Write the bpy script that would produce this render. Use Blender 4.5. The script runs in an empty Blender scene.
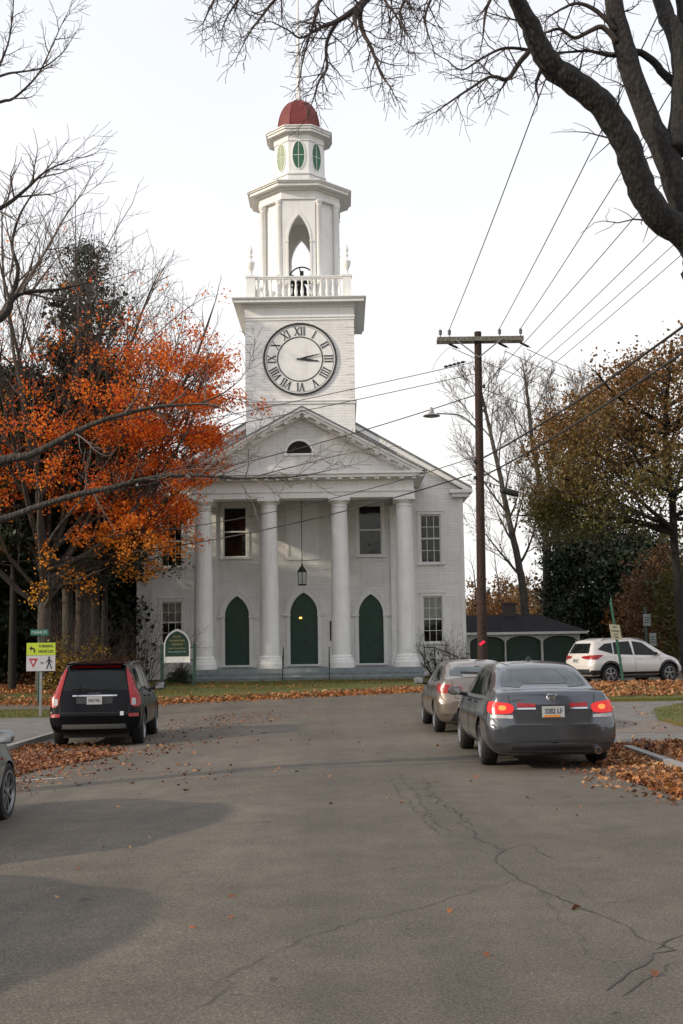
import bpy, bmesh, math, random
from mathutils import Vector, Matrix
from mathutils.bvhtree import BVHTree
import numpy as np

sc = bpy.context.scene
COL = sc.collection
R = math.radians
V = Vector

# ------------------------------------------------------------------ camera
CAMZ = 1.72
F = 1200.0
PITCH = math.atan(136 / 1200); ROLL = R(.85)
_r = V((1, 0, 0)); _f = V((0, math.cos(PITCH), math.sin(PITCH))); _u = V((0, -math.sin(PITCH), math.cos(PITCH)))
CR = _r * math.cos(ROLL) - _u * math.sin(ROLL)
CU = _r * math.sin(ROLL) + _u * math.cos(ROLL)
cam_d = bpy.data.cameras.new('camera'); cam = bpy.data.objects.new('camera', cam_d); COL.objects.link(cam)
cam_d.sensor_fit = 'VERTICAL'; cam_d.sensor_height = 24; cam_d.lens = F / 1024 * 24
cam_d.clip_start = .05; cam_d.clip_end = 3000
m = Matrix((CR, CU, -_f)).transposed().to_4x4(); m.translation = (0, 0, CAMZ)
cam.matrix_world = m
sc.camera = cam

def P(px, py, Y):
    """measured point of the photograph at a known distance Y"""
    d = _f + CR * ((px - 341.5) / F) + CU * ((512 - py) / F)
    return V((0, 0, CAMZ)) + d * (Y / d.y)

def ss(a, b, x):
    t = max(0., min(1., (x - a) / (b - a))); return t * t * (3 - 2 * t)

def gz(x, y):
    """height of the ground"""
    return .32 * ss(31, 51, y) - .17 * ss(.5, 5.5, -x) * (1 - ss(32, 46, y)) + .25 * ss(60, 110, y)

def G(px, py, lift=0):
    d = _f + CR * ((px - 341.5) / F) + CU * ((512 - py) / F)
    o = V((0, 0, CAMZ)); t = 2.
    while t < 400:
        q = o + d * t
        if q.z <= gz(q.x, q.y) + lift: return V((q.x, q.y, gz(q.x, q.y) + lift))
        t += .02
    return o + d * t

# ------------------------------------------------------------------ materials
def newmat(name):
    m = bpy.data.materials.new(name); m.use_nodes = True
    nt = m.node_tree; b = nt.nodes['Principled BSDF']
    return m, nt, b

def L(nt, a, b): nt.links.new(a, b)

def noise(nt, scale, detail=3, rough=.55, vec=None, typ='Object'):
    n = nt.nodes.new('ShaderNodeTexNoise'); n.inputs['Scale'].default_value = scale
    n.inputs['Detail'].default_value = detail; n.inputs['Roughness'].default_value = rough
    if vec is None:
        tc = nt.nodes.new('ShaderNodeTexCoord'); vec = tc.outputs[typ]
    L(nt, vec, n.inputs['Vector']); return n

def ramp(nt, fac, stops):
    r = nt.nodes.new('ShaderNodeValToRGB'); L(nt, fac, r.inputs[0])
    e = r.color_ramp.elements
    while len(e) < len(stops): e.new(.5)
    for i, (p, c) in enumerate(stops):
        e[i].position = p; e[i].color = (*c, 1)
    return r

def mix(nt, fac, a, b, mode='MIX'):
    n = nt.nodes.new('ShaderNodeMix'); n.data_type = 'RGBA'; n.blend_type = mode
    for s, v in ((n.inputs[0], fac), (n.inputs[6], a), (n.inputs[7], b)):
        if isinstance(v, (int, float)): s.default_value = v
        elif isinstance(v, tuple): s.default_value = (*v, 1)
        else: L(nt, v, s)
    return n.outputs[2]

def bump(nt, b, h, strength=.3, dist=.02):
    n = nt.nodes.new('ShaderNodeBump'); n.inputs['Strength'].default_value = strength
    n.inputs['Distance'].default_value = dist; L(nt, h, n.inputs['Height']); L(nt, n.outputs[0], b.inputs['Normal'])

def simple(name, col, rough=.6, metal=0, var=.15, scale=3, bmp=0, bscale=60, coat=0, ior=None, spec=None):
    m, nt, b = newmat(name)
    n = noise(nt, scale, 5)
    dark = tuple(c * (1 - var) for c in col); lite = tuple(min(1, c * (1 + var)) for c in col)
    r = ramp(nt, n.outputs[0], [(.3, dark), (.7, lite)])
    L(nt, r.outputs[0], b.inputs['Base Color'])
    b.inputs['Roughness'].default_value = rough; b.inputs['Metallic'].default_value = metal
    b.inputs['Coat Weight'].default_value = coat; b.inputs['Coat Roughness'].default_value = .05
    if ior: b.inputs['IOR'].default_value = ior
    if spec is not None: b.inputs['Specular IOR Level'].default_value = spec
    if bmp:
        n2 = noise(nt, bscale, 4); bump(nt, b, n2.outputs[0], bmp)
    return m

def emis(name, col, s, base=(.3, .02, .02)):
    m, nt, b = newmat(name)
    b.inputs['Base Color'].default_value = (*base, 1); b.inputs['Roughness'].default_value = .2
    b.inputs['Emission Color'].default_value = (*col, 1); b.inputs['Emission Strength'].default_value = s
    return m

M = {}
# white painted clapboard: lapped boards in relief
def clap(name, col, lap=.13, dist=.032):
    m, nt, b = newmat(name)
    g = nt.nodes.new('ShaderNodeNewGeometry'); s = nt.nodes.new('ShaderNodeSeparateXYZ'); L(nt, g.outputs['Position'], s.inputs[0])
    dv = nt.nodes.new('ShaderNodeMath'); dv.operation = 'DIVIDE'; L(nt, s.outputs[2], dv.inputs[0]); dv.inputs[1].default_value = lap
    fr = nt.nodes.new('ShaderNodeMath'); fr.operation = 'FRACT'; L(nt, dv.outputs[0], fr.inputs[0])
    iv = nt.nodes.new('ShaderNodeMath'); iv.operation = 'SUBTRACT'; iv.inputs[0].default_value = 1; L(nt, fr.outputs[0], iv.inputs[1])
    n = noise(nt, .7, 6, .65, g.outputs['Position'])
    r = ramp(nt, n.outputs[0], [(.3, tuple(c * .86 for c in col)), (.55, col), (.8, tuple(min(1, c * 1.04) for c in col))])
    # grime on the lower lip of some boards
    mp = nt.nodes.new('ShaderNodeMapping'); mp.inputs['Scale'].default_value = (1.2, 1.2, 14); L(nt, g.outputs['Position'], mp.inputs[0])
    n2 = noise(nt, 1, 4, .6, mp.outputs[0])
    r2 = ramp(nt, n2.outputs[0], [(.35, (.93, .925, .91)), (.6, (1, 1, 1))])
    mp3 = nt.nodes.new('ShaderNodeMapping'); mp3.inputs['Scale'].default_value = (5, 5, .35); L(nt, g.outputs['Position'], mp3.inputs[0])
    n3 = noise(nt, 1, 5, .65, mp3.outputs[0]); r3 = ramp(nt, n3.outputs[0], [(.34, (.90, .89, .865)), (.5, (1, 1, 1))])
    lo = nt.nodes.new('ShaderNodeMapRange'); lo.inputs[1].default_value = .2; lo.inputs[2].default_value = 1.6; L(nt, s.outputs[2], lo.inputs[0])
    n4 = noise(nt, 2.5, 5, .7, g.outputs['Position']); ml = nt.nodes.new('ShaderNodeMath'); ml.operation = 'MULTIPLY_ADD'; L(nt, n4.outputs[0], ml.inputs[0]); ml.inputs[1].default_value = .9; L(nt, lo.outputs[0], ml.inputs[2])
    gr = ramp(nt, ml.outputs[0], [(.35, (.66, .65, .58)), (.75, (1, 1, 1))])
    cc = mix(nt, 1, r.outputs[0], r2.outputs[0], 'MULTIPLY'); cc = mix(nt, .8, cc, r3.outputs[0], 'MULTIPLY'); cc = mix(nt, .8, cc, gr.outputs[0], 'MULTIPLY')
    L(nt, cc, b.inputs['Base Color'])
    b.inputs['Roughness'].default_value = .6
    bump(nt, b, iv.outputs[0], .9, dist)
    return m
M['clap'] = clap('white_clapboard', (.80, .79, .77))
def aged_white():
    m, nt, b = newmat('aged_white_paint'); g = nt.nodes.new('ShaderNodeNewGeometry')
    n = noise(nt, 1.6, 6, .65, g.outputs['Position']); r = ramp(nt, n.outputs[0], [(.3, (.78, .775, .755)), (.6, (.85, .845, .82))])
    mp = nt.nodes.new('ShaderNodeMapping'); mp.inputs['Scale'].default_value = (7, 7, .5); L(nt, g.outputs['Position'], mp.inputs[0])
    n2 = noise(nt, 1, 5, .7, mp.outputs[0]); r2 = ramp(nt, n2.outputs[0], [(.33, (.87, .855, .82)), (.48, (1, 1, 1))])
    L(nt, mix(nt, .85, r.outputs[0], r2.outputs[0], 'MULTIPLY'), b.inputs['Base Color']); b.inputs['Roughness'].default_value = .55
    bump(nt, b, n2.outputs[0], .12); return m
M['white'] = aged_white()
M['tympanum'] = clap('pediment_boards', (.74, .73, .71), .16, .012)
M['stone_grey'] = simple('grey_step_paint', (.20, .23, .235), .6, var=.2, scale=4, bmp=.15, bscale=30)
M['granite'] = simple('granite', (.27, .26, .25), .75, var=.3, scale=25, bmp=.3, bscale=80)
M['slate'] = simple('slate_roof', (.17, .175, .18), .6, var=.3, scale=5, bmp=.3, bscale=30)
M['slate_dark'] = simple('dark_shingle', (.020, .019, .020), .95, var=.35, scale=5, bmp=.3, bscale=30, spec=.15)
M['door_green'] = simple('dark_green_paint', (.006, .040, .024), .45, var=.25, scale=3, bmp=.05, bscale=20)
M['shutter'] = simple('green_shutter', (.03, .12, .07), .5, var=.25, scale=6)
M['shutter_pale'] = simple('pale_green_shutter', (.30, .36, .22), .6, var=.15, scale=6)
M['black'] = simple('black_iron', (.012, .012, .013), .5, var=.3, scale=10)
M['clockblack'] = simple('clock_black', (.022, .024, .026), .6, var=.2)
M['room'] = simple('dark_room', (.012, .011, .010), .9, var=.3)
M['blind'] = simple('window_blind', (.45, .43, .38), .8, var=.1, scale=4)
M['bronze'] = simple('old_bell_bronze', (.03, .03, .028), .55, metal=.5)
M['brick'] = simple('chimney_brick', (.07, .055, .05), .9, var=.3, scale=20)

def glassmat():
    m, nt, b = newmat('window_glass'); nt.nodes.remove(b)
    out = nt.nodes['Material Output']
    tr = nt.nodes.new('ShaderNodeBsdfTransparent'); tr.inputs[0].default_value = (.88, .90, .88, 1)
    gl = nt.nodes.new('ShaderNodeBsdfGlossy'); gl.inputs['Roughness'].default_value = .04
    n = noise(nt, 1.3, 2); bp = nt.nodes.new('ShaderNodeBump'); bp.inputs['Strength'].default_value = .25; bp.inputs['Distance'].default_value = .05
    L(nt, n.outputs[0], bp.inputs['Height']); L(nt, bp.outputs[0], gl.inputs['Normal'])
    fr = nt.nodes.new('ShaderNodeFresnel'); fr.inputs[0].default_value = 1.38
    mx = nt.nodes.new('ShaderNodeMixShader'); L(nt, fr.outputs[0], mx.inputs[0]); L(nt, tr.outputs[0], mx.inputs[1]); L(nt, gl.outputs[0], mx.inputs[2])
    L(nt, mx.outputs[0], out.inputs[0]); return m
M['glass'] = glassmat()

# copper-red painted dome
m_, nt, b = newmat('weathered_red_dome')
n = noise(nt, 2.5, 6, .7); r = ramp(nt, n.outputs[0], [(.3, (.07, .012, .010)), (.5, (.165, .020, .016)), (.8, (.15, .04, .03))])
L(nt, r.outputs[0], b.inputs['Base Color']); b.inputs['Roughness'].default_value = .65; M['dome'] = m_

# asphalt: worn lanes, blotches, a few drips
m_, nt, b = newmat('worn_asphalt')
g = nt.nodes.new('ShaderNodeNewGeometry'); PO_ = g.outputs['Position']
n1 = noise(nt, .35, 6, .62, PO_); n2 = noise(nt, 48, 3, .8, PO_)
vo = nt.nodes.new('ShaderNodeTexVoronoi'); vo.inputs['Scale'].default_value = 150; L(nt, PO_, vo.inputs['Vector'])
base = ramp(nt, n1.outputs[0], [(.3, (.110, .096, .081)), (.5, (.135, .119, .100)), (.72, (.162, .143, .119))])
mp = nt.nodes.new('ShaderNodeMapping'); mp.inputs['Scale'].default_value = (.75, .03, 1); L(nt, PO_, mp.inputs[0])
n3 = noise(nt, 1, 4, .6, mp.outputs[0]); tr = ramp(nt, n3.outputs[0], [(.3, (.80, .80, .80)), (.5, (1, 1, 1)), (.66, (1.14, 1.13, 1.11))])
agg = ramp(nt, vo.outputs['Color'], [(.1, (.6, .6, .6)), (.6, (1.0, 1, .98)), (.93, (1.55, 1.52, 1.45))])
fine = ramp(nt, n2.outputs[0], [(.32, (.55, .55, .55)), (.68, (1.38, 1.36, 1.32))])
n4 = noise(nt, 2.3, 5, .65, PO_); mot = ramp(nt, n4.outputs[0], [(.32, (.84, .84, .85)), (.66, (1.09, 1.085, 1.07))])
n5 = noise(nt, 4.5, 2, .5, PO_); drip = ramp(nt, n5.outputs[0], [(.24, (.62, .62, .63)), (.30, (1, 1, 1))])
c = base.outputs[0]
for f_, t_ in ((1, tr), (.8, agg), (.9, fine), (1, mot), (1, drip)): c = mix(nt, f_, c, t_.outputs[0], 'MULTIPLY')
L(nt, c, b.inputs['Base Color']); b.inputs['Roughness'].default_value = .88; b.inputs['Specular IOR Level'].default_value = .3
bump(nt, b, vo.outputs['Distance'], .55, .007); M['asphalt'] = m_
M['asphalt_drive'] = simple('drive_asphalt', (.15, .14, .125), .85, var=.25, scale=2.5, bmp=.4, bscale=90)
M['walk'] = simple('brownish_pavement', (.16, .13, .105), .85, var=.25, scale=6, bmp=.4, bscale=90)
M['crack'] = simple('crack', (.065, .057, .048), .95, var=.3)
M['line'] = simple('worn_white_paint', (.42, .42, .40), .8, var=.35, scale=25)

# grass ground with fallen-leaf tint
def grassmat(name, stops, leafy):
    m, nt, b = newmat(name)
    g = nt.nodes.new('ShaderNodeNewGeometry')
    a = noise(nt, .5, 6, .7, g.outputs['Position']); d = noise(nt, 22, 4, .7, g.outputs['Position'])
    r1 = ramp(nt, a.outputs[0], stops)
    r2 = ramp(nt, d.outputs[0], [(.3, (.45, .45, .45)), (.7, (1.5, 1.5, 1.4))])
    c = mix(nt, 1, r1.outputs[0], r2.outputs[0], 'MULTIPLY')
    e = noise(nt, 9, 5, .8, g.outputs['Position']); r3 = ramp(nt, e.outputs[0], [(leafy, (0, 0, 0)), (leafy + .06, (1, 1, 1))])
    c = mix(nt, r3.outputs[0], c, (.21, .09, .035))
    L(nt, c, b.inputs['Base Color']); b.inputs['Roughness'].default_value = .9
    bump(nt, b, d.outputs[0], .6, .05); return m
M['grass'] = grassmat('autumn_grass', [(.3, (.045, .070, .010)), (.5, (.085, .095, .012)), (.72, (.15, .10, .018))], .60)
M['forest_floor'] = grassmat('leafy_ground', [(.3, (.14, .08, .02)), (.5, (.19, .085, .03)), (.72, (.20, .13, .03))], .5)
M['far_ground'] = simple('far_ground', (.06, .055, .03), .95, var=.3, scale=.1)

def leafmat(name, stops, zmix=None, transl=.3, nscale=.6):
    """leaf colours vary leaf by leaf and clump by clump; zmix=(z0,z1,colour) for a tree turning from below"""
    m, nt, b = newmat(name)
    g = nt.nodes.new('ShaderNodeNewGeometry')
    n = noise(nt, nscale, 3, .6, g.outputs['Position'])
    a = nt.nodes.new('ShaderNodeMath'); a.operation = 'MULTIPLY_ADD'
    L(nt, g.outputs['Random Per Island'], a.inputs[0]); a.inputs[1].default_value = .5
    s2 = nt.nodes.new('ShaderNodeMath'); s2.operation = 'MULTIPLY'; L(nt, n.outputs[0], s2.inputs[0]); s2.inputs[1].default_value = .55
    L(nt, s2.outputs[0], a.inputs[2])
    r = ramp(nt, a.outputs[0], stops)
    c = r.outputs[0]
    if zmix:
        z0, z1, col = zmix
        sp = nt.nodes.new('ShaderNodeSeparateXYZ'); L(nt, g.outputs['Position'], sp.inputs[0])
        mr = nt.nodes.new('ShaderNodeMapRange'); mr.inputs[1].default_value = z0; mr.inputs[2].default_value = z1
        mr.inputs[3].default_value = 1; mr.inputs[4].default_value = 0
        nn = noise(nt, .9, 2, .5, g.outputs['Position'])
        ad = nt.nodes.new('ShaderNodeMath'); ad.operation = 'MULTIPLY_ADD'; L(nt, nn.outputs[0], ad.inputs[0]); ad.inputs[1].default_value = 3.5; L(nt, sp.outputs[2], ad.inputs[2])
        L(nt, ad.outputs[0], mr.inputs[0])
        c = mix(nt, mr.outputs[0], c, col)
    L(nt, c, b.inputs['Base Color']); b.inputs['Roughness'].default_value = .6
    out = nt.nodes['Material Output']; t = nt.nodes.new('ShaderNodeBsdfTranslucent'); L(nt, c, t.inputs[0])
    mx = nt.nodes.new('ShaderNodeMixShader'); mx.inputs[0].default_value = transl
    L(nt, b.outputs[0], mx.inputs[1]); L(nt, t.outputs[0], mx.inputs[2]); L(nt, mx.outputs[0], out.inputs[0]); return m

M['maple'] = leafmat('orange_maple_leaf', [(.25, (.30, .045, .012)), (.38, (.62, .085, .012)), (.52, (.88, .17, .016)), (.72, (.90, .30, .025))], (4.8, 8.6, (.80, .40, .03)), .5)
M['oak'] = leafmat('russet_oak_leaf', [(.25, (.08, .042, .012)), (.45, (.16, .075, .016)), (.62, (.24, .10, .02)), (.8, (.14, .12, .03))], (7.5, 13.0, (.085, .090, .018)), .3)
M['evergreen'] = leafmat('dark_evergreen', [(.25, (.007, .015, .005)), (.5, (.013, .026, .008)), (.75, (.028, .044, .012))], None, .08)
M['pine'] = leafmat('pine_needle', [(.25, (.016, .024, .012)), (.5, (.030, .040, .020)), (.75, (.055, .060, .03))], None, .08)
M['yellowbush'] = leafmat('yellow_bush_leaf', [(.25, (.14, .08, .014)), (.5, (.24, .14, .02)), (.75, (.30, .20, .03))], None, .3)
M['brownbush'] = leafmat('brown_bush_leaf', [(.25, (.10, .05, .02)), (.5, (.16, .08, .035)), (.75, (.22, .13, .05))], None, .3)
M['russet'] = leafmat('russet_far_leaf', [(.25, (.12, .04, .014)), (.5, (.22, .08, .02)), (.75, (.30, .15, .03))], None, .3)
M['farwood'] = leafmat('far_wood_leaf', [(.25, (.05, .035, .02)), (.45, (.13, .07, .03)), (.6, (.06, .06, .025)), (.8, (.22, .12, .04))], None, .2, .12)
M['litter'] = leafmat('fallen_leaf', [(.2, (.06, .030, .018)), (.36, (.17, .065, .03)), (.5, (.32, .115, .035)), (.66, (.42, .19, .06)), (.85, (.50, .33, .18))], None, .1, 1.5)
M['litter_red'] = leafmat('fallen_red_leaf', [(.2, (.05, .025, .014)), (.38, (.15, .05, .022)), (.55, (.25, .085, .03)), (.72, (.34, .15, .05)), (.9, (.38, .24, .12))], None, .1, 1.5)
M['litter_gold'] = leafmat('fallen_gold_leaf', [(.2, (.12, .04, .012)), (.4, (.30, .10, .02)), (.6, (.42, .17, .03)), (.85, (.42, .11, .025))], None, .1, .5)
M['blade'] = leafmat('grass_blade', [(.2, (.05, .07, .015)), (.5, (.10, .11, .022)), (.8, (.17, .13, .03))], None, .3)

def bark(name, c0, c1, scale=9):
    m, nt, b = newmat(name)
    g = nt.nodes.new('ShaderNodeNewGeometry'); mp = nt.nodes.new('ShaderNodeMapping'); mp.inputs['Scale'].default_value = (1, 1, .25); L(nt, g.outputs['Position'], mp.inputs[0])
    n = noise(nt, scale, 6, .7, mp.outputs[0]); r = ramp(nt, n.outputs[0], [(.3, c0), (.62, c1), (.8, tuple(x * 1.5 for x in c1))])
    L(nt, r.outputs[0], b.inputs['Base Color']); b.inputs['Roughness'].default_value = .9
    mp2 = nt.nodes.new('ShaderNodeMapping'); mp2.inputs['Scale'].default_value = (1, 1, .6); L(nt, g.outputs['Position'], mp2.inputs[0])
    vo = nt.nodes.new('ShaderNodeTexVoronoi'); vo.inputs['Scale'].default_value = scale * 2.6; L(nt, mp2.outputs[0], vo.inputs['Vector'])
    ad = nt.nodes.new('ShaderNodeMath'); ad.operation = 'ADD'; L(nt, n.outputs[0], ad.inputs[0]); L(nt, vo.outputs['Distance'], ad.inputs[1])
    rr = ramp(nt, vo.outputs['Distance'], [(.15, (1.35, 1.32, 1.28)), (.6, (.6, .6, .6))]); L(nt, mix(nt, .8, r.outputs[0], rr.outputs[0], 'MULTIPLY'), b.inputs['Base Color'])
    bump(nt, b, ad.outputs[0], .7, .03); return m
M['bark'] = bark('dark_bark', (.010, .009, .008), (.026, .022, .019))
M['bark_mid'] = bark('brown_grey_bark', (.028, .023, .019), (.062, .052, .044))
M['bark_grey'] = bark('grey_bark', (.05, .042, .035), (.10, .085, .07))
M['bark_twig'] = simple('twig_bark', (.055, .040, .034), .9, var=.3)
M['bark_twig_grey'] = simple('grey_twig_bark', (.14, .115, .10), .9, var=.3)
M['bark_twig_far'] = simple('pale_twig_bark', (.13, .11, .10), .9, var=.3)
M['pole'] = bark('creosoted_pole', (.022, .012, .009), (.050, .025, .018), 7)
M['arm'] = bark('weathered_arm', (.12, .11, .09), (.22, .21, .18), 12)
M['cable'] = simple('black_cable', (.018, .018, .02), .6)
M['porcelain'] = simple('grey_insulator', (.10, .10, .10), .3)
M['metal_grey'] = simple('galvanised', (.25, .26, .26), .5, metal=.4)
M['green_post'] = simple('green_post', (.015, .085, .05), .5, var=.3, scale=8)
M['post_dark'] = simple('dark_green_post', (.02, .06, .045), .5, var=.25, scale=8)

# ------------------------------------------------------------------ mesh helpers
class MB:
    def __init__(s): s.v = []; s.f = []
    def add(s, vs, fs):
        o = len(s.v); s.v += [tuple(p) for p in vs]; s.f += [tuple(i + o for i in f) for f in fs]; return s
    def box(s, x0, x1, y0, y1, z0, z1):
        return s.add([(x0, y0, z0), (x1, y0, z0), (x1, y1, z0), (x0, y1, z0), (x0, y0, z1), (x1, y0, z1), (x1, y1, z1), (x0, y1, z1)],
                     [(0, 3, 2, 1), (4, 5, 6, 7), (0, 1, 5, 4), (1, 2, 6, 5), (2, 3, 7, 6), (3, 0, 4, 7)])
    def obox(s, c, ax, ay, az, hx, hy, hz):
        c = V(c); vs = []
        for k in (-1, 1):
            for (i, j) in ((-1, -1), (1, -1), (1, 1), (-1, 1)): vs.append(c + V(ax) * hx * i + V(ay) * hy * j + V(az) * hz * k)
        return s.add(vs, [(0, 3, 2, 1), (4, 5, 6, 7), (0, 1, 5, 4), (1, 2, 6, 5), (2, 3, 7, 6), (3, 0, 4, 7)])
    def prism(s, poly, y0, y1):      # poly in x,z
        n = len(poly)
        vs = [(x, y0, z) for x, z in poly] + [(x, y1, z) for x, z in poly]
        return s.add(vs, [tuple(range(n)), tuple(range(2 * n - 1, n - 1, -1))] + [(i, i + n, (i + 1) % n + n, (i + 1) % n) for i in range(n)])
    def prismz(s, poly, z0, z1):     # poly in x,y
        n = len(poly)
        vs = [(x, y, z0) for x, y in poly] + [(x, y, z1) for x, y in poly]
        return s.add(vs, [tuple(range(n - 1, -1, -1)), tuple(range(n, 2 * n))] + [(i, (i + 1) % n, (i + 1) % n + n, i + n) for i in range(n)])
    def strip(s, A, B, y0, y1):      # band between two x,z curves, extruded in y
        n = len(A)
        vs = [(x, y0, z) for x, z in A] + [(x, y0, z) for x, z in B] + [(x, y1, z) for x, z in A] + [(x, y1, z) for x, z in B]
        fs = []
        for i in range(n - 1):
            fs += [(i, i + 1, n + i + 1, n + i), (2 * n + i, 3 * n + i, 3 * n + i + 1, 2 * n + i + 1), (i, 2 * n + i, 2 * n + i + 1, i + 1), (n + i, n + i + 1, 3 * n + i + 1, 3 * n + i)]
        fs += [(0, n, 3 * n, 2 * n), (n - 1, 3 * n - 1, 4 * n - 1, 2 * n - 1)]
        return s.add(vs, fs)
    def lathe(s, prof, c=(0, 0, 0), n=20, rot=0, sx=1, sy=1):   # prof (r,z)
        vs = []; fs = []
        for r, z in prof:
            for k in range(n):
                a = rot + 2 * math.pi * k / n; vs.append((c[0] + r * sx * math.cos(a), c[1] + r * sy * math.sin(a), c[2] + z))
        for i in range(len(prof) - 1):
            for k in range(n): fs.append((i * n + k, i * n + (k + 1) % n, (i + 1) * n + (k + 1) % n, (i + 1) * n + k))
        fs.append(tuple(range(n - 1, -1, -1))); fs.append(tuple((len(prof) - 1) * n + k for k in range(n)))
        return s.add(vs, fs)
    def tube(s, pts, r0, r1=None, n=6, cap=True):
        if r1 is None: r1 = r0
        pts = [V(p) for p in pts]; m_ = len(pts); vs = []; fs = []
        d = (pts[1] - pts[0]).normalized()
        a = d.orthogonal().normalized()
        for i, p in enumerate(pts):
            if i < m_ - 1: d = (pts[i + 1] - p)
            if d.length < 1e-9: d = V((0, 0, 1))
            if 0 < i < m_ - 1: d = d.normalized() + (p - pts[i - 1]).normalized()
            d = d.normalized()
            a = (a - d * a.dot(d)); a = a.normalized() if a.length > 1e-6 else d.orthogonal().normalized()
            b_ = d.cross(a); r = (r0[i] if isinstance(r0, (list, tuple)) else r0 + (r1 - r0) * i / (m_ - 1))
            for k in range(n):
                t = 2 * math.pi * k / n; q = p + (a * math.cos(t) + b_ * math.sin(t)) * r; vs.append((q.x, q.y, q.z))
        for i in range(m_ - 1):
            for k in range(n): fs.append((i * n + k, i * n + (k + 1) % n, (i + 1) * n + (k + 1) % n, (i + 1) * n + k))
        if cap: fs.append(tuple(range(n - 1, -1, -1))); fs.append(tuple((m_ - 1) * n + k for k in range(n)))
        return s.add(vs, fs)
    def ball(s, c, r, n=10, sx=1, sy=1, sz=1):
        prof = [(r * math.sin(math.pi * i / n), -r * sz * math.cos(math.pi * i / n)) for i in range(n + 1)]
        prof[0] = (.0005, prof[0][1]); prof[-1] = (.0005, prof[-1][1])
        return s.lathe(prof, c, n + 4, 0, sx, sy)
    def text(s, txt, size, o, ux=(1, 0, 0), uz=(0, 0, 1), depth=.004, bold=0, width=None):
        cu = bpy.data.curves.new('t', 'FONT'); cu.body = txt; cu.size = 1; cu.align_x = 'CENTER'; cu.align_y = 'CENTER'; cu.extrude = 0; cu.offset = bold; cu.resolution_u = 3
        ob = bpy.data.objects.new('t', cu); COL.objects.link(ob)
        dg = bpy.context.evaluated_depsgraph_get(); me = bpy.data.meshes.new_from_object(ob.evaluated_get(dg))
        ux = V(ux).normalized(); uz = V(uz).normalized(); nn = ux.cross(uz)
        w = max([v.co.x for v in me.vertices] + [.01]) - min([v.co.x for v in me.vertices] + [0])
        kx = size if not width else width / w
        n = len(me.vertices)
        vs = [V(o) + ux * v.co.x * kx + uz * v.co.y * size + nn * depth for v in me.vertices]
        vs2 = [p - nn * (depth + .001) for p in vs]
        fs = [tuple(p.vertices) for p in me.polygons]
        from collections import Counter
        ec = Counter(tuple(sorted(e)) for p in me.polygons for e in p.edge_keys)
        sf = [(a, b_, b_ + n, a + n) for (a, b_), c in ec.items() if c == 1]
        s.add(vs + vs2, fs + sf)
        bpy.data.objects.remove(ob); bpy.data.curves.remove(cu); bpy.data.meshes.remove(me)
        return s
    def build(s, name, mat, parent=None, org=(0, 0, 0), smooth=None, recalc=True):
        me = bpy.data.meshes.new(name)
        o = V(org)
        me.from_pydata([(x - o.x, y - o.y, z - o.z) for x, y, z in s.v] if o.length else s.v, [], s.f); me.update()
        if recalc and len(s.f) < 60000:
            bm = bmesh.new(); bm.from_mesh(me); bmesh.ops.recalc_face_normals(bm, faces=bm.faces); bm.to_mesh(me); bm.free()
        if isinstance(mat, (list, tuple)):
            for m in mat: me.materials.append(m)
        else: me.materials.append(mat)
        if smooth is not None: smooth_angle(me, smooth)
        ob = bpy.data.objects.new(name, me); COL.objects.link(ob)
        if parent: ob.parent = parent
        return ob

def smooth_angle(me, deg):
    me.polygons.foreach_set('use_smooth', [True] * len(me.polygons))
    if deg < 180:
        bm = bmesh.new(); bm.from_mesh(me); c = R(deg)
        for e in bm.edges:
            e.smooth = not (len(e.link_faces) == 2 and e.calc_face_angle(0) > c)
        bm.to_mesh(me); bm.free()

def tag(o, label, cat, group=None):
    o['label'] = label; o['category'] = cat
    if group: o['group'] = group
    return o
def kind(o, k, label=None, cat=None):
    o['kind'] = k
    if label: o['label'] = label
    if cat: o['category'] = cat
    return o
def thing(name, loc, label, cat, rotz=0, group=None):
    o = bpy.data.objects.new(name, None); COL.objects.link(o); o.location = loc; o.rotation_euler = (0, 0, rotz)
    o.empty_display_size = .2
    return tag(o, label, cat, group)

def fastmesh(name, verts, faces_n, mat, parent=None, k=4):
    """verts (N*k,3) numpy, each k verts one face"""
    n = len(verts) // k
    me = bpy.data.meshes.new(name)
    me.vertices.add(len(verts)); me.vertices.foreach_set('co', verts.astype(np.float32).ravel())
    me.loops.add(n * k); me.loops.foreach_set('vertex_index', np.arange(n * k, dtype=np.int32))
    me.polygons.add(n); me.polygons.foreach_set('loop_start', np.arange(0, n * k, k, dtype=np.int32))
    me.update(calc_edges=True); me.validate()
    me.materials.append(mat)
    ob = bpy.data.objects.new(name, me); COL.objects.link(ob)
    if parent: ob.parent = parent
    return ob

def leaf_quads(pts, size, rng, flat=0., var=.4, asp=.75):
    """rhombic leaves at pts (N,3); flat: 0 any way round .. 1 lying down"""
    pts = np.asarray(pts, float); n = len(pts)
    nrm = rng.normal(size=(n, 3)); nrm[:, 2] = nrm[:, 2] * (1 - flat) + flat * 2.2 * np.sign(rng.random(n) + .001)
    nrm /= np.linalg.norm(nrm, axis=1)[:, None] + 1e-9
    t = rng.normal(size=(n, 3)); t -= nrm * (t * nrm).sum(1)[:, None]; t /= np.linalg.norm(t, axis=1)[:, None] + 1e-9
    b = np.cross(nrm, t); s = size * (1 + var * rng.uniform(-1, 1, n))[:, None]
    a0 = pts - t * s * .5; a2 = pts + t * s * .5; k = rng.uniform(-.1, .15, n)[:, None]
    a1 = pts + b * s * .5 * asp + t * s * k; a3 = pts - b * s * .5 * asp + t * s * k
    cup = nrm * s * rng.uniform(-.32, .32, n)[:, None]
    return np.stack([a0, a1 + cup, a2, a3 + cup], 1).reshape(-1, 3)

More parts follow.
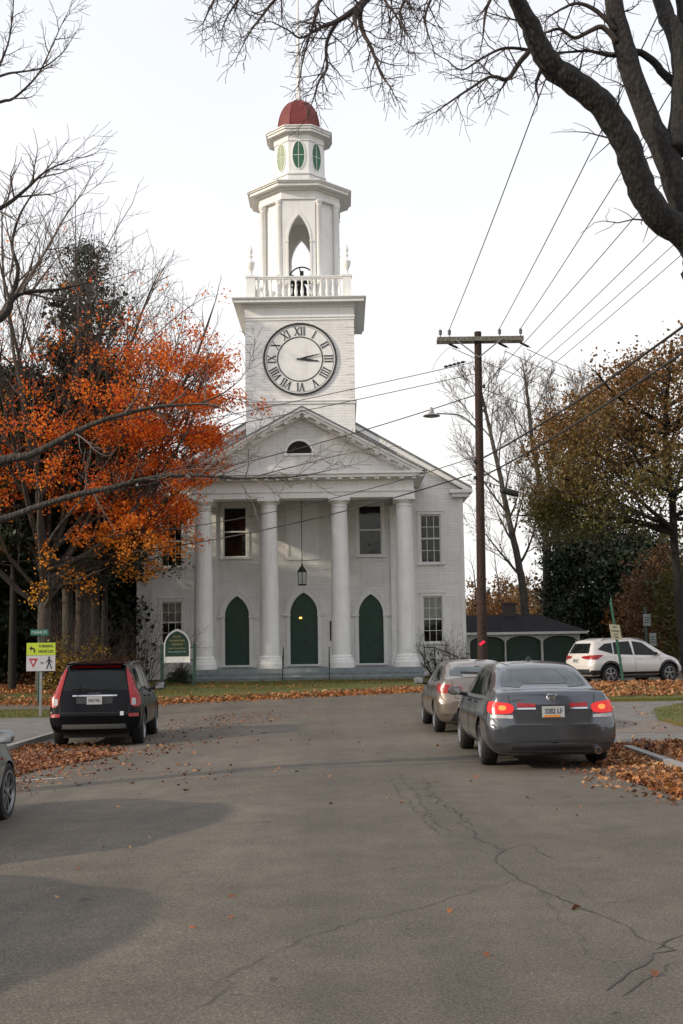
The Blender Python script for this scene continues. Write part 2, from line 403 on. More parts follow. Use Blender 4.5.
# ------------------------------------------------------------------ trees
def smooth_poly(pts, k=4):
    pts = [V(p) for p in pts]; out = []
    for i in range(len(pts) - 1):
        p0 = pts[max(i - 1, 0)]; p1 = pts[i]; p2 = pts[i + 1]; p3 = pts[min(i + 2, len(pts) - 1)]
        for j in range(k):
            t = j / k
            out.append(.5 * ((2 * p1) + (p2 - p0) * t + (2 * p0 - 5 * p1 + 4 * p2 - p3) * t * t + (3 * p1 - p0 - 3 * p2 + p3) * t ** 3))
    out.append(pts[-1]); return out

class Tree:
    def __init__(s, seed, env=None):
        s.r = random.Random(seed); s.thick = MB(); s.thin = MB(); s.tips = []; s.env = env; s.lim = .035; s.rmin = .004
    def poly(s, pts, r0, r1=None):
        rr = r0 if isinstance(r0, list) else None
        R0 = r0[0] if rr else r0
        n = 12 if R0 > .12 else 8 if R0 > .05 else 5 if R0 > .02 else 3
        (s.thick if R0 > s.lim else s.thin).tube(pts, r0, r1, n, cap=False)
    def rdir(s, d, ang, az=None):
        d = d.normalized(); a = d.orthogonal().normalized(); b = d.cross(a)
        az = s.r.uniform(0, 2 * math.pi) if az is None else az
        return (d * math.cos(ang) + (a * math.cos(az) + b * math.sin(az)) * math.sin(ang)).normalized()
    def grow(s, p, d, Ln, r, lv, q):
        n = q['seg'][lv]; pts = [p.copy()]; dd = d.normalized(); w = q['wander'][lv]; tr = q['trop'][lv]
        for i in range(n):
            dd = (dd + V((s.r.gauss(0, w), s.r.gauss(0, w), s.r.gauss(0, w))) + V((0, 0, tr))).normalized()
            pts.append(pts[-1] + dd * Ln / n)
            if s.env and not s.env(pts[-1]): break
        if len(pts) < 2: return
        m_ = len(pts) - 1; rend = max(r * q['taper'], s.rmin)
        s.poly(pts, r, rend)
        if lv >= q['max']:
            s.tips += [pts[-1], pts[-1].lerp(pts[0], .35), pts[-1].lerp(pts[0], .7)]; return
        s.kids(pts, r, rend, Ln, lv, q)
    def kids(s, pts, r, rend, Ln, lv, q, t0=None, cnt=None):
        m_ = len(pts) - 1; c = cnt or q['n'][lv]; c = max(1, int(c * (m_ / q['seg'][lv] if cnt is None else 1) + s.r.random()))
        t0 = q['t0'][lv] if t0 is None else t0; az = s.r.uniform(0, 6)
        for k in range(c):
            t = t0 + (1 - t0) * (k + s.r.random() * .9) / c; t = min(t, .999)
            f = t * m_; i = int(f); pp = pts[i].lerp(pts[i + 1], f - i); dd = pts[i + 1] - pts[i]
            az += 2.4 + s.r.uniform(-.6, .6)
            cd = s.rdir(dd, R(s.r.uniform(*q['ang'][lv])), az)
            s.grow(pp, cd, Ln * s.r.uniform(*q['lr'][lv]) * (1 - .35 * t), min(max((r + (rend - r) * t) * q['rr'][lv], s.rmin), max(s.rmin, Ln * q.get('slim', .014))), lv + 1, q)
        # leader continues
        if q.get('lead', True):
            s.grow(pts[-1], pts[-1] - pts[-2], Ln * .45, rend, lv + 1, q)
    def guided(s, pts, radii, q, lv, cnt, Ln, t0=.1, k=4):
        sp = smooth_poly(pts, k); n = len(sp); rr = []
        for i in range(n):
            f = i / (n - 1) * (len(radii) - 1); j = min(int(f), len(radii) - 2); rr.append(radii[j] + (radii[j + 1] - radii[j]) * (f - j))
        for i in range(1, n - 1): sp[i] += V((s.r.gauss(0, 1), s.r.gauss(0, 1), s.r.gauss(0, 1))) * rr[i] * .05
        (s.thick if rr[0] > s.lim else s.thin).tube(sp, rr, None, 18 if rr[0] > .1 else 8 if rr[0] > .04 else 5, cap=True)
        if cnt: s.kids(sp, rr[0], rr[-1], Ln, lv, q, t0, cnt)
        return sp
    def build(s, root, bark_m, twig_m):
        o = root.location
        if s.thick.v: s.thick.build('trunk', bark_m, root, o, 180, recalc=False)
        if s.thin.v: s.thin.build('branches', twig_m, root, o, 180, recalc=False)
    def leaves(s, root, mat, per, size, spread, seed, keep=None, name='foliage', flat=.1):
        rng = np.random.default_rng(seed); t = [p for p in s.tips if keep is None or s.r.random() < keep(p)]
        if not t: return
        a = np.array([tuple(p) for p in t]); a = np.repeat(a, per, 0) + rng.normal(size=(len(a) * per, 3)) * spread
        vs = leaf_quads(a, size, rng, flat); vs -= np.array(root.location)
        fastmesh(name, vs, None, mat, root)

def Q(mx=4, n=(9, 6, 5, 4, 0), seg=(8, 6, 5, 4, 3), wander=(.06, .12, .16, .2, .22), trop=(.03, .08, .06, .04, .03), ang=((25, 55), (25, 55), (30, 60), (30, 65), (30, 60)),
      lr=((.5, .75), (.45, .7), (.45, .7), (.4, .7), (.4, .6)), rr=(.5, .55, .55, .6, .6), t0=(.3, .2, .15, .15, .1), taper=.35, lead=True):
    return dict(max=mx, n=n, seg=seg, wander=wander, trop=trop, ang=ang, lr=lr, rr=rr, t0=t0, taper=taper, lead=lead)

def clumps(rng, c, rad, n, per, sig, lumpy=.25, shell=.45, zlow=-1.):
    """points in an uneven crown: clump centres spread through an ellipsoid, leaves scattered round each"""
    u = rng.normal(size=(n * 3, 3)); u /= np.linalg.norm(u, axis=1)[:, None]
    u = u[u[:, 2] > zlow][:n]
    r = (shell + (1 - shell) * rng.random(len(u)) ** .5)
    r *= 1 + lumpy * np.sin(u[:, 0] * 5 + 1.3) * np.cos(u[:, 2] * 6 + .7 + u[:, 1] * 3)
    cc = np.array(c) + u * r[:, None] * np.array(rad)
    k = rng.poisson(per, len(cc)); idx = np.repeat(np.arange(len(cc)), k)
    s = sig * (.6 + .8 * rng.random(len(cc)))
    return cc[idx] + rng.normal(size=(len(idx), 3)) * s[idx][:, None] * np.array([1, 1, .7])
# ------------------------------------------------------------------ ground, road, lawns
def sheet(name, poly, lift, mat, skirt=0, grid=1.0, k='structure', zf=gz):
    bm = bmesh.new(); vs = [bm.verts.new((x, y, 0)) for x, y in poly]; bm.faces.new(vs)
    xs = [p[0] for p in poly]; ys = [p[1] for p in poly]
    for ax, lo, hi in ((0, min(xs), max(xs)), (1, min(ys), max(ys))):
        c = math.ceil(lo / grid) * grid
        while c < hi:
            nrm = (1, 0, 0) if ax == 0 else (0, 1, 0); co = (c, 0, 0) if ax == 0 else (0, c, 0)
            bmesh.ops.bisect_plane(bm, geom=bm.verts[:] + bm.edges[:] + bm.faces[:], plane_co=co, plane_no=nrm, dist=1e-5); c += grid
    for v in bm.verts: v.co.z = zf(v.co.x, v.co.y) + lift
    if skirt:
        be = [e for e in bm.edges if len(e.link_faces) == 1]
        ex = bmesh.ops.extrude_edge_only(bm, edges=be)
        for v in [g for g in ex['geom'] if isinstance(g, bmesh.types.BMVert)]: v.co.z -= skirt
    bmesh.ops.recalc_face_normals(bm, faces=bm.faces)
    me = bpy.data.meshes.new(name); bm.to_mesh(me); bm.free(); me.materials.append(mat)
    o = bpy.data.objects.new(name, me); COL.objects.link(o); o['kind'] = k
    return o

# the ground as one sheet out to the horizon
xs = [-2000, -800, -300, -150] + list(range(-90, 91, 3)) + [150, 300, 800, 2000]
ys = [-400, -100, -40] + list(range(-20, 121, 3)) + [150, 250, 500, 1200, 2500]
gb = MB(); vv = [(x, y, gz(x, y) - .08) for y in ys for x in xs]; nx = len(xs)
gb.add(vv, [(j * nx + i, j * nx + i + 1, (j + 1) * nx + i + 1, (j + 1) * nx + i) for j in range(len(ys) - 1) for i in range(nx - 1)])
kind(gb.build('ground', M['far_ground'], smooth=180), 'structure')

edge = [(-60, 41.6), (-14, 41.3)] + [tuple(G(px, py)[:2]) for px, py in ((110, 704.5), (160, 702.5), (220, 700), (300, 696.5), (360, 693.5), (415, 690.5), (445, 688.5))] + [(6.0, 51.5), (7.3, 54), (7.6, 60)]
edge = [p for i, p in enumerate(edge)]
road_poly = [(-6.5, -14), (-6.5, 33.6), (-7.2, 36), (-9, 37.2), (-14, 37.6), (-60, 38)] + [(-60, 41.6)] + [(x, y + .2) for x, y in edge[1:]] + [(30, 66), (70, 70), (70, 19.8), (4.48, 19.8), (4.48, -14)]
sheet('road', road_poly, 0, M['asphalt'])
sheet('driveway', [(4.7, 20.4), (4.75, 35.6), (60, 34.4), (60, 20.2)], .004, M['asphalt_drive'])
sheet('sidewalk', [(4.9, 23.6), (5.0, 27.0), (60, 27.6), (60, 24)], .008, M['walk'])
lawn = edge + [(7.6, 92), (-60, 92)]
sheet('lawn', lawn, .05, M['grass'], .12)
sheet('leafy_ground', [(-60, 41.9), (-13, 41.8), (-11.2, 44.5), (-10.6, 50), (-11.2, 62), (-10.5, 91), (-60, 91)], .054, M['forest_floor'])
# left side: pavement, strip of grass, kerb
sheet('pavement', [(-6.66, -14), (-6.66, 33.4), (-60, 33.9), (-60, -14)], .09, M['asphalt_drive'], .1)
sheet('grass_strip', [(-6.9, 33.45), (-7.6, 35.6), (-9.3, 36.8), (-14, 37.2), (-60, 37.6), (-60, 33.95)], .07, M['grass'], .12)
def kerb(x0, x1, y0, y1, h):
    k = MB(); y = y0; rr = random.Random(5)
    while y < y1:
        ye = min(y + 1.8, y1); z0 = gz((x0 + x1) / 2, y); z1 = gz((x0 + x1) / 2, ye); g = .012
        k.add([(x0, y + g, z0 - .1), (x1, y + g, z0 - .1), (x1, ye, z1 - .1), (x0, ye, z1 - .1), (x0 + .01, y + g, z0 + h), (x1 - .01, y + g, z0 + h + rr.uniform(0, .006)), (x1 - .01, ye, z1 + h), (x0 + .01, ye, z1 + h)],
              [(0, 3, 2, 1), (4, 5, 6, 7), (0, 1, 5, 4), (1, 2, 6, 5), (2, 3, 7, 6), (3, 0, 4, 7)]); y = ye
    o = k.build('kerb', M['granite']); o['kind'] = 'structure'
kerb(-6.64, -6.49, -14, 33.5, .10)
kerb(4.46, 4.61, -14, 19.6, .10)
# right side: pavement behind the kerb, wedge of grass, leafy island
sheet('verge', [(4.62, -14), (4.62, 19.6), (60, 19.9), (60, -14)], .085, M['walk'], .1)
sheet('grass_wedge', [(6.7, 22.0), (6.95, 25), (7.05, 27.3), (7.9, 31), (9.6, 34), (13, 35), (60, 35.2), (60, 20.5), (8, 20.5), (6.9, 21)], .07, M['grass'], .1)
isl = [(3.9, 39.4), (4.2, 37.2), (5.2, 36), (7, 35.5), (12, 35.4), (40, 36), (40, 43.6), (14, 43.2), (7.5, 42.8), (5, 42.0), (4.1, 41)]
sheet('grass_island', isl, .09, M['grass'], .14)
# road paint and cracks
def ribbon(name, pts, ws, lift, mat, jit=0, seed=1):
    rr = random.Random(seed); b = MB(); pts = [V(p) for p in pts]; vs = []
    for i, p in enumerate(pts):
        d = (pts[min(i + 1, len(pts) - 1)] - pts[max(i - 1, 0)]).normalized(); nrm = V((-d.y, d.x, 0)); w = ws * (1 + rr.uniform(-.6, .8) * (jit > 0))
        if i in (0, len(pts) - 1) and jit: w *= .3
        for s_ in (-1, 1): q = p + nrm * w * s_ * .5; vs.append((q.x, q.y, gz(q.x, q.y) + lift))
    b.add(vs, [(2 * i, 2 * i + 1, 2 * i + 3, 2 * i + 2) for i in range(len(pts) - 1)])
    o = b.build(name, mat); o['kind'] = 'structure'; return o
def crack(pix, w, seed):
    rr = random.Random(seed); g = [G(x, y) for x, y in pix]; pts = []
    for a, c in zip(g, g[1:]):
        n = max(2, int((c - a).length / .09))
        for i in range(n): pts.append(a.lerp(c, i / n))
    pts.append(g[-1]); off = 0; out = []
    for i, p in enumerate(pts):
        off = off * .72 + rr.gauss(0, .028); oy = rr.gauss(0, .012)
        out.append(p + V((off, oy, 0)) * (1 if 0 < i < len(pts) - 1 else 0))
    ribbon('road_crack', out, w, .004, M['crack'], 1, seed)
crack([(424, 781), (440, 800), (458, 818), (480, 838), (503, 850), (497, 860), (515, 872), (545, 892), (580, 908), (612, 922), (640, 937), (655, 950), (640, 965), (618, 985), (606, 992)], .011, 3)
crack([(683, 962), (662, 967), (648, 976), (622, 998)], .008, 4)
crack([(503, 850), (523, 845), (560, 862), (600, 856)], .006, 5)
crack([(515, 880), (480, 892), (430, 905), (360, 921), (300, 938), (255, 962), (215, 990), (190, 1010)], .0045, 6)
crack([(388, 776), (402, 795), (418, 812), (440, 836)], .008, 7)
crack([(397, 773), (412, 790), (424, 806), (437, 822), (445, 834)], .009, 8)
crack([(424, 781), (432, 793), (452, 808), (470, 822), (497, 832)], .007, 9)
crack([(545, 892), (570, 935), (600, 960), (640, 965)], .003, 10)
crack([(655, 950), (683, 936)], .010, 11)
crack([(640, 900), (600, 905), (560, 880)], .004, 13)
ribbon('parking_line', [G(16, 781.5), G(64, 778)], .09, .006, M['line'])

# ------------------------------------------------------------------ the church
CX = -1.85; ORG = V((CX, 56, 0))
church = thing('church', (CX, 56, .12), 'white wooden church with four columns, clock tower, open belfry and red dome', 'church')
def cb(mb, name, mat, parent=None, smooth=None): return mb.build(name, M[mat] if isinstance(mat, str) else mat, parent or church, ORG, smooth)

def arch_curve(cx, w, z0, zs, za, n=12):
    """pointed arch outline from lower left to lower right"""
    h = za - zs; Rr = (w * w + h * h) / (2 * w); pts = [(cx - w, z0), (cx - w, zs)]
    a1 = math.atan2(h, Rr - w)
    for i in range(1, n + 1):
        a = a1 * i / n; pts.append((cx - w + Rr - Rr * math.cos(a), zs + Rr * math.sin(a)))
    return pts + [(2 * cx - x, z) for x, z in pts[-2::-1]]

# -- main block walls with real openings
def wall(mb, x0, x1, z0, z1, y, holes, depth=.18):
    xs_ = sorted({x0, x1, *[h[0] for h in holes], *[h[1] for h in holes]}); zs_ = sorted({z0, z1, *[h[2] for h in holes], *[h[3] for h in holes]})
    for i in range(len(xs_) - 1):
        for j in range(len(zs_) - 1):
            cx = (xs_[i] + xs_[i + 1]) / 2; cz = (zs_[j] + zs_[j + 1]) / 2
            if any(h[0] < cx < h[1] and h[2] < cz < h[3] for h in holes): continue
            mb.add([(xs_[i], y, zs_[j]), (xs_[i + 1], y, zs_[j]), (xs_[i + 1], y, zs_[j + 1]), (xs_[i], y, zs_[j + 1])], [(0, 1, 2, 3)])
    for h in holes:
        a, b_, c, d = h
        mb.add([(a, y, c), (b_, y, c), (b_, y, d), (a, y, d), (a, y + depth, c), (b_, y + depth, c), (b_, y + depth, d), (a, y + depth, d)], [(0, 1, 5, 4), (1, 2, 6, 5), (2, 3, 7, 6), (3, 0, 4, 7)])
XL, XR, YF, YB = -9.57, 5.68, 56.0, 84.0
wins = [(-5.56, -4.47, 5.9, 8.25, 'porch'), (.78, 1.87, 5.9, 8.25, 'porch'),
        (-8.48, -7.49, 5.50, 7.85, 'wing'), (-8.45, -7.50, 1.92, 3.85, 'low'),
        (3.68, 4.63, 5.50, 7.75, 'wing'), (3.72, 4.64, 1.80, 3.92, 'low')]
doors = [(-4.93, .565, .88, 3.12, 4.08), (-1.82, .64, .88, 3.18, 4.20), (1.30, .575, .88, 3.12, 4.08)]
holes = [w[:4] for w in wins] + [(c - w, c + w, .82, za) for c, w, z0, zs, za in doors]
wb = MB(); wall(wb, XL, XR, -.05, 8.9, YF, holes)
ridge_z = 13.6
wb.add([(XL, YF, 8.9), (XR, YF, 8.9), ((XL + XR) / 2, YF, ridge_z - .1)], [(0, 1, 2)])
# pointed spandrels above the doors
for c, w, z0, zs, za in doors:
    A = arch_curve(c, w, z0, zs, za)[1:-1]; B = [(x, za) for x, z in A]
    wb.strip(A, B, YF + .001, YF + .17)
wb.add([(XL, YF, -.05), (XL, YB, -.05), (XL, YB, 8.9), (XL, YF, 8.9)], [(0, 1, 2, 3)]); wb.add([(XR, YF, -.05), (XR, YB, -.05), (XR, YB, 8.9), (XR, YF, 8.9)], [(0, 1, 2, 3)])
wb.add([(XL, YB, -.05), (XR, YB, -.05), (XR, YB, 8.9), ((XL + XR) / 2, YB, ridge_z - .1), (XL, YB, 8.9)], [(0, 1, 2, 3, 4)])
walls = cb(wb, 'wall', 'clap')
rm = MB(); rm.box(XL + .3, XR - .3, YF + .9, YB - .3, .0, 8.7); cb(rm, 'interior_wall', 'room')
fo = MB(); fo.box(XL - .03, XR + .03, YF - .03, YF + .2, -.3, .10); fo.box(XR - .1, XR + .03, YF + .2, YB, -.3, .10); fo.box(XL - .03, XL + .1, YF + .2, YB, -.3, .10); cb(fo, 'foundation', 'granite')
for x in (XL, XR):
    c = MB(); c.box(x - .14 if x > 0 else x - .03, x + .03 if x > 0 else x + .14, YF - .03, YF + .002, .1, 8.75)
    c.box(x + .002 if x > 0 else x - .03, x + .03 if x > 0 else x - .002, YF + .002, YF + .2, .1, 8.75); cb(c, 'corner_board', 'white')
wt = MB(); wt.box(XL - .035, XR + .035, YF - .05, YF - .002, .1, .34); cb(wt, 'water_table', 'white')

def window(x0, x1, z0, z1, typ):
    y = YF; f = MB(); t = .13
    f.box(x0 - t, x0, y - .045, y + .02, z0 - .02, z1 + .02); f.box(x1, x1 + t, y - .045, y + .02, z0 - .02, z1 + .02)
    f.box(x0 - t, x1 + t, y - .055, y + .02, z1 + .021, z1 + .17); f.box(x0 - t - .04, x1 + t + .04, y - .09, y + .02, z1 + .171, z1 + .21)
    f.box(x0 - t - .05, x1 + t + .05, y - .10, y + .02, z0 - .10, z0 - .021)
    fr = cb(f, 'window', 'white')
    s = MB(); zm = (z0 + z1) / 2
    for (a, b_, yy) in ((zm, z1, y + .07), (z0, zm + .03, y + .11)):
        s.box(x0, x0 + .05, yy, yy + .035, a, b_); s.box(x1 - .05, x1, yy, yy + .035, a, b_); s.box(x0 + .05, x1 - .05, yy, yy + .035, a, a + .05); s.box(x0 + .05, x1 - .05, yy, yy + .035, b_ - .05, b_)
        if typ != 'porch':
            nc = 3
            for i in range(1, nc): xx = x0 + (x1 - x0) * i / nc; s.box(xx - .012, xx + .012, yy + .004, yy + .03, a + .05, b_ - .05)
            nr = 2
            for i in range(1, nr): zz = a + (b_ - a) * i / nr; s.box(x0 + .05, x1 - .05, yy + .006, yy + .028, zz - .012, zz + .012)
    cb(s, 'sash', 'white', fr)
    g = MB(); g.box(x0 + .05, x1 - .05, y + .083, y + .088, zm, z1 - .05); g.box(x0 + .05, x1 - .05, y + .123, y + .128, z0 + .05, zm); cb(g, 'pane', 'glass', fr)
    if typ == 'low':
        b_ = MB(); n = 14
        for i in range(n):   # pleated blind pulled half way down
            xa = x0 + .03 + (x1 - x0 - .06) * i / n; xb_ = x0 + .03 + (x1 - x0 - .06) * (i + 1) / n; zl = zm + .02
            b_.add([(xa, y + .16, zl), (xb_, y + .17, zl), (xb_, y + .17, z1), (xa, y + .16, z1)], [(0, 1, 2, 3)])
        cb(b_, 'blind', 'blind', fr)
for w in wins: window(*w)

for i, (c, w, z0, zs, za) in enumerate(doors):
    A = arch_curve(c, w, z0, zs, za); t = .17; B = arch_curve(c, w + t, z0, zs, za + t * 1.35)
    f = MB(); f.strip(A, B, YF - .05, YF + .001)
    for s_ in (-1, 1): xx = c + s_ * (w + t); f.box(min(xx - s_ * .19, xx + s_ * .16), max(xx - s_ * .19, xx + s_ * .16), YF - .10, YF - .0505, zs - .06, zs + .05)
    A2 = arch_curve(c, w + t, zs, zs, za + t * 1.35); B2 = arch_curve(c, w + t + .06, zs, zs, za + t * 1.35 + .09); f.strip(A2, B2, YF - .085, YF + .001)
    f.box(c - w - t, c + w + t, YF - .08, YF + .1, z0 - .08, z0)
    d = MB(); d.prism(arch_curve(c, w - .002, z0, zs, za - .003), YF + .10, YF + .16)
    dr = cb(d, 'door', 'door_green'); cb(f, 'door_frame', 'white', dr)
    pn = MB()
    for s_ in (-1, 1):
        for (za_, zb_) in ((z0 + .15, z0 + .85), (z0 + .98, z0 + 2.1)):
            xa, xb_ = sorted((c + s_ * .06, c + s_ * (w - .09))); pn.box(xa, xb_, YF + .085, YF + .0995, za_, zb_)
    pn.prism(arch_curve(c, w - .10, zs + .02, zs + .05, za - .16), YF + .085, YF + .0995)
    pn.box(c - .012, c + .012, YF + .09, YF + .0998, z0, z0 + 2.2)
    cb(pn, 'door_panel', 'door_green', dr)
    h = MB(); h.ball((c + .08, YF + .05, z0 + 1.02), .035, 6); cb(h, 'door_knob', 'bronze', dr)
    if i == 1:
        M['lamp_glow'] = emis('small_warm_lamp', (1, .45, .1), 2.5, (.6, .3, .1))
        g = MB(); g.ball((c - .16, YF + .045, 3.02), .05, 6, 1.5); cb(g, 'small_lamp', 'lamp_glow', dr)
# shuttered panel between the porch windows
pb = MB(); x0, x1, z0, z1 = -2.60, -1.06, 5.72, 8.38
for (a, b_, c, d) in ((x0, x0 + .12, z0, z1), (x1 - .12, x1, z0, z1), (x0 + .12, x1 - .12, z1 - .12, z1), (x0 + .12, x1 - .12, z0, z0 + .12), (-1.86, -1.80, z0 + .12, z1 - .12)): pb.box(a, b_, YF - .05, YF - .002, c, d)
pb.box(x0 + .12, -1.86, YF - .02, YF - .002, z0 + .12, z1 - .12); pb.box(-1.80, x1 - .12, YF - .02, YF - .002, z0 + .12, z1 - .12)
cb(pb, 'wall_panel', 'white')
nb = MB(); nb.box(-.62, -.53, YF - .05, YF - .002, 1.95, 2.85); cb(nb, 'plaque', 'bronze')

# -- portico
PX0, PX1 = -6.70, 3.30
st = MB()
st.box(PX0 - .15, PX1 + .15, 52.25, 55.99, .58, .75)
st2 = MB(); st2.box(PX0 - .1, PX1 + .1, 52.32, 55.99, .3, .579); cb(st2, 'porch_base', 'stone_grey')
cb(st, 'porch_floor', 'stone_grey')
for k, (yy, zt) in enumerate(((51.95, .575), (51.62, .395), (51.3, .22))):
    s = MB(); s.box(PX0 - .15 - .0 * k, PX1 + .15, yy, yy + .36, -.05, zt - .05); s.box(PX0 - .18, PX1 + .18, yy - .03, yy + .36, zt - .05, zt); cb(s, 'step', 'stone_grey')
cols_x = [-6.14, -3.23, -.10, 2.78]
for x in cols_x:
    sh = MB(); prof = []
    for i in range(13):
        t = i / 12; prof.append((.425 - .075 * t ** 1.6, 1.30 + t * 6.50))
    sh.lathe(prof, (x, 53, 0), 32); shaft = cb(sh, 'column', 'white', smooth=50)
    b_ = MB(); b_.lathe([(.60, .751), (.60, .98), (.57, 1.0), (.56, 1.03), (.545, 1.12), (.50, 1.16), (.49, 1.20), (.50, 1.22), (.47, 1.27), (.43, 1.31)], (x, 53, 0), 32); cb(b_, 'column_base', 'white', shaft, 35)
    c = MB(); c.lathe([(.35, 7.80), (.375, 7.81), (.375, 7.85), (.352, 7.86), (.352, 7.93), (.37, 7.95), (.43, 8.02), (.45, 8.06), (.45, 8.08)], (x, 53, 0), 32); c.box(x - .48, x + .48, 52.52, 53.48, 8.081, 8.2); cb(c, 'capital', 'white', shaft, 35)
for x in (-6.14, 2.52):
    p = MB(); p.box(x - .26, x + .26, YF - .12, YF - .002, .76, 7.95); p.box(x - .31, x + .31, YF - .17, YF - .002, .751, 1.15); p.box(x - .31, x + .31, YF - .17, YF - .002, 7.951, 8.19); cb(p, 'pilaster', 'white')
# entablature: beams, frieze, ceiling
e = MB(); y0 = 52.58
e.box(-6.60, 3.24, y0, y0 + .85, 8.201, 8.50); e.box(-6.57, 3.21, y0 + .03, y0 + .82, 8.50, 8.98); e.box(-6.63, 3.27, y0 - .05, y0 + .88, 8.46, 8.53)
for xa, xb_ in ((-6.60, -5.75), (2.39, 3.24)): e.box(xa, xb_, y0 + .851, 55.998, 8.201, 8.98)
e.box(-5.75, 2.39, y0 + .851, 55.998, 8.60, 8.70)
cb(e, 'entablature', 'white')
co = MB()
co.box(-6.72, 3.36, y0 - .14, 55.99, 8.981, 9.06); co.box(-6.98, 3.62, y0 - .42, 55.99, 9.061, 9.20); co.box(-7.05, 3.69, y0 - .50, 55.985, 9.201, 9.30)
for i in range(19):
    x = -6.55 + i * 9.74 / 18; co.box(x - .10, x + .10, y0 - .38, y0 - .142, 8.982, 9.0605)
cb(co, 'cornice', 'white')
px0, px1, pk = -7.05, 3.69, 12.20; pc = (px0 + px1) / 2
sl = (pk - 9.31) / (pc - px0); ty = MB()
ty.prism([(px0 + .5, 9.301), (px1 - .5, 9.301), (pc, 9.301 + (pc - px0 - .5) * sl)], 52.72, 52.9)
lun = MB(); cxl, czl, rl = -1.84, 10.22, .56
ped = cb(ty, 'pediment', 'tympanum')
arcp = [(cxl + rl * math.cos(math.pi * i / 20), czl + rl * math.sin(math.pi * i / 20)) for i in range(21)]
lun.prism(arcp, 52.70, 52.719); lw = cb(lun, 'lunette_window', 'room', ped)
lf = MB(); lf.strip(arcp, [(cxl + (rl + .09) * math.cos(math.pi * i / 20), czl + (rl + .09) * math.sin(math.pi * i / 20)) for i in range(21)], 52.67, 52.719); lf.box(cxl - rl - .13, cxl + rl + .13, 52.65, 52.719, czl - .09, czl)
cb(lf, 'window_frame', 'white', ped)
# raking cornices
rk = MB(); a = math.atan(sl); ln = math.hypot(pc - px0, pk - 9.31)
def chev(mb, cx, half, ztop, slope, o0, th, ya, yb_, ext=0):
    k = 1 / math.cos(math.atan(slope)); t0 = ztop + o0 * k; t1 = t0 - th * k; h = half + ext
    mb.strip([(cx - h, t0 - slope * h), (cx, t0), (cx + h, t0 - slope * h)], [(cx - h, t1 - slope * h), (cx, t1), (cx + h, t1 - slope * h)], ya, yb_)
for (o0, th, ya, yb_, e_) in ((.0, .10, y0 - .50, 56.0, .03), (-.101, .12, y0 - .42, 55.995, -.02), (-.222, .13, y0 - .14, 52.95, -.3)): chev(rk, pc, pc - px0, pk, sl, o0, th, ya, yb_, e_)
for s_ in (-1, 1):
    u = V((s_ * math.cos(a), 0, -math.sin(a))); w = V((s_ * math.sin(a), 0, math.cos(a))); top = V((pc, 0, pk))
    for i in range(10):
        c = top + u * (ln * (i + .6) / 10.4) + w * (-.27) + V((0, y0 - .26, 0)); rk.obox(c, u, (0, 1, 0), w, .10, .12, .048)
cb(rk, 'raking_cornice', 'white', ped)
# soffit boarding + roof of the portico
pr = MB(); chev(pr, pc, pc - px0, pk, sl, .05, .048, 52.05, 56.15, .09)
cb(pr, 'portico_roof', 'slate')
# main roof
mr = MB(); sx = (XR - XL) / 2 + .42; mc = (XL + XR) / 2; sm = (ridge_z - 8.92) / sx; a2 = math.atan(sm); ln2 = math.hypot(sx, ridge_z - 8.92)
rb = MB(); chev(mr, mc, sx, ridge_z, sm, .10, .10, 55.65, 84.35, .02); chev(rb, mc, sx, ridge_z, sm, -.004, .19, 55.68, 55.995, 0)
for s_ in (-1, 1):
    u = V((s_ * math.cos(a2), 0, -math.sin(a2))); w = V((s_ * math.sin(a2), 0, math.cos(a2))); top = V((mc, 0, ridge_z))
    xe = XR if s_ > 0 else XL
    x0, x1 = sorted((xe - s_ * .62, xe + s_ * .46)); rb.box(x0, x1, 55.62, 55.995, 8.74, 8.90); x0, x1 = sorted((xe - s_ * .5, xe + s_ * .3)); rb.box(x0, x1, 55.74, 55.996, 8.56, 8.739)
    x0, x1 = sorted((xe + s_ * .004, xe + s_ * .44)); rb.box(x0, x1, 56.0, YB + .3, 8.74, 8.895)
roof = cb(mr, 'roof', 'slate'); cb(rb, 'eaves_cornice', 'white')
vt = MB(); q = V((mc, 0, ridge_z)) + V((math.cos(a2), 0, -math.sin(a2))) * 5.1 + V((0, 57.2, 0)); vt.obox(q + V((math.sin(a2), 0, math.cos(a2))) * .16, (math.cos(a2), 0, -math.sin(a2)), (0, 1, 0), (math.sin(a2), 0, math.cos(a2)), .28, .25, .07); cb(vt, 'roof_vent', 'black', roof)

# -- clock tower
TX0, TX1, TY0 = -4.40, .70, 55.25; TY1 = TY0 + 5.1; TC = (CX, (TY0 + TY1) / 2)
tw = MB(); tw.box(TX0, TX1, TY0, TY1, 10.0, 17.3); tower = cb(tw, 'tower', 'clap')
tb = MB(); tb.box(TX0 - .05, TX1 + .05, TY0 - .05, TY1 + .05, 12.98, 13.10); tb.box(TX0 - .09, TX1 + .09, TY0 - .09, TY1 + .09, 13.10, 13.15); cb(tb, 'belt_course', 'white', tower)
tb = MB(); tb.box(TX0 - .035, TX1 + .035, TY0 - .035, TY1 + .035, 17.0, 17.62); tb.box(TX0 - .07, TX1 + .07, TY0 - .07, TY1 + .07, 17.12, 17.18)
cb(tb, 'tower_frieze', 'white', tower)
for s_ in (-1, 1):
    for k in range(10):
        qn = MB(); z = 13.24 + k * .375; w = .40 if k % 2 else .26; xe = TX0 if s_ < 0 else TX1
        x0, x1 = sorted((xe + s_ * .018, xe - s_ * w)); qn.box(x0, x1, TY0 - .018, TY0 - .001, z, z + .33)
        x0, x1 = sorted((xe + s_ * .001, xe + s_ * .018)); qn.box(x0, x1, TY0 - .001, TY0 + .66 - w, z, z + .33)
        cb(qn, 'quoin', 'clap', tower)
tcn = MB()
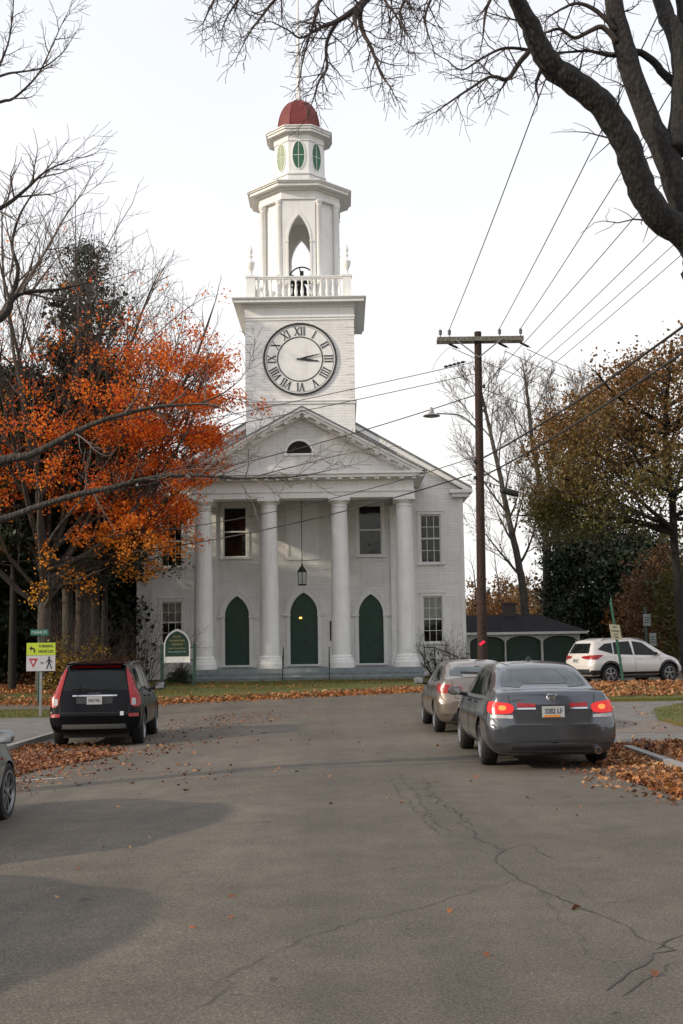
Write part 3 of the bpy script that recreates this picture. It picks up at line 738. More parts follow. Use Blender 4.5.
def sq(mb, o, z0, z1): mb.box(TX0 - o, TX1 + o, TY0 - o, TY1 + o, z0, z1)
sq(tcn, .10, 17.62, 17.70); sq(tcn, .17, 17.70, 17.76); sq(tcn, .50, 17.76, 17.90); sq(tcn, .56, 17.90, 17.95); sq(tcn, .60, 17.95, 17.99); cb(tcn, 'tower_cornice', 'white')
# clock
clc = V((-1.84, TY0, 15.12))
cf = MB()
n = 64
for (r0, r1, yy) in ((0, 1.73, .03),):
    cf.prism([(clc.x + r1 * math.cos(2 * math.pi * i / n), clc.z + r1 * math.sin(2 * math.pi * i / n)) for i in range(n)], TY0 - yy, TY0 - .001)
clock = cb(cf, 'clock_face', 'white')
ck = MB()
def annulus(r0, r1, ya, yb_):
    A = [(clc.x + r0 * math.cos(2 * math.pi * i / 72), clc.z + r0 * math.sin(2 * math.pi * i / 72)) for i in range(73)]; B = [(clc.x + r1 * math.cos(2 * math.pi * i / 72), clc.z + r1 * math.sin(2 * math.pi * i / 72)) for i in range(73)]
    ck.strip(A, B, ya, yb_)
annulus(1.65, 1.74, TY0 - .07, TY0 - .0305); annulus(1.035, 1.085, TY0 - .045, TY0 - .0305); annulus(1.575, 1.59, TY0 - .038, TY0 - .0305)
cb(ck, 'dial_ring', 'clockblack', clock)
def cpt(ang, rad, off=0):   # clock angle in degrees clockwise, off = sideways
    a = R(ang); return V((clc.x + math.sin(a) * rad + math.cos(a) * off, 0, clc.z + math.cos(a) * rad - math.sin(a) * off))
def bar(mb, p, q, w, y=TY0 - .042, hy=.012):
    d = (q - p); l = d.length; d.normalize(); nn = V((d.z, 0, -d.x)); c = (p + q) / 2 + V((0, y, 0)); mb.obox(c, d, (0, 1, 0), nn, l / 2, hy, w / 2)
rom = ['XII', 'I', 'II', 'III', 'IIII', 'V', 'VI', 'VII', 'VIII', 'IX', 'X', 'XI']
r0, r1 = 1.15, 1.52
for h, s in enumerate(rom):
    mbn = MB(); wd = {'I': .135, 'V': .25, 'X': .27}; tot = sum(wd[c] for c in s); kx = 1 if len(s) < 4 else .9; x = -tot * kx / 2
    for c in s:
        w = wd[c] * kx; cx = x + w / 2; ang = h * 30
        def q(u, rr): return cpt(ang, rr, u)
        if c == 'I': bar(mbn, q(cx, r0), q(cx, r1), .052)
        elif c == 'X': bar(mbn, q(cx - w * .36, r1), q(cx + w * .36, r0), .056); bar(mbn, q(cx + w * .36, r1), q(cx - w * .36, r0), .024, TY0 - .040)
        else: bar(mbn, q(cx - w * .36, r1), q(cx, r0), .056); bar(mbn, q(cx + w * .36, r1), q(cx, r0), .024, TY0 - .040)
        for rr in (r0, r1):
            if c == 'I': bar(mbn, q(cx - .052, rr), q(cx + .052, rr), .018, TY0 - .039)
            elif c == 'X' or rr == r1:
                for sg in (-1, 1): bar(mbn, q(cx + sg * w * .36 - .045, rr), q(cx + sg * w * .36 + .045, rr), .018, TY0 - .039)
        x += w
    cb(mbn, 'numeral', 'clockblack', clock)
for ang, ln_, w, yy in ((76.5, 1.04, .085, .085), (97, .90, .11, .065)):
    hm = MB(); a = R(ang)
    pts = [cpt(ang, -.16, -.02), cpt(ang, -.16, .02), cpt(ang, .3, w / 2 * 1.1), cpt(ang, ln_ - .16, .018 if ang < 90 else .02)]
    if ang > 90: pts += [cpt(ang, ln_ - .15, .05), cpt(ang, ln_, 0), cpt(ang, ln_ - .15, -.05)]
    else: pts += [cpt(ang, ln_, 0)]
    pts += [cpt(ang, ln_ - .16, -.018), cpt(ang, .3, -w / 2 * 1.1)]
    hm.prism([(p.x, p.z) for p in pts], TY0 - yy - .015, TY0 - yy); cb(hm, 'clock_hand', 'clockblack', clock)
# balustrade with urns
bx0, bx1 = TX0 + .05, TX1 - .08; by0 = TY0 + .12; by1 = by0 + (bx1 - bx0)
rail = MB()
for z0, z1, o in ((18.02, 18.14, .10), (19.10, 19.17, .09), (19.17, 19.22, .13)):
    rail.box(bx0 + .41, bx1 - .41, by0 + .2 - o, by0 + .2 + o, z0, z1); rail.box(bx0 + .41, bx1 - .41, by1 - .2 - o, by1 - .2 + o, z0, z1)
    rail.box(bx0 + .2 - o, bx0 + .2 + o, by0 + .41, by1 - .41, z0, z1); rail.box(bx1 - .2 - o, bx1 - .2 + o, by0 + .41, by1 - .41, z0, z1)
dk = MB(); dk.box(TX0 - .3, TX1 + .3, TY0 - .3, TY1 + .3, 17.991, 18.02); cb(dk, 'belfry_deck', 'white')
rl_ = cb(rail, 'balustrade', 'white')
bprof = [(.07, 18.14), (.07, 18.2), (.045, 18.23), (.075, 18.38), (.085, 18.48), (.06, 18.64), (.04, 18.8), (.038, 18.92), (.055, 18.98), (.07, 19.02), (.07, 19.10)]
nb_ = 14
for i in range(nb_):
    f = bx0 + .41 + (bx1 - bx0 - .82) * (i + .5) / nb_; g_ = by0 + .41 + (by1 - by0 - .82) * (i + .5) / nb_
    for (x, y) in ((f, by0 + .2), (bx0 + .2, g_), (bx1 - .2, g_)) + (((f, by1 - .2),)):
        b_ = MB(); b_.lathe(bprof, (x, y, 0), 8); cb(b_, 'baluster', 'white', rl_, 50)
for x in (bx0 + .2, bx1 - .2):
    for y in (by0 + .2, by1 - .2):
        p = MB(); p.box(x - .2, x + .2, y - .2, y + .2, 18.021, 19.15); p.box(x - .24, x + .24, y - .24, y + .24, 19.151, 19.24); p.box(x - .24, x + .24, y - .24, y + .24, 18.0205, 18.18)
        cb(p, 'corner_post', 'white', rl_)
        u = MB(); u.lathe([(.17, 19.241), (.17, 19.29), (.08, 19.34), (.06, 19.44), (.075, 19.50), (.15, 19.66), (.19, 19.84), (.195, 19.93), (.15, 19.97), (.06, 20.04), (.04, 20.16), (.085, 20.22), (.085, 20.26), (.04, 20.30), (.05, 20.36), (.095, 20.46), (.085, 20.56), (.03, 20.74), (.005, 20.84)], (x, y, 0), 18)
        cb(u, 'urn', 'white', rl_, 40)
# belfry: octagon of unequal sides, pointed arch in each broad face
BC = V((CX, 57.85, 0)); HW, HF = 1.92, .80
def face_frame(ang):   # outward normal at ang; returns fn(u, out, z)
    nx_, ny_ = math.cos(ang), math.sin(ang); tx, ty = -ny_, nx_
    return lambda u, o, z: V((BC.x + nx_ * o + tx * u, BC.y + ny_ * o + ty * u, z))
def local(mb, fr):
    """turn a mesh built with x=u, y=-out, z into place"""
    mb.v = [tuple(fr(x, -y, z)) for x, y, z in mb.v]; return mb
bel = None; bw = MB(); zb, zt = 18.021, 23.18
for k in range(4):
    fr = face_frame(math.pi / 2 * k); p = MB()
    A = arch_curve(0, .52, 18.021, 21.15, 22.42, 12); o = HW
    p.strip(A[1:-1], [(x, zt) for x, z in A[1:-1]], -o, -o + .28)
    for s_ in (-1, 1): x0, x1 = sorted((s_ * .52, s_ * HF)); p.box(x0, x1, -o, -o + .28, zb, zt)
    bw.add(*[local(p, fr).v, p.f])
for k in range(4):
    fr = face_frame(math.pi / 4 + math.pi / 2 * k); od = (HW + HF) / math.sqrt(2); hl = (HW - HF) / math.sqrt(2)
    p = MB(); p.box(-hl + .01, hl - .01, -od + .12, -od + .30, zb, zt); bw.add(*[local(p, fr).v, p.f])
bel = cb(bw, 'belfry', 'white')
am = MB()
for k in range(4):
    fr = face_frame(math.pi / 2 * k); p = MB()
    p.strip(arch_curve(0, .52, 21.1, 21.15, 22.42), arch_curve(0, .60, 21.1, 21.15, 22.55), -HW - .03, -HW - .001)
    for s_ in (-1, 1): x0, x1 = sorted((s_ * .50, s_ * .66)); p.box(x0, x1, -HW - .05, -HW - .001, 21.05, 21.13); x0, x1 = sorted((s_ * .52, s_ * .60)); p.box(x0, x1, -HW - .03, -HW - .001, zb, 21.05)
    am.add(*[local(p, fr).v, p.f])
cb(am, 'arch_moulding', 'white', bel)
for k in range(4):
    fr = face_frame(math.pi / 4 + math.pi / 2 * k)
    for u in (-.60, .60):
        c = fr(u, od + .02, 0); m_ = MB(); m_.lathe([(.19, 18.021), (.19, 18.2), (.16, 18.25), (.15, 18.35), (.14, 22.85), (.16, 22.88), (.14, 22.92), (.15, 22.98), (.19, 23.03), (.19, 23.16)], (c.x, c.y, 0), 16); cb(m_, 'column', 'white', bel, 40)
def octo(hw, hf, cy=0):
    return [(BC.x + a, BC.y + b_) for a, b_ in ((hw, -hf), (hw, hf), (hf, hw), (-hf, hw), (-hw, hf), (-hw, -hf), (-hf, -hw), (hf, -hw))]
fz = MB()
for hw, hf, z0, z1 in ((2.0, .84, 23.18, 23.36), (1.97, .83, 23.36, 23.62), (2.12, .88, 23.62, 23.70), (2.42, .98, 23.70, 23.84), (2.50, 1.0, 23.84, 23.90), (2.56, 1.02, 23.90, 23.95)): fz.prismz(octo(hw, hf), z0, z1)
cb(fz, 'belfry_cornice', 'white')
fl = MB(); fl.prismz(octo(2.45, .97), 23.951, 24.0); cb(fl, 'belfry_roof', 'slate')
# bell, wheel and stand
bl = MB(); bx, by = CX + .02, 57.75
bl.lathe([(.46, 18.75), (.44, 18.80), (.36, 18.95), (.29, 19.15), (.25, 19.35), (.20, 19.46), (.10, 19.52), (.04, 19.54)], (bx, by, 0), 24); bell = cb(bl, 'bell', 'bronze', smooth=50)
ws = MB(); wc = V((bx + .05, by - .45, 19.62)); Rw = .62
ws.tube([wc + V((Rw * math.cos(a_), 0, Rw * math.sin(a_))) for a_ in [2 * math.pi * i / 32 for i in range(33)]], .035, .035, 6)
for a_ in (25, 100, 155, 225, 270, 315): ws.tube([wc, wc + V((Rw * math.cos(R(a_)), 0, Rw * math.sin(R(a_))))], .028, .028, 5)
ws.box(wc.x - .09, wc.x + .09, wc.y - .05, wc.y + .05, wc.z - .1, wc.z + .42)
cb(ws, 'bell_wheel', 'black', bell)
sd = MB(); sd.box(bx - .7, bx + .7, by - .08, by + .08, 19.54, 19.70)
for s_ in (-1, 1):
    for yy in (-.35, .35): sd.tube([(bx + s_ * .42, by + yy, 18.02), (bx + s_ * .36, by, 19.6)], .06, .06, 6)
sd.box(bx - .55, bx + .55, by - .5, by - .38, 18.7, 18.86)
cb(sd, 'bell_stand', 'black', bell)
# octagonal lantern stage with oval shutters, dome, spire
def octr(ap): rr = ap / math.cos(math.pi / 8); return [(BC.x + rr * math.cos(math.pi / 8 + math.pi / 4 * k), BC.y + rr * math.sin(math.pi / 8 + math.pi / 4 * k)) for k in range(8)]
cu = MB(); cu.prismz(octr(1.21), 24.0, 26.80); cup = cb(cu, 'cupola', 'white')
cbm = MB(); cbm.prismz(octr(1.27), 24.001, 24.72); cbm.prismz(octr(1.32), 24.72, 24.80); cb(cbm, 'cupola_plinth', 'white', cup); cbm = MB(); cbm.prismz(octr(1.25), 26.45, 26.755); cb(cbm, 'cupola_frieze', 'white', cup)
for k in range(8):
    fr = face_frame(math.pi / 4 * k); p = MB(); ov = [(.29 * math.cos(2 * math.pi * i / 28), 25.72 + .70 * math.sin(2 * math.pi * i / 28)) for i in range(28)]
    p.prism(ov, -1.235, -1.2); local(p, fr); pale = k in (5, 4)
    o_ = cb(p, 'oval_shutter', 'shutter_pale' if pale else 'shutter', cup)  # the two left-hand faces get a paler green than the rest
    if pale: o_['label'] = 'pale green oval shutter'
    p = MB(); ov2 = [(.33 * math.cos(2 * math.pi * i / 28), 25.72 + .74 * math.sin(2 * math.pi * i / 28)) for i in range(29)]
    p.strip(ov + ov[:1], ov2, -1.25, -1.2)
    p.box(-.012, .012, -1.245, -1.236, 25.03, 26.41); p.box(-.28, .28, -1.245, -1.2365, 25.71, 25.73); local(p, fr); cb(p, 'oval_frame', 'white', cup)
cc = MB(); cc.prismz(octr(1.33), 26.76, 26.82); cc.prismz(octr(1.54), 26.821, 26.94); cc.prismz(octr(1.60), 26.941, 27.04); cc.prismz(octr(1.65), 27.041, 27.09); cb(cc, 'cupola_cornice', 'white')
dm = MB(); prof = [(1.24, 27.09), (1.20, 27.13)]
for i in range(13):
    t = i / 12; prof.append((1.13 * math.cos(t * math.pi / 2) ** 1.0 + .14 * t, 27.16 + 1.84 * math.sin(t * math.pi / 2) ** 1.06))
dm.lathe(prof, (BC.x, BC.y, 0), 8, math.pi / 8); dome = cb(dm, 'dome', 'dome')
dr_ = MB()
for k in range(8):
    a_ = math.pi / 8 + math.pi / 4 * k; dr_.tube([(BC.x + (r_ + .0) * math.cos(a_), BC.y + r_ * math.sin(a_), z) for r_, z in prof[1:]], .022, .022, 5)
cb(dr_, 'dome_rib', 'dome', dome)
sp = MB(); sp.lathe([(.20, 28.98), (.20, 29.12), (.13, 29.16), (.115, 29.4), (.04, 35.2), (.02, 35.6)], (BC.x, BC.y, 0), 12); spire = cb(sp, 'spire', 'white', smooth=40)
sb_ = MB(); sb_.ball((BC.x, BC.y, 35.75), .16, 10); cb(sb_, 'spire_ball', 'bronze', spire, 60)
# hanging porch lantern (hangs from the ceiling: a thing of its own)
lx = -1.80; lz = 4.52
lan = thing('hanging_lantern', (lx, 53.6, lz), 'black iron lantern hanging on a long chain between the two middle columns', 'lantern')
l_ = MB(); l_.lathe([(.20, 0), (.22, .04), (.17, .06)], (0, 0, 0), 6, math.pi / 6); l_.lathe([(.25, .60), (.23, .64), (.10, .82), (.05, .86), (.05, .95), (.02, .97)], (0, 0, 0), 6, math.pi / 6)
for k in range(6): a_ = math.pi / 6 + k * math.pi / 3; l_.tube([(.19 * math.cos(a_), .19 * math.sin(a_), .05), (.235 * math.cos(a_), .235 * math.sin(a_), .62)], .016, .016, 4)
l_.build('lantern_frame', M['black'], lan)
l_ = MB(); l_.lathe([(.165, .06), (.205, .60)], (0, 0, 0), 6, math.pi / 6); l_.build('lantern_glass', M['glass'], lan)
l_ = MB(); l_.tube([(0, 0, .96), (0, 0, 8.6 + .12 - lz)], .018, .018, 5); l_.build('chain', M['black'], lan)
# iron handrails
def handrail(name, loc, pts, label, balus=False):
    t = thing(name, loc, label, 'railing', group='iron handrails at the church steps')
    h = MB(); lo = V(loc); pp = [V(p) for p in pts]
    h.tube([p + V((0, 0, .9)) for p in pp], .022, .022, 6); h.build('top_rail', M['black'], t, loc)
    for p in pp:
        q = MB(); q.tube([p, p + V((0, 0, .93))], .02, .02, 6); q.build('post', M['black'], t, loc)
    if balus:
        n = 9
        for i in range(1, n):
            p = pp[0].lerp(pp[-1], i / n); q = MB(); q.tube([p + V((0, 0, .08)), p + V((0, 0, .9))], .011, .011, 4); q.build('baluster', M['black'], t, loc)
for x, lb in ((-2.60, 'black iron handrail on the steps left of the middle door'), (-.62, 'black iron handrail on the steps right of the middle door')):
    handrail('handrail', (x, 51.4, .32), [(x, 51.4, .34), (x, 52.35, .87)], lb)
handrail('handrail', (4.3, 54.5, .35), [(3.62, 54.3, .8), (4.1, 54.3, .78), (5.1, 54.3, .36)], 'black iron railing with balusters right of the rightmost column', True)
# ------------------------------------------------------------------ vehicles
def paint(name, col, metal=.5, rough=.28):
    m, nt, b = newmat(name)
    n = noise(nt, 600, 2, .5); r = ramp(nt, n.outputs[0], [(.3, tuple(c * .9 for c in col)), (.7, tuple(min(1, c * 1.1) for c in col))])
    n2 = noise(nt, 2.2, 5, .7); dirt = ramp(nt, n2.outputs[0], [(.5, (0, 0, 0)), (.8, (.2, .2, .2))])
    L(nt, mix(nt, dirt.outputs[0], r.outputs[0], (.16, .145, .125)), b.inputs['Base Color'])
    b.inputs['Metallic'].default_value = metal; b.inputs['Roughness'].default_value = rough
    b.inputs['Coat Weight'].default_value = .8; b.inputs['Coat Roughness'].default_value = .08
    return m
M['p_grey'] = paint('dark_grey_car_paint', (.085, .092, .108), .7, .24)
M['p_black'] = simple('black_car_paint', (.003, .003, .004), .2, var=.2, coat=.0, spec=.2)
M['p_beige'] = paint('beige_car_paint', (.20, .17, .145), .6)
M['p_white'] = paint('white_car_paint', (.62, .59, .57), .0, .35)
M['p_silver'] = paint('silver_car_paint', (.22, .235, .24), .6)
M['tint'] = simple('tinted_car_glass', (.008, .010, .010), .04, var=.3, scale=2, ior=1.45, spec=.3)
M['tint_light'] = simple('car_glass', (.03, .042, .042), .05, var=.5, scale=2.5, ior=1.65)
M['rubber'] = simple('tyre_rubber', (.012, .012, .012), .8, var=.3, scale=20)
M['rim'] = simple('alloy_rim', (.30, .30, .31), .35, metal=.8)
M['trim'] = simple('black_plastic_trim', (.016, .016, .017), .55, var=.2)
M['chrome'] = simple('chrome', (.62, .62, .63), .12, metal=1, var=.03)
M['skid'] = simple('grey_skid_plate', (.09, .09, .088), .5, metal=.3)
def lens(name, col):
    m, nt, b = newmat(name); n = noise(nt, 30, 2); r = ramp(nt, n.outputs[0], [(.35, tuple(c * .65 for c in col)), (.65, col)])
    L(nt, r.outputs[0], b.inputs['Base Color']); b.inputs['Roughness'].default_value = .25; b.inputs['Coat Weight'].default_value = .2; return m
M['lens_red'] = lens('red_lens', (.36, .004, .007))
M['lens_clear'] = lens('clear_lens', (.50, .50, .50))
M['lens_white'] = lens('headlamp_lens', (.45, .47, .48))
M['lit_red'] = emis('lit_brake_lamp', (1, .03, .02), .32, (.5, .01, .01))
M['lit_core'] = emis('lit_lamp_core', (1, .16, .03), 1.3, (.8, .2, .05))
M['plate'] = simple('licence_plate', (.42, .43, .43), .5, var=.06)
M['plate_orange'] = simple('plate_orange', (.65, .25, .04), .5)
M['plate_ink'] = simple('plate_ink', (.06, .07, .10), .5)
M['sticker'] = simple('white_sticker', (.6, .6, .58), .5)

def pchip(xs, ys, x):
    n = len(xs); h = [xs[i + 1] - xs[i] for i in range(n - 1)]; d = [(ys[i + 1] - ys[i]) / h[i] for i in range(n - 1)]
    m = [0] * n
    for i in range(1, n - 1):
        if d[i - 1] * d[i] > 0:
            w1 = 2 * h[i] + h[i - 1]; w2 = h[i] + 2 * h[i - 1]; m[i] = (w1 + w2) / (w1 / d[i - 1] + w2 / d[i])
    m[0] = d[0]; m[-1] = d[-1]
    i = max(0, min(n - 2, next((k for k in range(n - 1) if x <= xs[k + 1]), n - 2))); t = (x - xs[i]) / h[i]
    return (2 * t ** 3 - 3 * t * t + 1) * ys[i] + (t ** 3 - 2 * t * t + t) * h[i] * m[i] + (-2 * t ** 3 + 3 * t * t) * ys[i + 1] + (t ** 3 - t * t) * h[i] * m[i + 1]

def chaikin(p, it=2, closed=False):
    for _ in range(it):
        q = [] if closed else [p[0]]; n = len(p)
        for i in range(n if closed else n - 1):
            a, b = p[i], p[(i + 1) % n]; q.append(tuple(a[k] * .75 + b[k] * .25 for k in range(len(a)))); q.append(tuple(a[k] * .25 + b[k] * .75 for k in range(len(a))))
        if not closed: q.append(p[-1])
        p = q
    return p

class Car:
    """stations: (y, zb, wb, wm, zm, ws, zs, wt, zt, crown); origin on the ground under the middle, rear bumper at y=-L/2"""
    def __init__(s, root, st, Ln, W, paintm, rear_bow=.16, front_bow=.45):
        s.root = root; s.L = Ln; s.W = W; s.paint = paintm; s.rb = rear_bow; s.fb = front_bow
        ys = [a[0] for a in st]; yy = []
        for a, b in zip(ys, ys[1:]):
            n = max(2, int((b - a) / .07)); n = min(n, 12); yy += [a + (b - a) * i / n for i in range(n)]
        yy.append(ys[-1])
        rings = []
        for y in yy:
            q = [pchip(ys, [a[k] for a in st], y) for k in range(1, 10)]
            zb, wb, wm, zm, ws, zs, wt, zt, c = q
            dz = max(.0, zt - zs)
            pts = [(0, zb), (wb * .8, zb), (wb, zb + .05), (wm - .01, zm - .14), (wm, zm), (wm - .004, zm + .10), (ws + .012, zs - .07), (ws, zs - .01),
                   (ws - .035, zs + min(.02, dz * .3)), (wt + (ws - wt) * .25, zt - dz * .22), (wt - .01, zt - dz * .04), (wt * .72, zt + c * .5), (0, zt + c)]
            rings.append([(x, z) for x, z in chaikin(pts, 2)])
        n = len(rings[0]); bm = bmesh.new(); G_ = []
        for y, r in zip(yy, rings):
            row = [bm.verts.new((x, y, z)) for x, z in r] + [bm.verts.new((-x, y, z)) for x, z in r[-2:0:-1]]
            G_.append(row)
        m = len(G_[0])
        for a, b in zip(G_, G_[1:]):
            for k in range(m): bm.faces.new((a[k], a[(k + 1) % m], b[(k + 1) % m], b[k]))
        NC = 10
        for row, y in ((G_[0], yy[0]), (G_[-1], yy[-1])):
            prev = [row[0]] * (NC + 1)
            for i in range(1, n - 1):
                a, b = row[i], row[m - i]; cur = [a] + [bm.verts.new(a.co.lerp(b.co, j / NC)) for j in range(1, NC)] + [b]
                for j in range(NC):
                    vs = [];
                    for v in (prev[j], prev[j + 1], cur[j + 1], cur[j]):
                        if v not in vs: vs.append(v)
                    if len(vs) > 2: bm.faces.new(vs)
                prev = cur
            for j in range(NC):
                vs = []
                for v in (prev[j], prev[j + 1], row[n - 1]):
                    if v not in vs: vs.append(v)
                if len(vs) > 2: bm.faces.new(vs)
        hw = W / 2
        for v in bm.verts:   # bow of the tail and nose in plan
            u = abs(v.co.x) / hw
            if v.co.y < .75: v.co.y += s.rb * u ** 3 * (1 - max(v.co.y, 0) / .75) ** 1.0
            if v.co.y > Ln - 1.1: v.co.y -= s.fb * u ** 2.6 * ((v.co.y - (Ln - 1.1)) / 1.1) ** 1.5
            v.co.y -= Ln / 2
        bmesh.ops.recalc_face_normals(bm, faces=bm.faces)
        s.bvh = BVHTree.FromBMesh(bm)
        s.me = bpy.data.meshes.new('body'); bm.to_mesh(s.me); bm.free()
    def cut(s, axles, r, zc, wtrack, name='body'):
        ob = bpy.data.objects.new(name, s.me); COL.objects.link(ob); s.me.materials.append(s.paint); s.me.materials.append(M['trim'])
        c = MB()
        for y in axles:
            for sg in (-1, 1):
                x0, x1 = sorted((sg * (wtrack - .28), sg * (s.W / 2 + .3)))
                n = 36; vs = [(x, y - s.L / 2 + r * math.cos(2 * math.pi * i / n), zc + r * math.sin(2 * math.pi * i / n)) for x in (x0, x1) for i in range(n)]
                c.add(vs, [tuple(range(n - 1, -1, -1)), tuple(range(n, 2 * n))] + [(i, (i + 1) % n, n + (i + 1) % n, n + i) for i in range(n)])
        co = c.build('cutter', M['trim']); co.data.materials.clear(); co.data.materials.append(s.paint); co.data.materials.append(M['trim'])
        for p in co.data.polygons: p.material_index = 1
        base = len(s.me.polygons)
        for solver, jog in (('EXACT', 0), ('EXACT', .0037), ('EXACT', -.0061), ('FAST', 0), ('FAST', .004)):
            co.location = (0, jog, jog * .7)
            mo = ob.modifiers.new('b', 'BOOLEAN'); mo.operation = 'DIFFERENCE'; mo.solver = solver; mo.object = co
            bpy.context.view_layer.update()
            dg = bpy.context.evaluated_depsgraph_get(); me = bpy.data.meshes.new_from_object(ob.evaluated_get(dg)); ob.modifiers.clear()
            if len(me.polygons) > base * .8: break
        ob.data = me
        cm = co.data; bpy.data.objects.remove(co); bpy.data.meshes.remove(cm)
        smooth_angle(me, 38); ob.parent = s.root; s.body = ob; return ob
    def patch(s, name, poly, axis, mat, off=.006, thick=.03, parent=None, rnd=0, res=.05, x_sign=1, lim=.3):
        if rnd: poly = chaikin(poly, rnd, True)
        L2 = s.L / 2
        if axis == 'side': org = lambda u, v: V((x_sign * 3, u - L2, v)); d = V((-x_sign, 0, 0))
        elif axis == 'rear': org = lambda u, v: V((u, -6, v)); d = V((0, 1, 0))
        elif axis == 'front': org = lambda u, v: V((u, 6, v)); d = V((0, -1, 0))
        else: org = lambda u, v: V((u, v - L2, 4)); d = V((0, 0, -1))
        bm = bmesh.new(); vs = [bm.verts.new((u, v, 0)) for u, v in poly]; bm.faces.new(vs)
        for ax in (0, 1):
            lo = min(p[ax] for p in poly); hi = max(p[ax] for p in poly); c = lo + res
            while c < hi - .01:
                nrm = (1, 0, 0) if ax == 0 else (0, 1, 0)
                bmesh.ops.bisect_plane(bm, geom=bm.verts[:] + bm.edges[:] + bm.faces[:], plane_co=(c, c, 0), plane_no=nrm, dist=1e-5); c += res
        bmesh.ops.triangulate(bm, faces=bm.faces); bad = set()
        for v in bm.verts:
            o = org(v.co.x, v.co.y); hit = s.bvh.ray_cast(o, d)
            if hit[0] is None: q = s.bvh.find_nearest(o + d * 3); p, nn = q[0], q[1]
            else: p, nn = hit[0], hit[1]
            if nn.dot(d) > 0: nn = -nn
            if hit[0] is None or nn.dot(d) > -lim: bad.add(v); hit_p = p
            v.co = p - d * off * .6 + nn * off * .4
        if bad and len(bad) < len(bm.verts): bmesh.ops.delete(bm, geom=list(bad), context='VERTS')
        be = [e for e in bm.edges if len(e.link_faces) == 1]
        ex = bmesh.ops.extrude_edge_only(bm, edges=be)
        for v in [g for g in ex['geom'] if isinstance(g, bmesh.types.BMVert)]: v.co += d * thick
        bmesh.ops.recalc_face_normals(bm, faces=bm.faces)
        me = bpy.data.meshes.new(name); bm.to_mesh(me); bm.free(); me.materials.append(mat); smooth_angle(me, 40)
        o = bpy.data.objects.new(name, me); COL.objects.link(o); o.parent = parent or s.root; return o
    def both(s, name, poly, mat, **k):
        return [s.patch(name, poly if sg > 0 else poly, 'side', mat, x_sign=sg, **k) for sg in (1, -1)]
    def rear2(s, name, poly, mat, **k):
        return [s.patch(name, [(x * sg, z) for x, z in poly], 'rear', mat, **k) for sg in (1, -1)]
    def wheels(s, axles, track, r, w=.22, spokes=5, rimr=.66):
        for y in axles:
            for sg in (-1, 1):
                c = V((sg * (track - w / 2), y - s.L / 2, r)); prof = [(rimr * r, -w / 2 + .02), (r * .90, -w / 2), (r * .97, -w / 2 + .02), (r, -w / 2 + .05), (r, w / 2 - .05), (r * .97, w / 2 - .02), (r * .90, w / 2), (rimr * r, w / 2 - .01)]
                def turn(mb): mb.v = [(c.x + sg * z, c.y + x, c.z + y_) for x, y_, z in mb.v]; return mb
                t = MB(); n = 40; vs = [(q[0] * math.cos(2 * math.pi * k / n), q[0] * math.sin(2 * math.pi * k / n), q[1]) for q in prof for k in range(n)]
                t.add(vs, [(i * n + k, i * n + (k + 1) % n, (i + 1) * n + (k + 1) % n, (i + 1) * n + k) for i in range(len(prof) - 1) for k in range(n)])
                wh = turn(t).build('wheel', M['rubber'], s.root, smooth=40); wh.name = 'wheel'
                m = MB(); R_ = rimr * r; m.lathe([(R_ * .1, -w * .2), (R_ * .9, -w * .2), (R_ * .96, w * .30)], n=28)
                m2 = MB(); m2.lathe([(R_ * 1.02, w / 2 - .03), (R_ * 1.02, w / 2 + .002), (R_ * .93, w / 2 + .004), (R_ * .90, w / 2 - .03)], n=32)
                m2.f = m2.f[:-2]
                for k in range(spokes):
                    a = 2 * math.pi * k / spokes + .3; u = V((math.cos(a), math.sin(a), 0)); vv = V((-math.sin(a), math.cos(a), 0))
                    for sp in (-1, 1) if spokes <= 6 else (0,):
                        uu = (u + vv * sp * .12).normalized(); v2 = V((-uu.y, uu.x, 0))
                        m2.obox(uu * R_ * .54 + V((0, 0, w / 2 - .035)), uu, v2, (0, 0, 1), R_ * .42, R_ * .065, .018)
                m2.lathe([(R_ * .2, w / 2 - .06), (R_ * .2, w / 2 - .01), (R_ * .12, w / 2 - .002)], n=14)
                turn(m2).build('rim', M['rim'], wh, smooth=40); turn(m).build('brake_disc', M['trim'], wh, smooth=40)
    def mirrors(s, y, z, x, mat=None, sz=(.11, .06, .075)):
        for sg in (-1, 1):
            m = MB(); m.lathe([(.001, -1), (.6, -.93), (.92, -.6), (1, 0), (.95, .55), (.6, .9), (.001, 1)], n=12)
            m.v = [(sg * x + a * sz[0], y - s.L / 2 + b * sz[1], z + c * sz[2]) for a, b, c in m.v]; mr_ = m.build('wing_mirror', mat or s.paint, s.root, smooth=60)
            g = MB(); g.obox((sg * x, y - s.L / 2 - sz[1] * 1.0, z), (1, 0, 0), (0, 1, 0), (0, 0, 1), sz[0] * .78, .006, sz[2] * .72); g.build('mirror_glass', M['chrome'], mr_)
            a = MB(); a.tube([(sg * (x - .06), y - s.L / 2 + .02, z - .04), (sg * (x - .20), y - s.L / 2 + .05, z - .07)], .03, .035, 6); a.build('mirror_arm', M['trim'], mr_)
    def plate(s, x, z, w, h, txt, ink, orange=False, tilt=0):
        hit = s.bvh.ray_cast(V((x, -6, z)), V((0, 1, 0)))[0]; y = hit.y - .03
        m = MB(); m.box(x - w / 2, x + w / 2, y, y + .012, z - h / 2, z + h / 2); p = m.build('licence_plate', M['plate'], s.root)
        t = MB(); t.text(txt, h * .62, (x, y - .001, z + (h * .06 if orange else 0)), depth=.003, bold=.012, width=w * .78); t.build('plate_text', ink, p)
        if orange: o = MB(); o.box(x - w * .42, x + w * .3, y - .003, y - .0005, z - h * .46, z - h * .26); o.build('plate_band', M['plate_orange'], p)
        return y
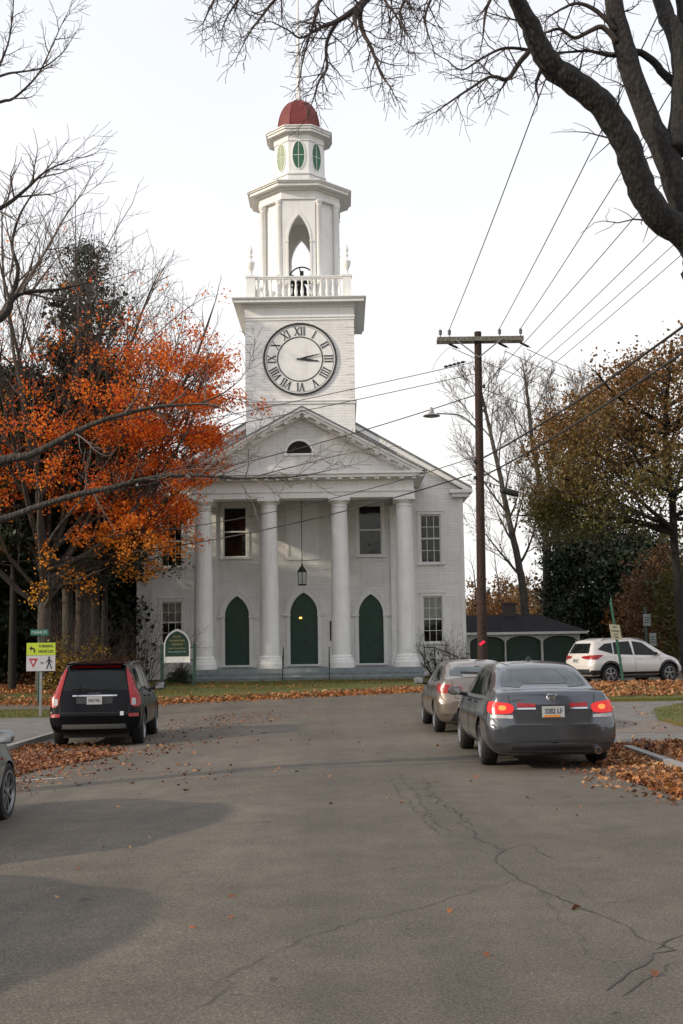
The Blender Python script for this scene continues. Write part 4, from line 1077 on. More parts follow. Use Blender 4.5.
    def under(s, zt=.45, w=None):
        w = w or s.W / 2 - .28; m = MB(); m.box(-w, w, -s.L / 2 + .35, s.L / 2 - .35, .2, zt); m.build('underbody', M['trim'], s.root)

def seam(car, pts, axis, name='panel_seam', w=.010, sg=1):
    """thin gap between panels following the body"""
    out = []
    for a, b in zip(pts, pts[1:]):
        d = math.hypot(b[0] - a[0], b[1] - a[1]); nx_, ny_ = -(b[1] - a[1]) / d * w / 2, (b[0] - a[0]) / d * w / 2
        car.patch(name, [(a[0] + nx_, a[1] + ny_), (b[0] + nx_, b[1] + ny_), (b[0] - nx_, b[1] - ny_), (a[0] - nx_, a[1] - ny_)], axis, M['trim'], off=.003, thick=.006, x_sign=sg)

def car_loc(x, y): return (x, y, gz(x, y))

# ---- grey sedan, brake lights on
root = thing('parked_car', car_loc(2.86, 16.75 + 2.47), 'dark grey sedan with lit red brake lights, nearest car on the right', 'car', R(.6))
st = [(0, .36, .60, .78, .50, .70, .60, .60, .63, .0), (.05, .26, .74, .88, .52, .80, .72, .70, .76, .0), (.11, .23, .80, .905, .54, .83, .86, .72, .93, .0), (.16, .21, .82, .915, .56, .84, .93, .73, 1.055, .01),
      (.22, .20, .83, .918, .56, .845, .95, .735, 1.075, .015), (.55, .20, .84, .922, .56, .85, .96, .72, 1.085, .02), (.72, .20, .84, .923, .56, .85, .965, .68, 1.135, .02), (1.05, .20, .84, .923, .56, .85, .965, .62, 1.29, .02), (1.42, .20, .84, .923, .56, .85, .96, .59, 1.415, .03), (1.9, .20, .84, .923, .56, .85, .95, .59, 1.455, .03),
      (2.6, .20, .84, .923, .56, .85, .94, .60, 1.445, .03), (2.95, .20, .84, .923, .55, .85, .935, .61, 1.38, .03), (3.5, .20, .84, .922, .55, .85, .93, .68, 1.10, .03), (3.75, .20, .84, .922, .55, .85, .92, .70, .99, .03), (4.3, .21, .83, .91, .54, .83, .86, .66, .90, .03), (4.7, .24, .78, .88, .52, .76, .74, .60, .78, .02), (4.9, .30, .66, .78, .50, .66, .62, .5, .64, .0), (4.94, .36, .55, .66, .50, .56, .58, .4, .59, 0)]
car = Car(root, st, 4.94, 1.846, M['p_grey'], .17, .45); car.cut((1.08, 3.88), .375, .33, .90)
car.wheels((1.08, 3.88), .90, .33, .225, 5, .70); car.under(.5)
car.patch('rear_window', [(-.62, 1.115), (.62, 1.115), (.60, 1.22), (.52, 1.385), (0, 1.405), (-.52, 1.385), (-.60, 1.22)], 'rear', M['tint_light'], rnd=1)
car.patch('windscreen', [(-.66, 1.03), (.66, 1.03), (.55, 1.38), (-.55, 1.38)], 'front', M['tint_light'], rnd=1)
for sg in (1, -1):
    for poly in ([(1.05, 1.0), (1.62, .995), (1.66, 1.33), (1.45, 1.33), (1.2, 1.22)], [(1.70, .99), (2.36, .985), (2.33, 1.375), (1.85, 1.37), (1.72, 1.345)], [(2.46, .98), (3.35, .98), (3.20, 1.10), (2.80, 1.33), (2.43, 1.37)]):
        car.patch('side_window', poly, 'side', M['tint'], x_sign=sg)
    for pl in ([(1.68, .95), (1.62, .60), (1.50, .52), (1.46, .30)], [(2.42, .94), (2.41, .27)], [(3.42, .93), (3.44, .27)]): seam(car, pl, 'side', sg=sg)
    car.patch('door_handle', [(1.78, .865), (1.98, .865), (1.98, .895), (1.78, .895)], 'side', M['p_grey'], off=.03, x_sign=sg); car.patch('door_handle', [(2.55, .86), (2.75, .86), (2.75, .89), (2.55, .89)], 'side', M['p_grey'], off=.03, x_sign=sg)
for sg in (1, -1):
    p = [(x * sg, z) for x, z in ((.54, .80), (.54, .915), (.80, .94), (.915, .92), (.92, .81), (.80, .775), (.62, .775))]
    tl = car.patch('tail_light', p, 'rear', M['lit_red'], off=.014, rnd=1)
    car.patch('reversing_lens', [(x * sg, z) for x, z in ((.55, .715), (.56, .758), (.90, .772), (.90, .72))], 'rear', M['lens_clear'], off=.012, parent=tl)
    car.patch('lamp_core', [(x * sg, z) for x, z in ((.64, .825), (.64, .89), (.74, .895), (.74, .825))], 'rear', M['lit_core'], off=.02, rnd=2, parent=tl)
    car.patch('tail_light', [(.10, .78), (.08, .93), (.34, .95), (.40, .88), (.30, .80)], 'side', M['lit_red'], off=.010, x_sign=sg, rnd=1)
    car.patch('boot_reflector', [(x * sg, z) for x, z in ((.235, .865), (.24, .91), (.485, .925), (.485, .865))], 'rear', M['lens_red'], off=.012)
    car.patch('chrome_strip', [(x * sg, z) for x, z in ((.235, .835), (.235, .858), (.485, .858), (.485, .835))], 'rear', M['chrome'], off=.012)
    car.patch('headlight', [(x * sg, z) for x, z in ((.45, .66), (.50, .74), (.80, .80), (.84, .70))], 'front', M['lens_white'], off=.01, rnd=1)
rc = car.patch('plate_recess', [(-.235, .70), (.235, .70), (.26, .90), (-.26, .90)], 'rear', M['trim'], off=.004)
car.patch('boot_lid', [(-.52, .655), (.52, .655), (.56, .83), (-.56, .83)], 'rear', M['trim'], off=.002)
car.plate(-.0, .80, .31, .155, '3282 LF', M['plate_ink'], True)
bl_ = car.patch('brake_light', [(-.10, 1.115), (.10, 1.115), (.085, 1.14), (-.085, 1.14)], 'rear', M['lit_red'], off=.02, rnd=1)
seam(car, [(-.60, 1.03), (-.575, .80), (-.53, .645), (.53, .645), (.575, .80), (.60, 1.03)], 'rear')
em = MB(); hy = car.bvh.ray_cast(V((0, -6, .99)), V((0, 1, 0)))[0].y - .012
for (a, b, c, d) in ((-.045, -.025, -.035, .04), (.025, .045, -.035, .04), (-.026, .026, -.008, .012)): em.box(a, b, hy, hy + .01, .99 + c, .99 + d)
em.tube([(-.05, hy, .955), (-.066, hy, 1.02), (-.05, hy, 1.04), (.05, hy, 1.04), (.066, hy, 1.02), (.05, hy, .955), (-.05, hy, .955)], .007, .007, 5)
em.build('badge', M['chrome'], root)
tx = MB(); tx.text('ACCORD', .042, (-.46, car.bvh.ray_cast(V((-.46, -6, .965)), V((0, 1, 0)))[0].y - .01, .965), depth=.004, bold=.01, width=.21); tx.build('badge', M['chrome'], root)
car.patch('bumper_crease', [(-.62, .40), (-.55, .425), (.55, .425), (.62, .40), (.55, .39), (-.55, .39)], 'rear', M['trim'], off=.006)
car.patch('valance', [(-.62, .24), (-.58, .33), (.58, .33), (.62, .24)], 'rear', M['trim'], off=.006)
ex = MB(); ex.tube([(.60, -2.45, .27), (.60, -2.2, .27)], .05, .05, 16); ex.build('exhaust_pipe', M['chrome'], root, smooth=40); ex = MB(); ex.tube([(.60, -2.455, .27), (.60, -2.44, .27)], .04, .04, 14); ex.build('exhaust_bore', M['black'], root)
car.mirrors(3.30, 1.0, 1.03)
an = MB(); an.lathe([(.05, 0), (.04, .03), (.012, .07)], n=10); an.v = [(x, y - .45, z + car.bvh.ray_cast(V((0, -.45, 4)), V((0, 0, -1)))[0].z) for x, y, z in an.v]; an.build('roof_aerial', M['trim'], root)
for z in (1.30, 1.31):
    pass
hs = MB()   # head rests seen through the back glass are left to reflections

# ---- beige sedan in front of it
root = thing('parked_car', car_loc(2.66, 23.75 + 2.28), 'beige sedan parked in front of the grey sedan, its tail lamps unlit', 'car', R(1.2))
st2 = [(0, .38, .58, .76, .52, .68, .62, .58, .65, 0), (.05, .28, .72, .85, .54, .78, .76, .68, .80, 0), (.10, .24, .78, .875, .56, .81, .90, .70, 1.00, 0), (.15, .22, .80, .885, .58, .82, .96, .70, 1.08, .01), (.36, .20, .81, .888, .58, .825, .97, .68, 1.085, .02),
       (.55, .20, .81, .888, .58, .825, .97, .63, 1.15, .02), (.85, .20, .81, .888, .58, .825, .965, .58, 1.29, .02), (1.25, .20, .81, .888, .58, .825, .955, .56, 1.39, .03), (1.75, .2, .81, .888, .58, .825, .94, .57, 1.415, .03), (2.4, .2, .81, .888, .57, .825, .92, .58, 1.40, .03), (2.8, .2, .81, .888, .56, .825, .91, .60, 1.32, .03), (3.4, .2, .81, .886, .55, .82, .90, .68, 1.02, .03), (3.7, .2, .81, .88, .55, .81, .88, .67, .92, .03), (4.1, .22, .78, .86, .53, .77, .80, .6, .83, .02), (4.4, .28, .68, .78, .5, .68, .68, .5, .70, .01), (4.53, .36, .5, .62, .48, .52, .56, .4, .57, 0)]
car = Car(root, st2, 4.53, 1.776, M['p_beige'], .20, .42); car.cut((.95, 3.65), .355, .32, .87)
car.wheels((.95, 3.65), .87, .315, .21, 8, .70); car.under(.5)
car.patch('rear_window', [(-.58, 1.12), (.58, 1.12), (.56, 1.22), (.49, 1.355), (0, 1.375), (-.49, 1.355), (-.56, 1.22)], 'rear', M['tint_light'], rnd=1)
car.patch('windscreen', [(-.62, 1.0), (.62, 1.0), (.52, 1.34), (-.52, 1.34)], 'front', M['tint_light'], rnd=1)
for sg in (1, -1):
    for poly in ([(.85, 1.05), (1.4, 1.0), (1.45, 1.3), (1.2, 1.28)], [(1.48, .995), (2.12, .97), (2.10, 1.335), (1.6, 1.33), (1.50, 1.31)], [(2.2, .965), (3.2, .94), (3.0, 1.08), (2.62, 1.28), (2.2, 1.33)]): car.patch('side_window', poly, 'side', M['tint'], x_sign=sg)
    for pl in ([(1.46, .96), (1.42, .60), (1.32, .52), (1.3, .3)], [(2.16, .94), (2.15, .27)], [(3.22, .9), (3.24, .27)]): seam(car, pl, 'side', sg=sg)
    car.patch('door_handle', [(1.58, .85), (1.78, .85), (1.78, .88), (1.58, .88)], 'side', M['chrome'], off=.03, x_sign=sg); car.patch('door_handle', [(2.32, .84), (2.52, .84), (2.52, .87), (2.32, .87)], 'side', M['chrome'], off=.03, x_sign=sg)
    car.patch('tail_light', [(x * sg, z) for x, z in ((.38, .93), (.40, .86), (.70, .80), (.88, .82), (.88, .93), (.80, .985), (.60, .965))], 'rear', M['lens_red'], off=.014, rnd=1)
    car.patch('tail_light', [(.10, .83), (.08, .95), (.40, .995), (.58, .97), (.36, .86)], 'side', M['lens_red'], off=.012, x_sign=sg, rnd=1)
    car.patch('headlight', [(x * sg, z) for x, z in ((.42, .62), (.50, .72), (.76, .78), (.80, .66))], 'front', M['lens_white'], off=.01, rnd=1)
car.plate(0, .78, .31, .155, '7719 QB', M['plate_ink'])
car.patch('valance', [(-.62, .26), (-.55, .42), (.55, .42), (.62, .26)], 'rear', M['trim'], off=.006)
seam(car, [(-.58, 1.06), (-.52, .70), (.52, .70), (.58, 1.06)], 'rear')
wp = MB(); zz = 1.16; q0 = car.bvh.ray_cast(V((-.35, -6, 1.20)), V((0, 1, 0)))[0] + V((0, -.02, .01)); q1 = car.bvh.ray_cast(V((.05, -6, 1.18)), V((0, 1, 0)))[0] + V((0, -.02, .01)); wp.tube([q0, q1], .010, .010, 4); wp.build('rear_wiper', M['trim'], root)
car.mirrors(3.05, .98, 1.0)

# ---- black estate-type SUV with tall red lamps
root = thing('parked_car', car_loc(-5.05, 23.8 + 2.3), 'black SUV with tall red tail lamps parked by the left kerb', 'suv', R(3.4)); root.scale = (.955, .955, .965)
st3 = [(0, .42, .70, .84, .58, .80, .64, .74, .66, 0), (.04, .36, .82, .92, .62, .87, .78, .80, .80, 0), (.09, .32, .86, .938, .66, .885, .95, .78, .97, 0), (.14, .30, .87, .944, .68, .89, 1.06, .76, 1.12, .0), (.20, .30, .87, .946, .68, .89, 1.08, .73, 1.26, .0), (.36, .30, .88, .948, .68, .89, 1.09, .665, 1.56, .01), (.46, .30, .88, .948, .68, .89, 1.09, .645, 1.675, .02), (.60, .30, .88, .949, .68, .89, 1.085, .64, 1.70, .03),
       (1.4, .30, .88, .949, .68, .89, 1.07, .645, 1.74, .03), (2.3, .30, .88, .949, .66, .89, 1.05, .65, 1.74, .03), (2.9, .30, .88, .949, .65, .89, 1.04, .66, 1.66, .03), (3.35, .3, .88, .948, .64, .885, 1.04, .70, 1.38, .03), (3.75, .3, .88, .945, .63, .88, 1.03, .72, 1.12, .04), (4.3, .3, .87, .93, .6, .85, .98, .68, 1.04, .04), (4.6, .32, .8, .88, .58, .78, .88, .6, .94, .03), (4.75, .36, .7, .78, .55, .66, .70, .5, .74, .0), (4.8, .42, .6, .66, .54, .56, .62, .4, .64, 0)]
car = Car(root, st3, 4.8, 1.898, M['p_black'], .15, .4); car.cut((.96, 3.82), .43, .375, .93)
car.wheels((.96, 3.82), .93, .37, .24, 5, .66); car.under(.5)
car.patch('rear_window', [(-.66, 1.16), (.66, 1.16), (.655, 1.22), (.565, 1.60), (-.565, 1.60), (-.655, 1.22)], 'rear', M['tint'])
car.patch('windscreen', [(-.7, 1.15), (.7, 1.15), (.6, 1.62), (-.6, 1.62)], 'front', M['tint_light'], rnd=1)
for sg in (1, -1):
    for poly in ([(.55, 1.15), (1.12, 1.13), (1.14, 1.62), (.72, 1.60)], [(1.2, 1.12), (2.02, 1.10), (2.0, 1.64), (1.24, 1.63)], [(2.1, 1.10), (3.25, 1.08), (3.12, 1.22), (2.78, 1.58), (2.12, 1.64)]): car.patch('side_window', poly, 'side', M['tint'], x_sign=sg)
    for pl in ([(1.16, 1.1), (1.14, .8), (1.34, .6), (1.36, .36)], [(2.06, 1.07), (2.05, .36)], [(3.3, 1.05), (3.32, .36)]): seam(car, pl, 'side', sg=sg)
    car.patch('door_handle', [(1.28, .99), (1.50, .99), (1.50, 1.02), (1.28, 1.02)], 'side', M['p_black'], off=.03, x_sign=sg); car.patch('door_handle', [(2.18, .97), (2.4, .97), (2.4, 1.0), (2.18, 1.0)], 'side', M['p_black'], off=.03, x_sign=sg)
    tl = car.patch('tail_light', [(x * sg, z) for x, z in ((.60, 1.66), (.67, 1.67), (.80, 1.40), (.905, 1.18), (.95, 1.05), (.95, .84), (.74, .82), (.71, 1.06), (.66, 1.30))], 'rear', M['lens_red'], off=.016, rnd=1, res=.028)
    car.patch('reversing_lens', [(x * sg, z) for x, z in ((.755, .865), (.755, 1.0), (.83, 1.0), (.84, .865))], 'rear', M['lens_clear'], off=.022, parent=tl)
    car.patch('tail_light', [(.12, .86), (.10, 1.06), (.34, 1.55), (.43, 1.60), (.34, 1.10), (.36, .96), (.28, .87)], 'side', M['lens_red'], off=.012, x_sign=sg, rnd=1)
    car.patch('reflector', [(x * sg, z) for x, z in ((.70, .635), (.70, .70), (.90, .70), (.90, .635))], 'rear', M['lens_red'], off=.012)
    car.patch('headlight', [(x * sg, z) for x, z in ((.45, .78), (.5, .9), (.78, .95), (.8, .8))], 'front', M['lens_white'], off=.01, rnd=1)
    rr_ = MB(); pp = [(sg * .66, -1.75 + i * .32, (car.bvh.ray_cast(V((sg * .66, -1.75 + i * .32, 4)), V((0, 0, -1)))[0].z + (.055 if 0 < i < 8 else .01))) for i in range(9)]; rr_.tube(smooth_poly(pp, 3), .018, .018, 6); rr_.build('roof_rail', M['skid'], root, smooth=60)
    car.patch('wheel_arch_trim', [(.96 + .50 * math.cos(a), .375 + .50 * math.sin(a)) for a in [math.pi * i / 14 for i in range(15)]] + [(.96 + .44 * math.cos(a), .375 + .44 * math.sin(a)) for a in [math.pi * i / 14 for i in range(14, -1, -1)]], 'side', M['trim'], off=.012, x_sign=sg)
car.patch('high_brake_light', [(-.50, 1.625), (.50, 1.625), (.49, 1.66), (-.49, 1.66)], 'rear', M['lens_red'], off=.02)
sp_l = MB(); sp_l.box(-.60, .60, -2.11, -1.9, 1.685, 1.715); sp_l.build('roof_spoiler', M['p_black'], root)
car.patch('chrome_strip', [(-.46, 1.045), (.46, 1.045), (.45, 1.075), (-.45, 1.075)], 'rear', M['chrome'], off=.02)
tx = MB(); tx.text('VOLVO', .05, (0, car.bvh.ray_cast(V((0, -6, 1.105)), V((0, 1, 0)))[0].y - .02, 1.105), depth=.005, bold=.012, width=.26); tx.build('badge', M['chrome'], root)
car.patch('plate_recess', [(-.36, .90), (.36, .90), (.38, 1.03), (-.38, 1.03)], 'rear', M['trim'], off=.004)
car.plate(0, .965, .31, .155, '5417 NC', M['plate_ink'])
car.patch('sticker', [(.53, .66), (.60, .66), (.60, .74), (.53, .74)], 'rear', M['sticker'], off=.006)
car.patch('skid_plate', [(-.66, .40), (-.64, .49), (.64, .49), (.66, .40)], 'rear', M['skid'], off=.015)
seam(car, [(-.74, 1.1), (-.70, .72), (.70, .72), (.74, 1.1)], 'rear')
wp = MB(); ws_ = [car.bvh.ray_cast(V((x, -6, z)), V((0, 1, 0)))[0] + V((0, -.025, 0)) for x, z in ((0, 1.19), (-.25, 1.22), (-.48, 1.20))]; wp.tube(ws_, .012, .012, 4); wp.build('rear_wiper', M['trim'], root)
car.mirrors(3.15, 1.17, 1.06, sz=(.13, .07, .10))

# ---- white crossover beyond the island
root = thing('parked_car', car_loc(10.6, 45.5), 'white crossover with red tail lamps beyond the leafy island', 'suv', R(-66))
st4 = [(0, .42, .64, .80, .60, .74, .66, .66, .69, 0), (.05, .34, .78, .89, .66, .82, .82, .74, .86, 0), (.12, .30, .82, .912, .70, .85, .98, .74, 1.04, 0), (.18, .28, .83, .918, .70, .855, 1.02, .70, 1.16, .0), (.34, .28, .83, .92, .7, .855, 1.05, .61, 1.44, .01), (.44, .28, .83, .92, .7, .855, 1.055, .585, 1.56, .02), (.30 + .3, .28, .83, .92, .7, .855, 1.055, .58, 1.60, .03),
       (1.3, .28, .83, .92, .69, .855, 1.03, .58, 1.655, .03), (2.1, .28, .83, .92, .67, .855, 1.0, .59, 1.65, .03), (2.7, .28, .83, .92, .65, .855, .98, .60, 1.56, .03), (3.2, .28, .83, .918, .63, .85, .97, .66, 1.30, .03), (3.6, .28, .83, .915, .62, .84, .96, .70, 1.06, .03), (4.1, .29, .8, .89, .6, .79, .90, .62, .94, .03), (4.4, .33, .7, .8, .57, .68, .76, .5, .79, .02), (4.53, .38, .58, .68, .54, .56, .62, .4, .63, 0), (4.57, .44, .5, .58, .53, .5, .57, .36, .58, 0)]
car = Car(root, st4, 4.57, 1.84, M['p_white'], .18, .5); car.cut((.94, 3.60), .42, .36, .90)
car.wheels((.94, 3.60), .90, .36, .23, 5, .66); car.under(.5)
car.patch('rear_window', [(-.60, 1.13), (.60, 1.13), (.60, 1.2), (.50, 1.49), (-.50, 1.49), (-.60, 1.2)], 'rear', M['tint'], rnd=0)
car.patch('windscreen', [(-.64, 1.08), (.64, 1.08), (.54, 1.54), (-.54, 1.54)], 'front', M['tint_light'], rnd=1)
for sg in (1, -1):
    for poly in ([(.50, 1.27), (1.12, 1.10), (1.18, 1.50), (.85, 1.47)], [(1.18, 1.09), (2.02, 1.05), (1.98, 1.56), (1.24, 1.52)], [(2.1, 1.05), (3.15, 1.02), (3.0, 1.18), (2.55, 1.50), (2.10, 1.56)]): car.patch('side_window', poly, 'side', M['tint'], x_sign=sg)
    for pl in ([(1.16, 1.06), (1.18, .8), (1.38, .6), (1.40, .46)], [(2.06, 1.02), (2.06, .46)], [(3.22, .98), (3.22, .46)]): seam(car, pl, 'side', sg=sg)
    car.patch('door_handle', [(1.28, .93), (1.48, .93), (1.48, .96), (1.28, .96)], 'side', M['p_white'], off=.03, x_sign=sg); car.patch('door_handle', [(2.18, .91), (2.38, .91), (2.38, .94), (2.18, .94)], 'side', M['p_white'], off=.03, x_sign=sg)
    car.patch('side_cladding', [(.10, .27), (.12, .50), (.40, .52), (.56, .62), (.94, .82), (1.32, .62), (1.42, .42), (3.12, .42), (3.22, .62), (3.60, .82), (3.98, .62), (4.05, .46), (4.3, .44), (4.3, .28)], 'side', M['trim'], off=.010, x_sign=sg) if False else None
    for ay in (.94, 3.60):
        car.patch('wheel_arch_trim', [(ay + .50 * math.cos(a), .36 + .50 * math.sin(a)) for a in [math.pi * i / 14 for i in range(15)]] + [(ay + .425 * math.cos(a), .36 + .425 * math.sin(a)) for a in [math.pi * i / 14 for i in range(14, -1, -1)]], 'side', M['trim'], off=.012, x_sign=sg)
    car.patch('sill_trim', [(1.46, .30), (1.44, .44), (3.10, .44), (3.08, .30)], 'side', M['trim'], off=.012, x_sign=sg)
    car.patch('sill_trim', [(.12, .32), (.12, .52), (.45, .52), (.44, .36)], 'side', M['trim'], off=.012, x_sign=sg)
    car.patch('tail_light', [(x * sg, z) for x, z in ((.30, 1.02), (.32, .96), (.60, .92), (.86, .90), (.90, 1.0), (.80, 1.07), (.55, 1.04))], 'rear', M['lens_red'], off=.016, rnd=1)
    car.patch('tail_light', [(.10, .92), (.10, 1.04), (.40, 1.08), (.70, 1.06), (.50, .98), (.36, .90)], 'side', M['lens_red'], off=.014, x_sign=sg, rnd=1)
    car.patch('headlight', [(x * sg, z) for x, z in ((.40, .74), (.48, .82), (.76, .90), (.80, .78))], 'front', M['lens_white'], off=.01, rnd=1)
    rr_ = MB(); pp = [(sg * .56, -1.5 + i * .26, (car.bvh.ray_cast(V((sg * .56, -1.5 + i * .26, 4)), V((0, 0, -1)))[0].z + (.05 if 0 < i < 8 else .01))) for i in range(9)]; rr_.tube(smooth_poly(pp, 3), .017, .017, 6); rr_.build('roof_rail', M['metal_grey'], root, smooth=60)
car.patch('rear_bumper', [(-.74, .36), (-.76, .56), (.76, .56), (.74, .36)], 'rear', M['trim'], off=.014)
car.plate(0, .86, .31, .155, '2906 TR', M['plate_ink'])
car.mirrors(2.98, 1.08, 1.02, sz=(.12, .07, .09))

# ---- silver car at the left edge: only its front wing is in the picture
root = thing('parked_car', car_loc(-4.66, 13.75 - 1.38), 'silver car cut off by the left edge, only its front wheel and wing in view', 'car', 0)
car = Car(root, st2, 4.53, 1.776, M['p_silver'], .20, .42); car.cut((.95, 3.65), .355, .32, .87)
car.wheels((.95, 3.65), .875, .325, .21, 8, .72); car.under(.5)
car.patch('rear_window', [(-.58, 1.12), (.58, 1.12), (.49, 1.36), (-.49, 1.36)], 'rear', M['tint'], rnd=1); car.patch('windscreen', [(-.62, 1.0), (.62, 1.0), (.52, 1.34), (-.52, 1.34)], 'front', M['tint_light'], rnd=1)
for sg in (1, -1):
    for poly in ([(1.48, .995), (2.12, .97), (2.10, 1.335), (1.6, 1.33), (1.50, 1.31)], [(2.2, .965), (3.2, .94), (3.0, 1.08), (2.62, 1.28), (2.2, 1.33)]): car.patch('side_window', poly, 'side', M['tint'], x_sign=sg)
    for pl in ([(2.16, .94), (2.15, .27)], [(3.22, .9), (3.24, .27)]): seam(car, pl, 'side', sg=sg)
    car.patch('headlight', [(x * sg, z) for x, z in ((.42, .62), (.50, .72), (.76, .78), (.80, .66))], 'front', M['lens_white'], off=.01, rnd=1)
    car.patch('tail_light', [(x * sg, z) for x, z in ((.45, .80), (.45, .95), (.80, .98), (.86, .84))], 'rear', M['lens_red'], off=.014, rnd=1)
    car.patch('side_repeater', [(3.36, .70), (3.42, .70), (3.42, .73), (3.36, .73)], 'side', M['lens_red'], off=.006, x_sign=sg)
car.mirrors(3.02, .98, .99)

# the next car in the parked row, just outside the picture: its shadow falls across the road
def copy_tree(o, parent=None):
    c = o.copy(); COL.objects.link(c); c.parent = parent
    for ch in [k for k in bpy.data.objects if k.parent == o]: copy_tree(ch, c)
    return c
nxt_car = copy_tree(root); nxt_car.location = car_loc(-4.70, 12.37 - 4.95)
nxt_car['label'] = 'silver car outside the left edge, nearer the camera, only its shadow on the road shows'
# ------------------------------------------------------------------ utility pole, wires
pb0 = P(482, 676, 38.5); pt = P(479, 332, 38.5); px_ = 4.50; pz0 = gz(px_, 38.5)
def onpole(py): q = P(480, py, 38.5); return q.z
def polex(z): return px_ - .10 + .16 * (z / 11.8)
pole = thing('utility_pole', (px_, 38.5, pz0), 'tall brown wooden utility pole with crossarm and curved street lamp', 'utility pole'); PO = (px_, 38.5, pz0)
topz = pt.z
mb = MB(); mb.tube([(polex(z), 38.5, z) for z in [pz0 - .3 + (topz - pz0 + .3) * i / 16 for i in range(17)]], .165, .115, 14); mb.build('pole', M['pole'], pole, PO, 40)
az_ = P(480, 340, 38.5).z; axl = P(437, 340, 38.5).x; axr = P(523, 340, 38.5).x
mb = MB()
mb.obox(((axl + axr) / 2, 38.36, az_), (1, 0, .0), (0, 1, 0), (0, 0, 1), (axr - axl) / 2, .055, .075); mb.build('crossarm', M['arm'], pole, PO)
mb = MB(); mb.obox(((axl + axr) / 2, 38.64, az_), (1, 0, .0), (0, 1, 0), (0, 0, 1), (axr - axl) / 2, .055, .075); mb.build('crossarm', M['arm'], pole, PO)
for sg in (-1, 1):
    mb = MB(); mb.tube([(polex(az_) + sg * .75, 38.29, az_ - .03), (polex(az_), 38.32, az_ - .62)], .022, .022, 5); mb.build('brace', M['metal_grey'], pole, PO)
ins = []
for px in (440, 449, 499, 520):
    x = P(px, 334, 38.5).x
    mb = MB(); mb.lathe([(.018, -.02), (.018, .07), (.05, .08), (.06, .12), (.045, .15), (.06, .17), (.05, .22), (.03, .25), (.001, .255)], (x, 38.36, az_ + .08), 10); mb.build('insulator', M['porcelain'], pole, PO, 50); ins.append(V((x, 38.36, az_ + .33)))
for px in (447, 497, 519):
    x = P(px, 345, 38.5).x; mb = MB()
    pts = [V((x, 38.7, az_ - .02)), V((x + .45, 38.95, az_ - .17))]
    for i in range(5): q = pts[0].lerp(pts[1], .25 + i * .13); mb.ball(q, .05, 6, 1, 1, .8)
    mb.tube(pts, .015, .015, 5); mb.build('strain_insulator', M['cable'], pole, PO, 50)
for py, s_ in ((404, 1), (411, 1), (387, 1), (462, -1), (478, -1)):
    z = onpole(py); mb = MB(); mb.lathe([(.03, -.06), (.055, -.04), (.04, 0), (.055, .04), (.03, .06)], (polex(z) + s_ * .17, 38.42, z), 8); mb.obox((polex(z) + s_ * .1, 38.42, z), (1, 0, 0), (0, 1, 0), (0, 0, 1), .08, .02, .02); mb.build('rack_insulator', M['cable'], pole, PO, 50)
# the street lamp on its arm
la = MB(); A_ = [P(477, 430, 38.3), P(470, 422, 38), P(460, 415.5, 37.8), P(449, 414, 37.5), P(437, 413.5, 37.2)]
la.tube(smooth_poly(A_, 5), .028, .024, 8); lam = la.build('lamp_arm', M['metal_grey'], pole, PO, 60)
lc = P(431.5, 413.5, 37.2); sh = MB(); sh.lathe([(.27, -.09), (.275, -.075), (.22, -.04), (.11, -.01), (.075, .03), (.075, .10), (.05, .15), (.03, .20), (.001, .21)], tuple(lc), 20); sh.build('lamp_shade', M['metal_grey'], lam, PO, 40)
sh = MB(); sh.ball(lc + V((0, 0, -.09)), .07, 8, 1, 1, .9); sh.build('lamp_bulb', M['lens_clear'], lam, PO, 60)

def cable(pa, pb, sag, r, label, extra=None, n=28):
    pa, pb = V(pa), V(pb); c = (pa + pb) / 2
    pts = [pa.lerp(pb, i / n) - V((0, 0, sag * 4 * (i / n) * (1 - i / n))) for i in range(n + 1)]
    mb = MB(); mb.tube(pts, r, r, 6)
    t = mb.build('overhead_cable', M['cable'], None, (0, 0, 0), 60); tag(t, label, 'cable', 'overhead wires'); return pts
# three line wires running back over the road
nxt = -8.0
for k, (i0, xb, name) in enumerate(((1, 3.75, 'line wire from the left end of the crossarm to the top of the picture'), (2, 4.85, 'line wire from the middle of the crossarm, running up past the second tree limb'), (3, 6.1, 'line wire from the right end of the crossarm to the big tree fork'))):
    cable(ins[i0], (xb, nxt, ins[i0].z + .05), .55, .011, name)
def throughP(py0, px1, py1, Y1, sag, r, label, px0=481):
    a = P(px0, py0, 38.4); b = P(px1, py1, Y1); d = b - a
    e = a + d * 1.7; cable(a, e, sag, r, label)
throughP(388, 655, 180, 21.5, .25, .010, 'thin wire from below the crossarm, upper one of the pair crossing the big limb')
throughP(402, 667, 213, 21.5, .25, .009, 'thin wire from the pole top third, lower one of the pair crossing the big limb')
throughP(412, 683, 226, 22, .2, .008, 'thin slack wire just under the pair that crosses the big limb')
throughP(422, 683, 243, 22, .2, .008, 'lowest thin wire rising to the right edge below the fork of the big tree')
throughP(459, 683, 307, 20.5, .35, .027, 'thick black cable sweeping to the right edge, upper of the two thick ones')
throughP(477, 683, 333, 20.5, .35, .024, 'thick black cable sweeping to the right edge, lower of the two thick ones')
